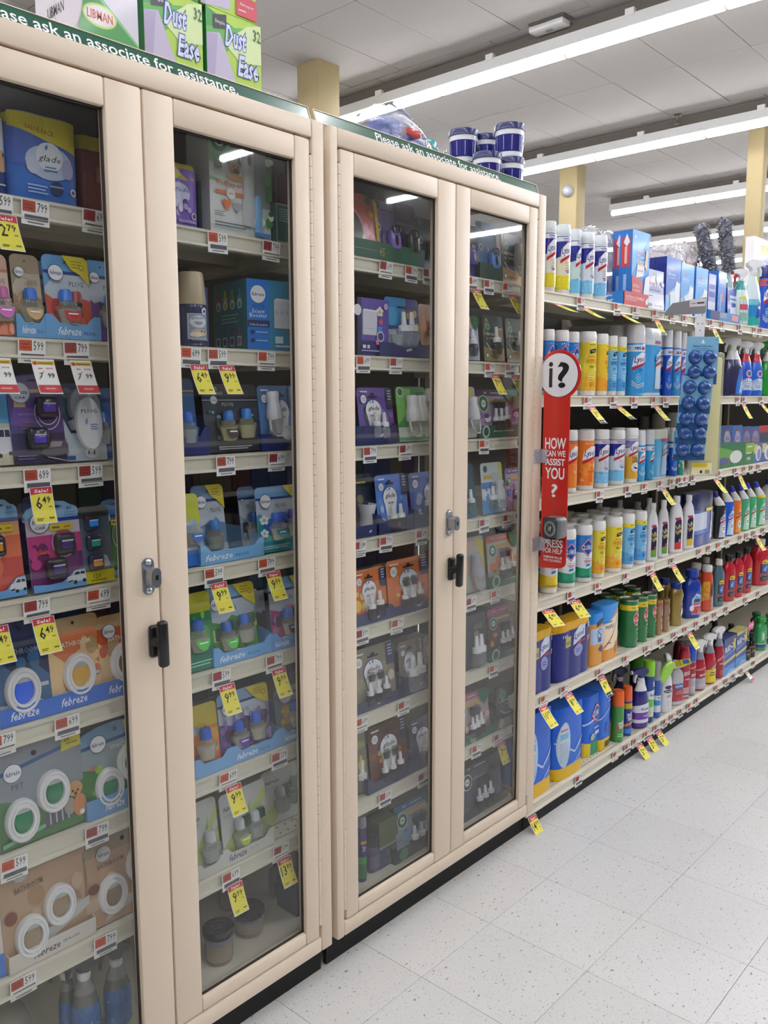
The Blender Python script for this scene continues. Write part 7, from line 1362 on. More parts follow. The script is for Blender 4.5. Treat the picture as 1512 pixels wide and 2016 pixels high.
for i, q in enumerate(((3.5254, 1.833, 0.8064, 0.0262, 0.2085), (3.7075, 1.823, 0.8064, 0.0259, 0.1977), (3.8804, 1.813, 0.8064, 0.0305, 0.1727), (3.582, 1.623, 0.8064, 0.0232, 0.2338))):
    scrub(q, ['shaded white bottle above the yellow wipes, deepest in the row', 'shaded white bottle behind the blue wipes canisters', 'white bottle neck above the flower wipes canister', 'white bottle neck behind the first scrub bottle'][i], '6a9a3c', 'c8404c', 'shaded white bottles at the back of the fourth shelf')
t = bundle(3.8729, 1.503, 0.8064, 0.2628, 0.2473, .075, 'two dark blue toilet cleaners taped together with a yellow band', '1c2858', '1d3f9a', [R(0, .3, .62, .62, 'c4cee0'), R(0, .24, .62, .3, '3a6ac8'), R(0, .0, 1, .2, '1a3a8a'), PG('c8d8ee', (.78, .1), (.98, .1), (.98, .6), (.82, .62)), T('Lysol', .88, .5, .08, '2a3a8c', w=.2, b=1, sh=.3, rot=.6), R(.56, .63, .98, .69, 'e8d020')], n=2, top_h=.32, name='toilet_cleaner_pack', cat='bottle', mat='gloss')
for dx in (-.022, .012, .03):
    mb = MB(); mb.tube([(dx, .035, q_) for q_ in (.185, .215)], [.014, .010], 'dcdcd8', 'plastic', 12); mb.tube([(dx, .035, .215), (dx - .006, .035, .245)], [.009, .006], '2038a8', 'plastic', 10); mb.obj('nozzle', t)
LB = lambda c, lab='d8e6f2': [R(0, 0, 1, 1, c), PG(lab, (.3, 0), (.85, 0), (.8, .55), (.7, .9), (.5, .7), (.36, .4)), *[(*a,) for a in lysol_logo(.6, .62, .4, lab, .9)], E(.6, .28, .14, .13, 'f0f0f0', 14), R(.52, .3, .68, .33, '4a5a80'), R(.53, .24, .67, .27, '4a5a80')]
for q, lab, cc, ll, cp, tp in (((4.115, 1.503, 0.8064, 0.0264, 0.2303), 'black toilet cleaner bottle, fourth shelf', '26282c', 'c8ccd8', 'dcdad6', '1c2a80'), ((4.2219, 1.503, 0.8064, 0.0269, 0.2417), 'cobalt blue toilet cleaner bottle, fourth shelf', '1f58cc', 'b8d4f2', 'dcdad6', '2038b8'), ((4.3255, 1.503, 0.8064, 0.0235, 0.2389), 'orange toilet cleaner bottle, fourth shelf', 'e07428', 'f0a050', 'dcdad6', '2038b8'),
    ((4.4407, 1.503, 0.8064, 0.0239, 0.2352), 'green toilet cleaner bottle beside the orange one', '4aa878', 'b8dcc4', 'dcdad6', '2038b8'), ((4.5451, 1.503, 0.8064, 0.023, 0.2379), 'green toilet cleaner bottle, middle of three green ones', '4aa872', 'b8dcc4', 'dcdad6', '2040c8'), ((4.6776, 1.503, 0.8064, 0.0263, 0.2333), 'green toilet cleaner bottle with a yellow taped band', '4aa870', 'b8dcc4', 'dcdad6', '2040c8')):
    t = bowl_bottle(*q, lab, LB(cc, ll), cc, cp, tp)
mb = MB(); mb.lathe([(.030, 0), (.030, .012)], 20, 'e8d428', 'paper', sy=.7); mb.obj('promo_band', t, (0, 0, .15))
jug(4.9991, 1.533, 0.8064, 0.0469, 0.2236, 'large white jug with a blue drop label at the frame edge', [R(.1, .05, .9, .75, 'a8d0e8'), E(.5, .35, .16, .2, '2a80c8', 12), R(.3, .6, .7, .68, '3a5a8a')], 'dcdedf', cap='2450b8', sy=.8, capr=.5)

# ---------------------------------------------------------------- fifth open shelf
B3 = [R(.0, .0, 1, .84, '1d2474'), T('105', .2, .76, .05, 'd8dcf0', w=.14, b=1), R(.2, .56, .36, .74, 'b0a86a'), R(.22, .60, .34, .66, '8a8244'), PG('d0d8ee', (.42, .56), (.78, .66), (.78, .86), (.6, .88), (.44, .76)), T('Lysol', .6, .71, .13, '20245c', w=.32, b=1.5, sh=.35, rot=.12), PG('a83848', (.42, .5), (.6, .6), (.8, .62), (.8, .58), (.6, .56), (.42, .46)), E(.58, .45, .14, .11, '8a94c8', 16), R(.5, .46, .66, .475, '3a4488'), R(.5, .42, .66, .435, '3a4488'), R(.86, .78, .96, .88, 'b0b8d8'), R(.84, .6, .98, .64, '9aa0d0'), R(.84, .56, .98, .59, 'c88a98')]
bundle(2.4829, 1.503, 0.4684, 0.1688, 0.2217, .075, 'navy wipes bundle with a gold top, cut off by the cabinet edge', 'd8a820', '1d2474', B3, n=2)
bundle(2.7123, 1.503, 0.4684, 0.2551, 0.2141, .08, 'navy three-can wipes bundle with a gold shrink top', 'dca820', '1d2474', B3, n=3, top_h=.17)
WB = [R(0, 0, 1, 1, 'e8b05a'), R(0, .7, 1, 1, '2a84d4'), R(0, 0, 1, .3, 'e09a3c')]
t = bundle(2.888, 1.503, 0.4684, 0.0963, 0.2051, .075, 'wipes can with a blue top and do-not-flush mark, fifth shelf', '2a84d4', 'd8963c', [R(0, .35, 1, .72, 'b4c8e4'), PG('d8963c', (0, .35), (1, .3), (1, .38), (0, .42)), E(.55, .6, .22, None, '34509c', 16), E(.55, .6, .18, None, 'b4c8e4', 16), PG('34509c', (.4, .64), (.44, .66), (.7, .56), (.66, .54)), R(.4, .44, .7, .53, '34509c'), E(.7, .3, .16, .06, '2c3c8c', 12), PG('20262c', (.3, .74), (.9, .80), (.9, .88), (.3, .82))], n=1, top_h=.2)
t = bundle(2.9973, 1.503, 0.4684, 0.1307, 0.2206, .075, 'peach and blue wipes pack lettered wipes, fifth shelf', '3a90dc', 'e09a40', [PG('ecdcc0', (0, .2), (.5, .4), (1, .9), (1, .4), (.6, .2)), PG('ecdcc0', (0, .25), (.5, .45), (.9, .84), (.3, .7), (0, .7)), PG('3a90dc', (0, .66), (.4, .72), (1, 1), (0, 1)), T('WIPES', .32, .6, .07, '2c3c78', w=.5, b=1), R(.1, .68, .45, .7, '3a5a9a'), R(.15, .3, .4, .32, '8a5a2c'), R(.7, .1, .85, .3, 'c8843c')], n=1, top_h=.12)
def powder(q, lab, g='green powder cleanser cans'):
    r, H = q[3], q[4]
    t = lathe_thing(*q[:4], lab, 'powder_can', 'cleanser can', [(r, 0), (r, H - .004)], '17703c', [R(0, .80, 1, .92, 'e4d02c'), R(.5, .84, .72, .88, 'c85a28'), R(.2, .84, .4, .88, 'c8a020'), E(.55, .62, .27, .17, 'd8d0c0', 22), E(.55, .62, .25, .155, 'b8282c', 22), T('Comet', .54, .6, .10, 'f4f0ec', w=.46, b=1.4, sh=.2), PG('e8d8c0', (.56, .76), (.58, .71), (.64, .71), (.6, .68), (.61, .64), (.56, .665), (.51, .64), (.53, .68), (.48, .71), (.545, .71)), PG('d8d830', (.46, .34), (.7, .4), (.66, .44), (.5, .41)), T('BLEACH', .6, .29, .035, 'e8ece8', w=.2, b=1), *[R(.5, .22 - i * .04, .72, .235 - i * .04, '9ac4a8') for i in range(3)], *[PG('2a8048', (.1, .3 + i * .05), (.9, .5 + i * .05), (.9, .505 + i * .05), (.1, .305 + i * .05)) for i in range(4)]], H - .008, .002, 2.7, 'gloss', group=g)
    mb = MB(); mb.lathe([(r * 1.01, H - .005), (r * 1.03, H - .002), (r * 1.01, H + .001), (r * .95, H - .003), (r * .93, H - .006), (.001, H - .006)], 24, 'b8b8b0', 'metal'); mb.box(-.01, .01, -.012, .0, H - .0058, H - .0045, 'd09a30', 'paper'); mb.obj('metal_top', t)
    return t
powder((3.2116, 1.503, 0.4684, 0.0375, 0.1968), 'green powder cleanser can nearest the peach wipes pack')
powder((3.3107, 1.507, 0.4684, 0.0328, 0.1923), 'green powder cleanser can, middle of the front three')
powder((3.4034, 1.511, 0.4684, 0.0301, 0.1847), 'green powder cleanser can beside the copper cans')
for i, q in enumerate(((3.2657, 1.633, 0.4684, 0.0355, 0.1846), (3.4301, 1.663, 0.4684, 0.0346, 0.1698), (3.5291, 1.643, 0.4684, 0.0351, 0.1722))):
    powder(q, ['powder cleanser can in shade behind the wipes pack', 'powder cleanser can deepest of the shaded three', 'powder cleanser can in shade behind the middle front one'][i], 'shaded powder cans behind the front row')
for q, lab in (((3.4524, 1.503, 0.4684, 0.0168, 0.1526), 'copper label cleanser tin beside the green cans'), ((3.5251, 1.503, 0.4684, 0.0182, 0.1439), 'copper label cleanser tin beside the gold bottle')):
    t = lathe_thing(*q[:4], lab, 'powder_tin', 'cleanser can', [(q[3], 0), (q[3], q[4] - .003)], 'a07a52', [R(0, .84, 1, .95, '8a5a34'), PG('2a3a8c', (.4, .5), (.75, .5), (.72, .8), (.44, .8)), PG('e0dce0', (.46, .56), (.7, .56), (.68, .76), (.5, .76)), T('CLEAN', .55, .42, .07, 'e8e0dc', w=.34), E(.55, .22, .16, .1, 'b0b8c8', 12)], q[4] - .006, .002, 2.6, 'gloss', group='copper label cleanser tins')
    mb = MB(); mb.lathe([(q[3] * 1.02, q[4] - .003), (q[3] * 1.02, q[4]), (.001, q[4] - .002)], 20, 'b88a5a', 'metal'); mb.obj('metal_top', t)
for q, lab in (((3.6546, 1.503, 0.4684, 0.0328, 0.1931), 'gold wave-shaped bottle with a blue cap, front'), ((3.6842, 1.573, 0.4684, 0.0286, 0.1977), 'gold wave-shaped bottle with a blue cap, behind the copper tins')):
    r, H = q[3], q[4]; b = H * .88
    jug(*q, lab, [PG('e8e8ec', (.62, .3), (.8, .36), (.8, .8), (.66, .72)), PG('2a3a90', (.65, .5), (.78, .54), (.78, .76), (.67, .7)), R(.6, .1, .62, .6, '7a6230')], 'a08848', cap='1f2f80', sy=.75, capr=.62, caph=.13, p=2.4, mat='gold', group='gold wave-shaped bottles', prof=[(r * .9, 0), (r * .94, .006), (r * .86, b * .2), (r * .98, b * .42), (r * .86, b * .62), (r * 1.0, b * .8), (r * .84, b * .93), (r * .6, b)])
t = jug(3.8328, 1.503, 0.4684, 0.0412, 0.2253, 'royal blue gel cleaner jug with a red and white label', [PG('b8c4d8', (.35, .08), (.85, .08), (.85, .66), (.55, .8), (.35, .6)), PG('b83038', (.36, .1), (.84, .1), (.84, .36), (.36, .34)), PG('6a9ad0', (.4, .45), (.82, .45), (.8, .66), (.5, .72)), R(.42, .4, .8, .46, 'd84a40'), R(.44, .5, .74, .6, '24304c'), E(.36, .3, .09, .1, 'e4e4ea', 12)], '17389a', cap='17389a', sy=.62, capr=.62, caph=.14, mat='gloss')
for q, lab, cc in (((4.0044, 1.503, 0.4684, 0.0324, 0.2203), 'slim red and yellow drain bottle with a white cap, front', 'c8482c'), ((4.0183, 1.563, 0.4684, 0.0316, 0.2205), 'slim drain bottle with a white cap, in the shade behind', '8a3a2c')):  # the rear bottle's darker red has the shade painted in
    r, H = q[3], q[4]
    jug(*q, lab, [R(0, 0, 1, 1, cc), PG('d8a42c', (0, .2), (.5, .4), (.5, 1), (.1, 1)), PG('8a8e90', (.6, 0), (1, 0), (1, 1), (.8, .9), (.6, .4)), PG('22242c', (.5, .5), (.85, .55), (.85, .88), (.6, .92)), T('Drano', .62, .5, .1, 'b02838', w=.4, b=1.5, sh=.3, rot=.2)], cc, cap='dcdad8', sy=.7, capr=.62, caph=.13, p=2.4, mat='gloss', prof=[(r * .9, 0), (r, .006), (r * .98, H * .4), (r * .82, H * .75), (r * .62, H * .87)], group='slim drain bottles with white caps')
DR = [PG('16161c', (.34, .12), (.74, .12), (.78, .2), (.78, .72), (.66, .86), (.46, .86), (.34, .72)), PG('e0b02c', (.38, .7), (.74, .7), (.72, .82), (.56, .86), (.42, .82)), R(.44, .74, .68, .77, '6a4a18'), PG('3a5aa0', (.4, .4), (.72, .4), (.72, .68), (.4, .68)), PG('8ab0e0', (.46, .5), (.6, .62), (.66, .66), (.58, .44)), T('Drano', .56, .34, .11, 'd8dce0', w=.46, b=3, sh=.25, rot=.1), T('Drano', .56, .34, .10, 'b82034', w=.44, b=1.5, sh=.25, rot=.1), R(.44, .2, .7, .22, '8a8a90'), R(.44, .16, .66, .175, '8a8a90')]
jug(4.1336, 1.503, 0.4684, 0.0281, 0.2321, 'grey-teal drain bottle with a white cap, front', [a for a in DR], '4a6a74', cap='dcdad8', sy=.62, capr=.5, mat='gloss', group='grey-teal drain bottles')
jug(4.1519, 1.573, 0.4684, 0.0259, 0.2312, 'grey-teal drain bottle in the shade behind', [a for a in DR], '3a5058', cap='b8b6b2', sy=.62, capr=.5, mat='gloss', group='grey-teal drain bottles')  # duller teal and cap than the front bottle: painted shade
for q, lab in (((4.2765, 1.503, 0.4684, 0.0327, 0.2319), 'red drain opener bottle beside the grey-teal one'), ((4.3967, 1.503, 0.4684, 0.028, 0.2316), 'red drain opener bottle, second of the small ones'), ((4.5228, 1.503, 0.4684, 0.03, 0.2358), 'red drain opener bottle touching the big red jug')):
    jug(*q, lab, DR, 'b81c2c', cap='1c1c20', sy=.62, mat='gloss', group='small red drain opener bottles', p=2.8)
jug(4.7696, 1.503, 0.4684, 0.0484, 0.2516, 'big red drain opener jug with a white cap', DR, 'b81c2c', cap='c8c4c4', sy=.66, mat='gloss')
jug(5.0263, 1.503, 0.4684, 0.0518, 0.2019, 'red jug with a blue label at the frame edge', [PG('3a5aa0', (.1, .1), (.9, .1), (.9, .7), (.1, .7)), R(.1, .5, .9, .56, 'e8e8f0'), T('BIO', .3, .4, .12, 'e8e8f0', w=.3, b=1)], 'b01c2c', cap='1c1c20', sy=.66, mat='gloss')

# ---------------------------------------------------------------- base deck
BC = [R(0, .0, 1, .14, 'e0b420'), PG('b8d0ea', (.5, .12), (.9, .3), (1, .5), (.6, .3), (0, .52), (0, .54), (.6, .33), (1, .56), (1, .3)), E(.22, .48, .20, .32, 'b4cce2', 20), E(.22, .5, .17, .27, 'c8d8e6', 20), R(.1, .56, .34, .64, '7ab8dc'), *[R(.09, .5 - i * .03, .35, .507 - i * .03, '8a9ab4') for i in range(9)], R(.1, .68, .3, .70, 'c87a80')]
bundle(2.4825, 1.503, 0.0894, 0.2045, 0.3095, .11, 'blue wrapped bulk wipes pack cut off by the cabinet edge', '2062cc', '2062cc', BC, n=1, foot='e0b420')
bundle(2.7069, 1.503, 0.0894, 0.2089, 0.2733, .12, 'large blue bulk wipes pack turned to show its pale back label', '2062cc', '1f64d0', BC, n=1, foot='dcb424')
CB = [R(0, 0, 1, .22, '1f8a60'), PG('e0c030', (0, 0), (.3, 0), (.3, .2), (0, .24)), PG('d0e0f2', (.0, .52), (1, .62), (1, .65), (0, .55)), PG('c03844', (.3, .66), (.62, .85), (.95, .70), (.64, .5)), PG('e8ecf4', (.34, .66), (.62, .82), (.9, .70), (.64, .53)), PG('2148a0', (.36, .665), (.62, .80), (.87, .70), (.64, .545)), T('CLOROX', .62, .68, .1, 'f0f4fa', w=.44, b=1.5, rot=.06), R(.5, .42, .84, .45, 'b8c8e0'), R(.52, .32, .84, .38, 'd0d4e0'), E(.4, .3, .12, .06, 'a8b8b0', 12)]
bundle(2.9298, 1.533, 0.0894, 0.1435, 0.2456, .10, 'blue wipes pack with a red diamond and green foot, base deck', '2268d4', '2268d4', CB, n=1)
bundle(3.0107, 1.523, 0.0894, 0.1065, 0.2474, .10, 'blue wipes pack with a yellow foot, next to the orange-capped cans', '2a6cd4', '2a6cd4', [R(0, 0, 1, .18, 'e0b820'), R(.4, .03, .9, .13, '3a4424'), E(.6, .35, .2, .09, '2458b8', 16), PG('c0d8f2', (0, .5), (1, .7), (1, .72), (0, .52)), R(.6, .78, .9, .8, 'b0c8e8')], n=1)
t = None
aerosol(3.1188, 1.503, 0.0894, 0.0255, 0.2135, 'green spot cleaner can with an orange cap', [R(0, 0, 1, 1, '3f8a3c'), PG('c03040', (.2, .3), (.8, .44), (.8, .52), (.2, .4)), T('SPOT', .54, .52, .12, 'e8ecf4', w=.4, b=3, rot=.3), T('SHOT', .58, .42, .12, 'e8ecf4', w=.4, b=3, rot=.3), R(.3, .1, .7, .12, 'b8d8b0'), R(.3, .16, .7, .18, 'b8d8b0')], '3f8a3c', cap='e4641e', capf=.27)
aerosol(3.2006, 1.507, 0.0894, 0.0216, 0.2094, 'blue and yellow spot cleaner can with an orange cap', [R(0, 0, 1, 1, '24388c'), R(0, .82, 1, 1, 'c8a828'), PG('d87a2c', (.1, .2), (.9, .34), (.9, .42), (.1, .3)), T('SPOT', .54, .62, .13, 'e8ecf4', w=.44, b=3, rot=.3), T('SHOT', .58, .5, .13, 'e8ecf4', w=.44, b=3, rot=.3), R(0, 0, 1, .16, '2a80d0')], '24388c', cap='dc5e20', capf=.27)
aerosol(3.2831, 1.643, 0.0894, 0.0407, 0.1637, 'orange-capped can in the shade behind the blue packs', [R(0, 0, 1, 1, '24388c')], '24388c', cap='a84418', capf=.27)  # cap a darker orange than in front, shade put into the colour
WT = [R(0, 0, 1, .14, '4a2a80'), R(0, .14, 1, .26, 'e0dcec'), R(0, .26, 1, .5, '6a3aa0'), R(0, .5, 1, .62, 'dfe0ee'), PG('dfe0ee', (0, .6), (1, .6), (1, .86), (0, .66)), T('Woolite', .58, .62, .09, '2a2a70', w=.42, b=2), T('+OXY', .62, .38, .07, 'e0d8f0', w=.28, b=1.5)]
spray_bottle(3.3154, 1.503, 0.0894, 0.0322, 0.2608, 'indigo spray bottle with a purple band and white trigger', WT, '2a2878', head='262c68', lever='e0e0e4', yaw=-.5, neckcol='e4e4e8')
spray_bottle(3.3593, 1.623, 0.0894, 0.0297, 0.2273, 'indigo spray bottle in the shade behind the orange-capped cans', [], '20204c', head='1c2044', lever='a8a8ac', yaw=-.5)  # indigo, head and lever darkened to paint the shade
aerosol(3.4004, 1.503, 0.0894, 0.0248, 0.2712, 'navy foam cleaner can with a lime cap', [R(0, .0, 1, 1, '1f3f90'), R(0, .08, 1, .32, 'd0dcc8'), R(0, .32, 1, .5, '6ac040'), PG('dfe6ea', (0, .5), (1, .5), (1, .76), (0, .62)), T('Woolite', .58, .6, .08, '2a2a70', w=.42, b=2), *petals(.66, .86, .1, 'c8d8e8')], '1f3f90', cap='8acc30', capf=.22, taper=.98)
aerosol(3.5077, 1.603, 0.0894, 0.0305, 0.2427, 'lime-capped can in the shade behind the navy one', [R(0, 0, 1, 1, '1a3070')], '1a3070', cap='4a8a28', capf=.22, taper=.98)  # darker lime and navy stand for shade on the rear can
t = aerosol(3.4725, 1.503, 0.0894, 0.0206, 0.2506, 'blue and white cleaner can with a lime brush lid flipped out', [R(0, 0, 1, 1, '2458b0'), R(0, .1, 1, .3, 'e0e4ea'), R(0, .3, 1, .46, '3a8ad8'), R(0, .46, 1, .6, 'e0e4ea'), T('Woolite', .58, .53, .07, '2a2a70', w=.42, b=2)], '2458b0', cap='9a9ca0', capf=.3, taper=.8)
mb = MB(); mb.lathe([(.0, 0), (.026, .002), (.030, .008), (.028, .014), (.001, .014)], 22, '9adc28', 'plastic', sy=1.5); mb.obj('brush_lid', t, (.030, -.020, .205), (PI / 2 + .35, .1, -.2)); bpy.data.objects['brush_lid'].scale = (1.25, 1.25, 1.2)
t = spray_bottle(3.5622, 1.503, 0.0894, 0.0256, 0.2656, 'all-white carpet spot bottle with a white pump', [E(.5, .84, .24, .07, '3a1c50', 8), E(.5, .7, .3, .06, '2a2a40', 16), T('FOLEX', .5, .7, .05, 'e8e8ee', w=.4, b=1.5), T('CARPET', .54, .55, .04, '3a3a50', w=.3), T('SPOT', .52, .5, .04, '3a3a50', w=.24), R(.4, .3, .66, .31, '8a8aa0'), R(.4, .2, .6, .21, '8a8aa0')], 'e4e4e8', head='e8e8e8', yaw=.6)
t = jug(3.6834, 1.503, 0.0894, 0.031, 0.2033, 'red and grey carpet cleaner bottle topped by a yellow bristle brush', [PG('a83440', (.15, .1), (.9, .1), (.85, .6), (.2, .66)), R(.1, .58, .9, .76, 'a83440'), E(.52, .66, .26, .09, '2a7ac8', 18), T('Cuddle', .52, .66, .06, 'f0f4fa', w=.4, b=1.5, sh=.3), T('CARPET', .54, .47, .05, 'e0b8b8', w=.36, b=.5), T('CLEANER', .54, .40, .05, 'e0b8b8', w=.4, b=.5), R(.4, .1, .6, .22, 'b84850'), R(0, 0, 1, .1, 'c8c8cc')], 'bcbcc0', cap='c4c4c8', sy=.62, capr=.5, caph=.14, mat='gloss')
mb = MB(); b_ = MB(); b_.bbox(-.032, .032, -.018, .02, -.002, .018, 'e8e4dc', 'plastic', .004); mb.join(b_)
mb.box(-.029, .029, -.040, -.018, 0, .016, 'd8cc28', 'fluff'); mb.box(-.016, .018, -.041, -.0405, .003, .014, '1f4a84', 'fluff')
for i in range(12): mb.box(-.029 + i * .005, -.0275 + i * .005, -.0403, -.038, 0, .016, '4a4818', 'fluff')
mb.obj('brush', t, (0, -.004, .172), (-.5, .1, .3)); bpy.data.objects['brush'].scale = (1.5, 1.3, 1.6)
RS = lambda lo: [R(0, 0, 1, 1, 'a81c34'), R(0, 0, 1, lo, 'b0b0b8'), PG('d88a90', (0, .7), (1, .9), (1, .94), (0, .76)), T('RESOLVE', .56, .6, .10, 'f0e8ec', w=.5, b=2, sh=.3, rot=.12), R(.4, .44, .7, .46, 'e8d0d4'), *[R(.3, .1 + i * .04, .72, .125 + i * .04, 'e0c8cc') for i in range(4)], T('5X', .4, .82, .05, 'e8c040', b=1)]
jug(3.7877, 1.513, 0.0894, 0.0243, 0.2464, 'tall dark red carpet cleaner jug', RS(.06), 'a81c34', cap='a81c34', sy=.7, capr=.7, caph=.06, mat='gloss', shoulder=.9)
aerosol(3.8522, 1.503, 0.0894, 0.0233, 0.2343, 'grey and red cleaner can with a blue cap', RS(.5), '8a8c98', cap='1f50b8', capf=.26, taper=.98)
jug(3.9429, 1.603, 0.0894, 0.0254, 0.2195, 'dark red jug in the shade behind the bristle brush', [], '5a1420', cap='5a1420', sy=.7, capr=.7, caph=.06, mat='gloss', shoulder=.9)  # the front jug's red, darkened in colour for the shade
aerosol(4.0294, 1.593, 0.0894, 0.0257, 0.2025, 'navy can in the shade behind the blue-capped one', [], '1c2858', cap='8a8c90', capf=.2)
spray_bottle(3.9501, 1.503, 0.0894, 0.0275, 0.2468, 'red and grey spray bottle with its white head behind a sale tag', [*RS(.45)], 'a81c34', head='e0e0e0', neckcol='8a8c98', yaw=-.3, sy=.75)
spray_bottle(4.0775, 1.503, 0.0894, 0.0294, 0.2497, 'red spray bottle with a yellow label and white head', [R(0, 0, 1, .5, 'e0cc28'), PG('e0cc28', (0, .45), (.6, .6), (1, .5), (1, .3)), R(.3, .3, .7, .34, '5a4a18'), R(.35, .4, .66, .44, '2a3a6a'), PG('a8a8b0', (.4, .5), (.9, .8), (.9, .88), (.4, .62))], 'b01c2c', head='e4e4e6', neckcol='8a8c98', yaw=-.3, sy=.75)
spray_bottle(4.1902, 1.503, 0.0894, 0.0261, 0.2631, 'plain red spray bottle with a white head beside the blue boxes', [PG('c89098', (.2, .6), (.9, .9), (.9, .96), (.2, .7)), R(.35, .5, .8, .56, 'b8a0a8'), *[R(.4, .1 + i * .05, .75, .12 + i * .05, 'd0888c') for i in range(4)]], 'a01c30', head='e4e4e6', neckcol='8a8c98', yaw=-.3, sy=.75)
RX = [R(0, 0, 1, 1, '2048a0'), R(0, .6, 1, 1, '1c2c78'), R(0, 0, 1, .22, '4a90d8'), T('RID-X', .52, .72, .16, 'e8ecf4', w=.84, b=2, rot=.12), PG('e0d030', (.78, .62), (.86, .62), (1, .9), (.92, .9)), PG('e0d030', (.92, .62), (1, .62), (.86, .9), (.78, .9)), PG('8aa0d0', (0, .5), (1, .6), (1, .63), (0, .53)), PG('c8c070', (0, .3), (1, .38), (1, .46), (0, .38)), PG('9ac4ec', (.2, 0), (.6, .1), (1, .05), (1, 0))]
pbox(4.289, 1.503, 0.0894, 0.1604, 0.1896, .05, 'blue septic treatment box nearer the red sprays', '2048a0', RX, [R(0, 0, 1, 1, '1c2a70'), R(.1, .7, .8, .76, 'c8c050'), R(.2, .1, .8, .5, '24388c')], side='1c2a70', top='1c2c70', group='blue septic treatment boxes')
pbox(4.4821, 1.513, 0.0894, 0.1557, 0.1848, .05, 'larger blue septic treatment box by the black drain bottles', '2048a0', [*RX, R(0, .9, 1, 1, 'c8c078')], side='1c2a70', top='c8c078', group='blue septic treatment boxes')
HC = [R(0, .2, 1, .7, '16161a'), T('HAIR', .56, .56, .1, 'b82838', w=.4, b=2), T('CLOG', .56, .44, .1, 'd8d0d4', w=.42, b=2), R(0, .74, 1, .76, 'c8a830'), R(0, .8, 1, .82, 'c8a830'), R(0, .3, 1, .315, 'c8a830')]
for q, lab in (((4.5794, 1.503, 0.0894, 0.0195, 0.1015), 'slim black drain bottle beside the blue box'), ((4.657, 1.503, 0.0894, 0.0169, 0.1078), 'slim black drain bottle beside the green bottle')):
    t = jug(*q, lab, HC, '18181c', cap='101012', sy=.8, capr=.6, caph=.16, mat='gloss', group='slim black drain bottles')
mb = MB(); mb.ext([(.036 * math.cos(2 * PI * i / 18) * (1 - .12 * abs(math.cos(2 * PI * i / 18)) ** 6) * (1.25 if 1 else 1), .024 * math.sin(2 * PI * i / 18)) for i in range(18)], 0, .0012, 'e03888', 'card')
mb = MB(); P_ = [(.020 + .022 * math.cos(a_), .024 * math.sin(a_)) for a_ in [-2.3 + 4.6 * i / 12 for i in range(13)]] + [(-.020 + .022 * math.cos(a_), .024 * math.sin(a_)) for a_ in [PI - 2.3 + 4.6 * i / 12 for i in range(13)]]
mb.ext(P_, 0, .0012, 'e03888', 'card'); print_art(mb, [T('10X', .3, .58, .3, 'f4eef4', w=.34, b=3), T('MAX', .72, .58, .3, 'f4eef4', w=.38, b=3), R(.2, .32, .86, .36, 'e8c838')], .084, .048, lambda u, z, o: (u - .042, -o, z - .024))
tag(mb.obj('promo_badge', None, (4.531, 1.485, 0.291), (.0, 0, .0), smooth=False), 'pink double-lobed badge reading 10X MAX over the black drain bottles', 'badge')
GR = [R(0, .1, 1, .26, '2a4aa0'), R(0, .26, 1, .3, 'c8d040'), R(.3, .4, .6, .9, '6ab880'), R(.4, .5, .52, .8, 'd0e4d4')]
for q, lab in (((4.8215, 1.503, 0.0894, 0.0318, 0.183), 'green drain bottle with a green cap, beside the black ones'), ((4.9932, 1.503, 0.0894, 0.0357, 0.1696), 'green drain bottle at the frame edge, base deck')):
    jug(*q, lab, GR, '3a9a58', cap='1f9a3c', sy=.7, capr=.66, caph=.12, mat='gloss', group='green drain bottles', p=2.6)
jug(5.0569, 1.603, 0.0894, 0.0334, 0.1499, 'green drain bottle in the shade behind', GR, '1f5a30', cap='1a6a2c', sy=.7, capr=.66, caph=.12, group='green drain bottles', p=2.6)  # darker greens than the front bottles carry the shade
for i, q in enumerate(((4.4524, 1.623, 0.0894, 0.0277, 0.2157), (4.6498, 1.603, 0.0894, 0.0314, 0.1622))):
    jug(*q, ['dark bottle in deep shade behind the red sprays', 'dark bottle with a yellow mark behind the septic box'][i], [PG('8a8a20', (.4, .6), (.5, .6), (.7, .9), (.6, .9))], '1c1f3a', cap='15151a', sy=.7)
bx_ = bundle(2.8024, 1.663, 0.0894, 0.1326, 0.189, .1, 'blue pack in deep shade behind the base deck bulk packs', '18408a', '18408a', [], n=1)  # wrap blue darkened so the deep shade is in the colour

# the rows standing behind the front wipes and spray cans
WORD = {1.8254: 'top', 1.4904: 'second', 1.1494: 'third', .8064: 'fourth'}
fronts = [o for o in bpy.data.objects if o.parent is None and o.name.split('.')[0] in ('wipes_canister', 'aerosol_can') and 2.3 < o.location.x < 4.2 and o.location.y < 1.56 and round(o.location.z, 4) in WORD]
for o in fronts:
    kz = WORD[round(o.location.z, 4)]; rr = o.children[0].dimensions.x / 2 or .04
    me = o.children[0].data; rr = max(v.co.x for v in me.vertices)
    for k in range(1, 4 if kz == 'fourth' else 2):
        copy_thing(o, (o.location.x, o.location.y + 2.04 * rr * k, o.location.z), ' '.join((['nearest', 'middle', 'deepest'][k - 1] if kz == 'fourth' else '') .split() + ['shaded', 'can', 'behind', 'the'] + o['label'].split()[:10]).rstrip(','), 'canisters behind the front row, %s open shelf' % kz)

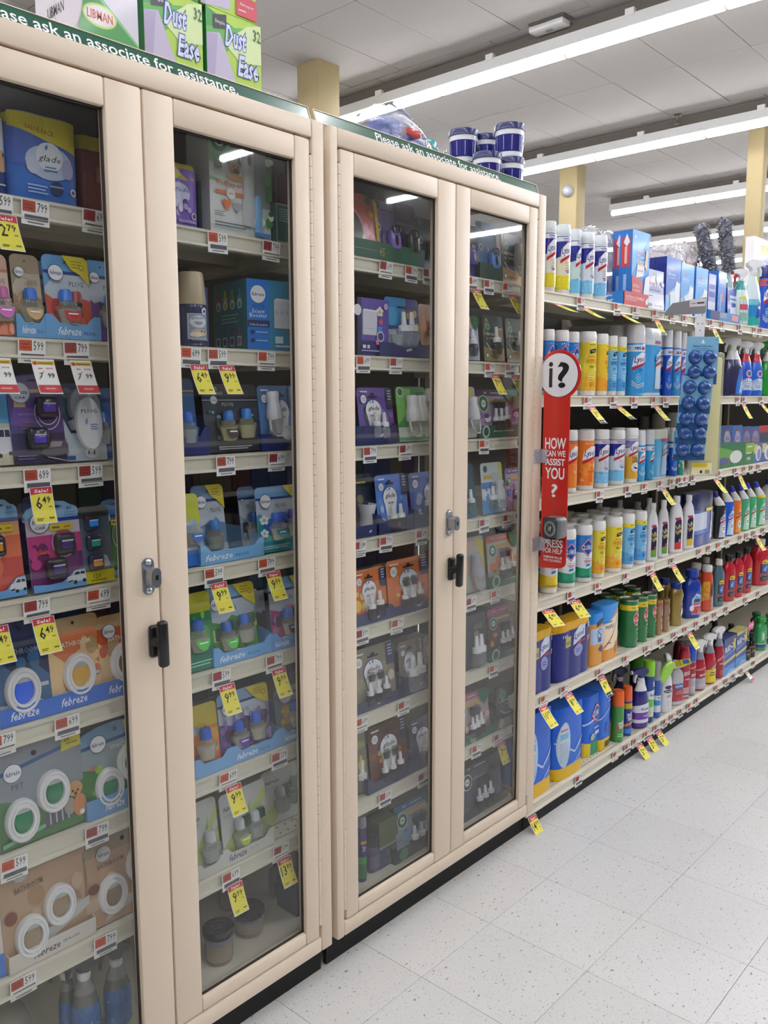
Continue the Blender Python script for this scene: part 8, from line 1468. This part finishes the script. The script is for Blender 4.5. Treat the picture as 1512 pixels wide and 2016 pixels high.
# ---------------------------------------------------------------- on top of the cabinets
Z1 = 2.098
DE = [R(0, 0, 1, 1, 'b4d850'), PG('4a9a50', (0, .6), (.3, .8), (.6, .86), (0, 1)), PG('6ab458', (0, .4), (.5, .7), (.9, .95), (0, .8)), PG('c8c0d8', (0, 0), (.52, .04), (.52, .34), (.24, .78), (0, .74)), PG('b4a8c8', (0, 0), (.08, 0), (.2, .76), (0, .74)), PG('dcecb0', (.3, .7), (.75, .95), (1, 1), (1, .6), (.6, .55)), PG('303034', (.12, .80), (.36, .84), (.36, .98), (.12, .94)), T('Simple', .24, .88, .05, 'e0e0e0', w=.18, b=1),
      T('Dust', .52, .78, .24, '3a50b0', w=.42, b=6, sh=.25), T('Dust', .52, .78, .22, 'e0e8fa', w=.39, b=2, sh=.25), T('Ease', .74, .52, .24, '3a50b0', w=.42, b=6, sh=.25), T('Ease', .74, .52, .22, 'e0e8fa', w=.39, b=2, sh=.25), T('32', .92, .88, .12, '2f6a34', w=.14, b=1), T('Cloth Refills', .8, .3, .06, '3a7a3c', w=.34, b=1), PG('cc4456', (.62, .02), (1, .02), (1, .22), (.62, .24)), T('Sweeper', .82, .14, .04, 'f0d8dc', w=.26, b=1), R(.66, .07, .8, .085, 'f0c8cc')]
DS = [R(0, 0, 1, 1, '2f8a4a'), PG('6ab84a', (0, 0), (1, .2), (1, 0)), PG('1f6a38', (0, .8), (1, .95), (1, 1), (0, 1))]
bxw = 1.0923, 1.56, 2.098, 0.1408, 0.1993; 
for (q, lab) in (((1.0923, 1.56, 2.098, 0.1408, 0.2013), 'green dust cloth box standing next to the white scrub box'), ((1.2474, 1.56, 2.098, 0.1484, 0.2046), 'green dust cloth box nearest the cabinet joint, on the cabinet top')):
    pbox(*q, .10, lab, 'b4d850', DE, DS, side='2f8a4a', top='4a9a50')
q = (1.2474, 1.56, 2.098, 0.1484, 0.2046); pbox(q[0] - .012, q[1], q[2] + q[4] + .001, q[3], q[4], .10, 'green dust cloth box stacked above the one by the joint', 'b4d850', DE, DS, side='8ac040', top='4a9a50')
q2 = (1.0923, 1.56, 2.098, 0.1408, 0.2013); pbox(q2[0] - .008, q2[1], q2[2] + q2[4] + .001, q2[3], .12, .10, 'green box with a red panel stacked over the box next to the scrub box', '4a9a50', [R(0, 0, 1, .5, '3f8a4c'), R(.55, .1, 1, .9, 'c83444')], DS, side='2f8a4a', top='4a9a50')
q = (0.9382, 1.55, 2.098, 0.1273, 0.2517); pbox(*q, .16, 'white and green scrub pad box on the cabinet top', 'e0dce6', [R(0, 0, 1, 1, 'dcd8e4'), PG('4a9a50', (0, 0), (1, 0), (1, .26), (.1, .62), (0, .62)), PG('8ac48a', (0, .62), (.1, .62), (1, .26), (1, .28), (.1, .66), (0, .66)), E(.35, .40, .28, .085, 'c8e070', 22), E(.35, .40, .25, .07, 'ece8e4', 22), T('LIBMAN', .35, .40, .065, 'c83a30', w=.42, b=1.5), T('Power Scrub Dots', .8, .2, .025, 'd8d49a', w=.34, b=1), R(.66, .165, .94, .175, 'd8d49a')],
   [R(0, 0, 1, 1, 'e4e0ea'), T('LIBMAN', .72, .5, .07, '34363c', w=.4, b=1.5, rot=-.0), E(.8, .5, .34, .26, 'd0ccd8', 20), E(.8, .5, .32, .24, 'e4e0ea', 20), T('LIBMAN', .5, .48, .08, '34363c', w=.4, b=1.5), R(.3, .3, .7, .32, 'a8a4b0'), R(.1, .14, .3, .17, '5a5860')], side='e4e0ea', top='e6e2ea')
# header: loose packets just visible past the dust boxes
mb = MB(); mb.bbox(0, .12, 0, .06, 0, .028, '4a3f8a', 'gloss', .008, 2); tag(mb.obj('wrapped_packet', None, (1.337, 1.56, 2.156), smooth=True), 'low violet wrapped packet just showing past the dust cloth boxes', 'packet')
bpy.data.objects['wrapped_packet'].location.z = 2.10
# tubs and the clear bag on the second cabinet
def tub(x, y, z, r, H, lab, cut=False):
    t = thing('tub', lab, 'tub', (x, y + r, z), group='blue-lidded tubs on the cabinet top')
    mb = MB(); mb.lathe([(r * .86, 0), (r * .95, H * .82)], 28, 'e6e6ea', 'plastic')
    rf = RF([(r * .86, 0), (r * .95, H * .82)]); W = 5.6 * r
    a = [R(0, .1, 1, .86, '1b1c70'), E(.62, .52, .035, .14, 'a8b0d4', 14), E(.62, .52, .028, .11, '1b1c70', 14), T('WASH', .7, .62, .14, 'c8ccec', w=.1, b=1), T('SCRUB', .72, .36, .1, 'c8ccec', w=.12, b=1), R(.74, .48, .8, .56, 'c86a50')] + [R(.06 + i * .1, .16, .068 + i * .1, .8, 'a8a8d8') for i in range(5)] + [R(.84, .16, .848, .8, 'a8a8d8'), R(.9, .2, .96, .5, '8a8ac8')]
    print_art(mb, a, W, H * .66, lambda u, zz, o: ((rf(zz + .008) + o) * math.sin((u - W / 2) / (r * .95)), -(rf(zz + .008) + o) * math.cos((u - W / 2) / (r * .95)), zz + .008), mu=r * .3, mv=.03, mat='gloss', off0=.0006)
    mb.obj('tub_body', t)
    mb = MB(); mb.lathe([(r * .96, H * .80), (r, H * .81), (r, H * .97), (r * .97, H), (r * .9, H), (r * .88, H * .985), (.001, H * .985)], 28, '11165a', 'plastic'); mb.obj('lid', t)
    h = MB(); h.tube([(r * .99 * math.sin(.9 + .5 * math.sin(k)) , -r * .99 * math.cos(.9 + .5 * math.sin(k)), H * (.74 - .3 * abs(math.cos(k)))) for k in [-PI / 2 + PI * i / 10 for i in range(11)]], .0012, 'd8dce8', 'plastic', 6); h.obj('bail_handle', t)
    return t
HT = .097
for px_, lab_ in ((0, ''),):
    q = (2.2569, 1.474, 2.098, 0.0457); R_ = q[3]; tub(q[0], 1.474, 2.099, R_ * .98, HT, 'blue-lidded tub at the end of the cabinet top, lower of the stacked pair'); tub(q[0] - .002, 1.474, 2.099 + HT, R_, HT, 'blue-lidded tub stacked at the end of the cabinet top')
    q = (2.1609, 1.486, 2.098, 0.043); tub(q[0] - .006, 1.486, 2.099, R_ * .96, HT * .97, 'blue-lidded tub in front, between the stacks')
    q = (2.2037, 1.61, 2.098, 0.0466); tub(q[0], 1.61, 2.099, R_, HT, 'blue-lidded tub beside the clear bag, lower one'); tub(q[0] + .002, 1.61, 2.099 + HT, R_, HT, 'blue-lidded tub beside the clear bag, upper one')
    q = (2.2828, 1.585, 2.098, 0.0375); tub(q[0], 1.585, 2.099, R_ * .93, HT, 'blue-lidded tub set back, lower one'); tub(q[0], 1.585, 2.099 + HT, R_ * .93, HT * .96, 'blue-lidded tub set back, seen between two stacks')
plastic_bag(1.8609, 1.65, 2.1, 0.3785, 0.18, 0.1712, 'crumpled clear bag of blue, red and green pouches on the cabinet top', [(-.06, -.03, .03, .15, .09, .06, '2c44b0'), (.05, -.04, .03, .10, .08, .06, '3a78e0'), (-.01, -.08, .08, .05, .04, .02, 'c85a58'), (.13, -.03, .02, .09, .07, .06, '4a88d8'), (.09, -.06, .05, .05, .05, .05, '2fa0a8'), (-.13, -.02, .02, .08, .07, .05, 'b8c0e8'), (.0, .02, .10, .09, .07, .05, '5a7ad8')], 3, peak=-.25)

# ---------------------------------------------------------------- help sign, flagged out from the cabinet edge
XS = 2.3735
t = thing('help_sign', 'tall red help sign with a round white head asking how can we assist you', 'sign', (XS, 1.452, 0), (0, 0, 0))
# local: u runs along -y (out into the aisle), v = z
w_ = .094; z0, z1 = .932, 1.50; cz, cr2 = 1.552, .078; cx_ = .052
pts = [(0, z0)] + [(w_ - .028 + .028 * math.cos(a_), z0 + .006 + .022 + .022 * math.sin(a_)) for a_ in [-PI / 2 + PI / 2 * i / 6 for i in range(7)]]
ac = math.acos(min(1, (w_ - cx_) / cr2)); al = math.acos(max(-1, (0 - cx_) / cr2))
a0_, a1_ = -ac, al
pts += [(cx_ + cr2 * math.cos(a_), cz + cr2 * math.sin(a_)) for a_ in [a0_ + (a1_ - a0_) * i / 28 for i in range(29)]]
mb = MB(); mb.ext([(-p[0], p[1]) for p in pts], -.0015, .0015, 'c4281e', 'gloss', ax='x')
def sm(u, z, o): return (-.0015 - o, -u, z)
HS = z1 + .14 - z0
def zf(z): return (z - z0) / HS
q = lambda s, cz_, h, wd, b=1.5: T(s, .5, zf(cz_), h / HS, 'f2f0f2', w=wd, b=b)
sg = [E(cx_ / w_, zf(cz), .069 / w_, .069 / HS, '1c1418', 40), E(cx_ / w_, zf(cz), .0675 / w_, .0675 / HS, 'eceaf0', 40),
      R((cx_ - .034) / w_, zf(cz - .038), (cx_ - .022) / w_, zf(cz + .022), '1b1b1d'), E((cx_ - .028) / w_, zf(cz + .034), .0075 / w_, .0075 / HS, '1b1b1d', 20), T('?', (cx_ + .016) / w_, zf(cz), .080 / HS, '1b1b1d', w=.44, b=1.6),
      q('HOW', 1.338, .036, .80, 1.6), q('CAN WE', 1.306, .020, .78, 1.5), q('ASSIST', 1.279, .022, .76, 2), q('YOU', 1.243, .037, .74, 1.6), q('?', 1.188, .042, .24, 1.5), q('PRESS', 1.017, .026, .76, 2.5), q('FOR HELP', .993, .017, .74, 1.5), q('SOMEONE WILL BE', .972, .008, .72, 1.5), q('WITH YOU SHORTLY', .961, .008, .72, 1.5)]
print_art(mb, sg, w_, HS, lambda u, z, o: sm(u, z + z0, o), mat='gloss', res=5)
mb.obj('sign_panel', t, smooth=False)
mb = MB(); b_ = MB(); b_.bbox(-.060, 0, -.030, .030, -.036, .036, '6c6e72', 'plastic', .016, 4); mb.join(b_)
b_ = MB(); b_.bbox(-.066, -.056, -.025, .025, -.034, .034, '3c3e42', 'plastic', .008, 3); mb.join(b_)
ring_ = MB(); n = 28; V = []; F = []
for k, (rr, xx) in enumerate(((.013, -.0662), (.017, -.0672), (.020, -.0662))):
    for i in range(n): V.append((xx, rr * math.cos(2 * PI * i / n), rr * 1.25 * math.sin(2 * PI * i / n)))
for k in range(2):
    for i in range(n): F.append((k * n + i, (k + 1) * n + i, (k + 1) * n + (i + 1) % n, k * n + (i + 1) % n))
mb.add(V, F, 'c4c6ca', 'metal')
print_art(mb, [R(.3, .25, .38, .6, 'd8dadc'), E(.34, .72, .06, None, 'd8dadc', 10), T('?', .62, .5, .55, 'd8dadc', w=.3, b=2)], .024, .03, lambda u, z, o: (-.0663 - o, .012 - u, z - .015), mat='plastic')
mb.obj('call_button', t, (-.002, -.072, 1.075), (0, 0, -.0))
for zz in (1.297, 1.012):
    mb = MB(); mb.box(-.0052, -.0028, -.018, .034, zz - .022, zz + .022, 'dfe4f0', 'film'); mb.box(-.05, -.0028, .0, .0012, zz - .022, zz + .022, 'c9cfe4', 'film'); mb.obj('clear_tab', t, smooth=False)
for o in t.children:
    if o.name.startswith('clear_tab'): pass

# ---------------------------------------------------------------- arm with hanging flush packs
X3 = 3.33
t = thing('shelf_bracket', 'flat grey arm jutting from the top shelf over the flush packs', 'shelf arm', (X3, 1.49, 0))
mb = MB(); P_ = [(.0, 1.818), (-.03, 1.852), (-.165, 1.865), (-.165, 1.812), (-.158, 1.803), (-.05, 1.806), (.0, 1.806)]
mb.ext(P_, -.0012, .0012, '84868a', 'paint', ax='x'); mb.box(-.0022, -.0012, -.163, -.100, 1.832, 1.861, 'd8d8dc', 'paper'); mb.box(-.0026, -.0022, -.158, -.130, 1.842, 1.848, '333', 'paper'); mb.box(-.0026, -.0022, -.126, -.106, 1.843, 1.846, '888', 'paper'); mb.obj('arm_plate', t, smooth=False)
mb = MB(); mb.tube([(0, -.150, 1.810), (.002, -.150, 1.802), (.008, -.148, 1.794), (.0, -.153, 1.786), (-.02, -.156, 1.782)], .0016, '8a8a80'); mb.obj('wire_hook', t)
YA = 1.335; dv = -.72; X3 = 3.305
t = thing('hanging_strip', 'white perforated strip hooked under the grey arm', 'strip', (X3, YA, 0), (0, 0, dv))
mb = MB(); mb.ext([(-.019, 1.67), (.019, 1.67), (.019, 1.782), (.012, 1.792), (-.012, 1.792), (-.019, 1.782)], 0, .0015, 'e2e2e6', 'plastic')
for (a, b) in ((0, 1.738), (-.009, 1.764), (.009, 1.764)): mb.box(a - .002, a + .002, -.0006, 0, b - .002, b + .002, '444', 'plastic')
mb.obj('strip', t, smooth=False)
def flush(i, dx, dy, zt, H, W, lab, rot=0.0, full=False):
    t = thing('flush_tablet_card', lab, 'toilet tablets', (X3 + dx, YA + dy, zt), (.03, rot, dv), group='hanging blue flush tablet cards')
    mb = MB(); o = [(x - W / 2, z - H) for x, z in rounded(W, H, .004)]
    mb.ext(o, 0, .001, '78aed0', 'card')
    a = [R(0, 0, 1, .22, '1f4a7c'), PG('1f4a7c', (0, .2), (.5, .26), (1, .22), (1, .18), (0, .18))]
    if full: a += [T('FRESH FLUSH', .5, .80, .035, '2c4c70', w=.6, b=1.5), R(.3, .745, .72, .752, '3a6a94'), R(.15, .715, .82, .722, '3a6a94'), R(.1, .9, .26, .92, '9ac0a0'), PG('e6e8ea', (.44, .86), (.56, .86), (.5, .95)), R(.9, .92, .93, .945, '2c4c70')]
    print_art(mb, a, W, H, lambda u, z, of: (u - W / 2, -of, z - H), mat='card'); mb.obj('card', t, smooth=False)
    def tf():
        m = MB(); m.lathe([(.027, 0), (.0265, .007), (.021, .015), (.014, .019), (.010, .0165), (.001, .0165)], 20, '1f4a8c', 'gloss', caps=True); m.v = [(a_, -c_, b_) for a_, b_, c_ in m.v]; return m.mesh('tablet')
    me = shared('tablet', tf)
    zs = (-H * .43, -H * .74) if full else ((-H * .3, -H * .72) if H > .13 else (-H * .62,))
    for zz in zs:
        for xx in (-.030, .030): obj('tablet', me, t, (xx, -.001, zz))
    return t
PK = [(0.0, -.014, 1.714, .182, .13, 'top flush tablet card, the one lettered fresh flush', 0, True), (-.010, -.004, 1.563, .142, .128, 'second hanging flush tablet card, tilted a little', .05, False), (-.012, .004, 1.472, .117, .128, 'third hanging flush tablet card down the strip', .04, False), (-.006, .012, 1.417, .117, .128, 'fourth hanging flush tablet card down the strip', 0.02, False), (-.002, .02, 1.352, .117, .132, 'lowest hanging flush tablet card, above the yellow packet', 0, False)]
for i, p in enumerate(PK): flush(i, p[0] , p[1] + .0, p[2], p[3], p[4], p[5], p[6], p[7])
t = thing('sponge_packet', 'clear packet of pale yellow cloths hanging behind the flush tablet cards', 'packet', (X3 + .085, YA + .0, 1.17), (0, 0, dv))
mb = MB(); mb.tube([(.0, .017, .47), (-.02, -.01, .515), (-.0639, -.0561, .53)], .0015, 'c8ccd0', 'plastic', 6); mb.obj('hang_loop', t)
mb = MB(); mb.bbox(-.052, .078, 0, .035, .0, .49, 'dfe0c8', 'clear', .012, 2); mb.obj('film', t)
mb = MB(); mb.bbox(-.046, .070, .004, .030, .02, .47, 'e8dfa0', 'fluff', .010, 2); mb.obj('cloths', t)
mb = MB(); mb.box(-.046, .04, -.0015, -.0008, .004, .052, 'e4dcae', 'paper'); mb.box(-.04, .02, -.002, -.0015, .034, .050, 'd8c020', 'paper'); [mb.box(.012 + i * .004, .014 + i * .004, -.002, -.0015, .008, .024, '333', 'paper') for i in range(5)]; mb.box(-.01, .0, -.002, -.0015, .010, .022, '333', 'paper'); mb.obj('header_label', t, smooth=False)

# ---------------------------------------------------------------- hanging price tags
sale_tag(0.7053, 1.5315, 1.8014, '2', '79', 'yellow sale tag 2.79 at the frame edge, under the top shelf', h=0.068, w=0.044, tilt=0.28)
sale_tag(0.7604, 1.5315, 1.5534, '7', '99', 'white price-cut tag under the tan plug card', h=0.068, w=0.044, tilt=0.32, kind='now', group='white price-cut tags')
sale_tag(0.8356, 1.5315, 1.5534, '7', '99', 'white price-cut tag under the strawberry plug card', h=0.068, w=0.044, tilt=0.32, kind='now', group='white price-cut tags')
sale_tag(0.6793, 1.5315, 1.5534, '7', '99', 'white price-cut tag at the frame edge, under the second shelf', h=0.068, w=0.044, tilt=0.32, kind='now', group='white price-cut tags')
sale_tag(0.7439, 1.5315, 1.3184, '6', '49', 'yellow sale tag 6.49 under the purple car clip card', h=0.068, w=0.044, tilt=0.1)
sale_tag(0.7337, 1.5315, 1.0714, '6', '49', 'yellow sale tag 6.49 under the pink and purple car clip card', h=0.068, w=0.044, tilt=0.3)
sale_tag(0.6457, 1.5315, 1.0714, '6', '49', 'yellow sale tag at the frame edge under the orange car clip card', h=0.068, w=0.044, tilt=0.3)
sale_tag(1.1061, 1.5315, 1.5534, '6', '49', 'yellow sale tag 6.49 under the pet scent spray can', h=0.068, w=0.044, tilt=0.32)
sale_tag(1.1803, 1.5315, 1.5534, '9', '99', 'yellow sale tag 9.99 under the blue scent booster box', h=0.068, w=0.044, tilt=0.34)
sale_tag(1.143, 1.5315, 1.0714, '9', '99', 'yellow sale tag 9.99 under the half empty blue tray', h=0.068, w=0.044, tilt=0.3)
sale_tag(1.3024, 1.5315, 1.0714, '9', '99', 'yellow sale tag 9.99 under the white daisy card', h=0.068, w=0.044, tilt=0.3)
sale_tag(1.1576, 1.5315, 0.8304, '9', '99', 'yellow sale tag 9.99 under the lime fruit card', h=0.068, w=0.044, tilt=0.28)
sale_tag(1.314, 1.5315, 0.8304, '9', '99', 'yellow sale tag 9.99 under the pink flower card', h=0.068, w=0.044, tilt=0.28)
sale_tag(1.1687, 1.5315, 0.5834, '9', '99', 'yellow sale tag 9.99 under the lavender card', h=0.068, w=0.044, tilt=0.26)
sale_tag(1.1653, 1.5315, 0.3374, '9', '99', 'yellow sale tag 9.99 over the jar candles', h=0.068, w=0.044, tilt=0.24)
sale_tag(1.3204, 1.5315, 0.3374, '13', '99', 'yellow sale tag 13.99 by the hinge, under the seventh shelf', h=0.068, w=0.044, tilt=0.24)
sale_tag(2.1064, 1.5315, 1.8014, '7', '99', 'yellow sale tag 7.99 by the meeting stile, under the sky blue card shelf', h=0.068, w=0.044, tilt=0.42)
sale_tag(2.3006, 1.5315, 1.8014, '7', '99', 'yellow sale tag 7.99 under the black card with amber glow', h=0.068, w=0.044, tilt=0.42)
sale_tag(2.2127, 1.5315, 1.5534, '7', '99', 'yellow sale tag 7.99 under the grey and tan jar card', h=0.068, w=0.044, tilt=0.38)
sale_tag(2.3229, 1.5315, 1.5534, '7', '99', 'yellow sale tag 7.99 under the black and olive card', h=0.068, w=0.044, tilt=0.38)
sale_tag(2.2827, 1.5315, 0.3374, '7', '99', 'yellow sale tag 7.99 under the black card on the seventh shelf', h=0.068, w=0.044, tilt=0.2)
sale_tag(2.4833, 1.4815, 1.7854, '9', '99', 'yellow sale tag seen edge on, nearest the cabinet, top shelf', h=0.076, w=0.05, tilt=1.1)
sale_tag(2.6666, 1.4815, 1.7854, '5', '99', 'yellow sale tag flaring out under the mint wipes canister', h=0.076, w=0.05, tilt=1.0)
sale_tag(2.9434, 1.4815, 1.7854, '5', '99', 'yellow sale tag flaring out under the tall blue sponge boxes', h=0.076, w=0.05, tilt=1.0)
sale_tag(3.2343, 1.4815, 1.7854, '4', '99', 'yellow sale tag with a dark foot, under the lilac pouch', h=0.076, w=0.05, tilt=0.45, foot=True)
sale_tag(3.8178, 1.4815, 1.7854, '4', '99', 'yellow sale tag beside the hanging strip, top shelf', h=0.076, w=0.05, tilt=0.4)
sale_tag(2.7365, 1.4815, 1.4504, '3', '99', 'yellow sale tag with a dark foot, nearest the help sign, second shelf', h=0.076, w=0.05, tilt=0.65, foot=True)
sale_tag(2.9399, 1.4815, 1.4504, '3', '99', 'yellow sale tag with a dark foot under the amber canister', h=0.076, w=0.05, tilt=0.85, foot=True)
sale_tag(3.2604, 1.4815, 1.4504, '7', '49', 'yellow sale tag under the shrink-wrapped sky blue cans', h=0.076, w=0.05, tilt=0.65)
sale_tag(4.2367, 1.4815, 1.4504, '4', '99', 'yellow sale tag under the blue bleach sprayers', h=0.076, w=0.05, tilt=0.4)
sale_tag(4.4943, 1.4815, 1.4504, '4', '99', 'yellow sale tag under the green sprayer', h=0.076, w=0.05, tilt=0.62)
sale_tag(3.364, 1.4815, 1.1094, '4', '79', 'yellow sale tag above the white scrub bottles', h=0.076, w=0.05, tilt=0.55)
sale_tag(3.928, 1.4815, 1.1094, '3', '49', 'yellow sale tag above the black toilet cleaner bottle', h=0.076, w=0.05, tilt=0.6)
sale_tag(4.2322, 1.4815, 1.1094, '3', '49', 'yellow sale tag above the green toilet cleaner bottles', h=0.076, w=0.05, tilt=0.35)
sale_tag(3.2894, 1.4815, 0.7664, '4', '79', 'yellow sale tag 4.79 between the green cans and the gold bottle', h=0.076, w=0.05, tilt=0.45)
sale_tag(3.4988, 1.4815, 0.7664, '4', '79', 'yellow sale tag 4.79 in front of the blue gel jug', h=0.076, w=0.05, tilt=0.5)
sale_tag(4.5298, 1.4815, 0.7664, '5', '99', 'yellow sale tag 5.99 above the big red jug', h=0.076, w=0.05, tilt=0.45)
sale_tag(2.4712, 1.4815, 0.7664, '6', '49', 'yellow sale tag 6.49 twisted beside the cabinet edge', h=0.076, w=0.05, tilt=0.95, twist=-0.35)
sale_tag(2.6526, 1.4815, 0.7664, '6', '49', 'yellow sale tag 6.49 twisted over the gold-topped bundle', h=0.076, w=0.05, tilt=0.85, twist=-0.35)
sale_tag(2.4561, 1.4815, 0.4284, '10', '99', 'yellow sale tag 10.99 beside the cabinet edge', h=0.076, w=0.05, tilt=0.6)
sale_tag(2.6274, 1.4815, 0.4284, '8', '99', 'yellow sale tag 8.99 under the gold-topped bundle', h=0.076, w=0.05, tilt=0.62)
sale_tag(2.8776, 1.4815, 0.4284, '6', '99', 'yellow sale tag 6.99 with a dark foot under the blue-topped wipes', h=0.076, w=0.05, tilt=0.45, foot=True)
sale_tag(3.7031, 1.4815, 0.4284, '7', '99', 'yellow sale tag 7.99 above the red sprays', h=0.076, w=0.05, tilt=0.48)
sale_tag(2.4027, 1.4815, 0.0494, '14', '99', 'yellow sale tag 14.99 hanging under the cabinet corner', h=0.076, w=0.05, tilt=0.5)
sale_tag(3.2279, 1.4815, 0.0494, '5', '99', 'yellow sale tag 5.99 at the base, nearest the cabinet of three together', h=0.076, w=0.05, tilt=0.62)
sale_tag(3.3241, 1.4815, 0.0494, '5', '99', 'yellow sale tag 5.99 at the base, middle of three together', h=0.076, w=0.05, tilt=0.55)
sale_tag(3.4141, 1.4815, 0.0494, '5', '99', 'yellow sale tag 5.99 at the base, farthest of three together', h=0.076, w=0.05, tilt=0.62)
sale_tag(4.4904, 1.4815, 0.0494, '4', '99', 'small white price-cut tag at the base by the green drain bottle', h=0.05, w=0.04, tilt=0.62, kind='now', group='white price-cut tags')

# ---------------------------------------------------------------- unseen shelving across the aisle, behind the viewer (it only shows as a dim reflection)
mb = MB(); q = random.Random(4)
mb.box(-1.6, 5.7, -2.15, -2.14, 0, 1.5, '2a2724', 'dull'); mb.box(-1.6, 5.7, -1.7, -1.69, 0, 0.1, '121213', 'black')  # unseen shelves, height and distance shaped to let light reach the cabinets
for z in (0.12, 0.5, 0.85, 1.2): mb.box(-1.6, 5.7, -2.14, -1.695, z - 0.03, z, SHELFC, 'shelf')
for i in range(44):
    for z in (0.12, 0.5, 0.85, 1.2): mb.box(-1.58 + i * 0.163, -1.43 + i * 0.163, -2.1, -1.73, z, z + q.uniform(.16, .24), q.choice(['3a4a7a', '6a3a3a', '3a5a44', '77705c', '50405c']), 'card')
tag(mb.obj('opposite_shelving', smooth=False), kind='structure')
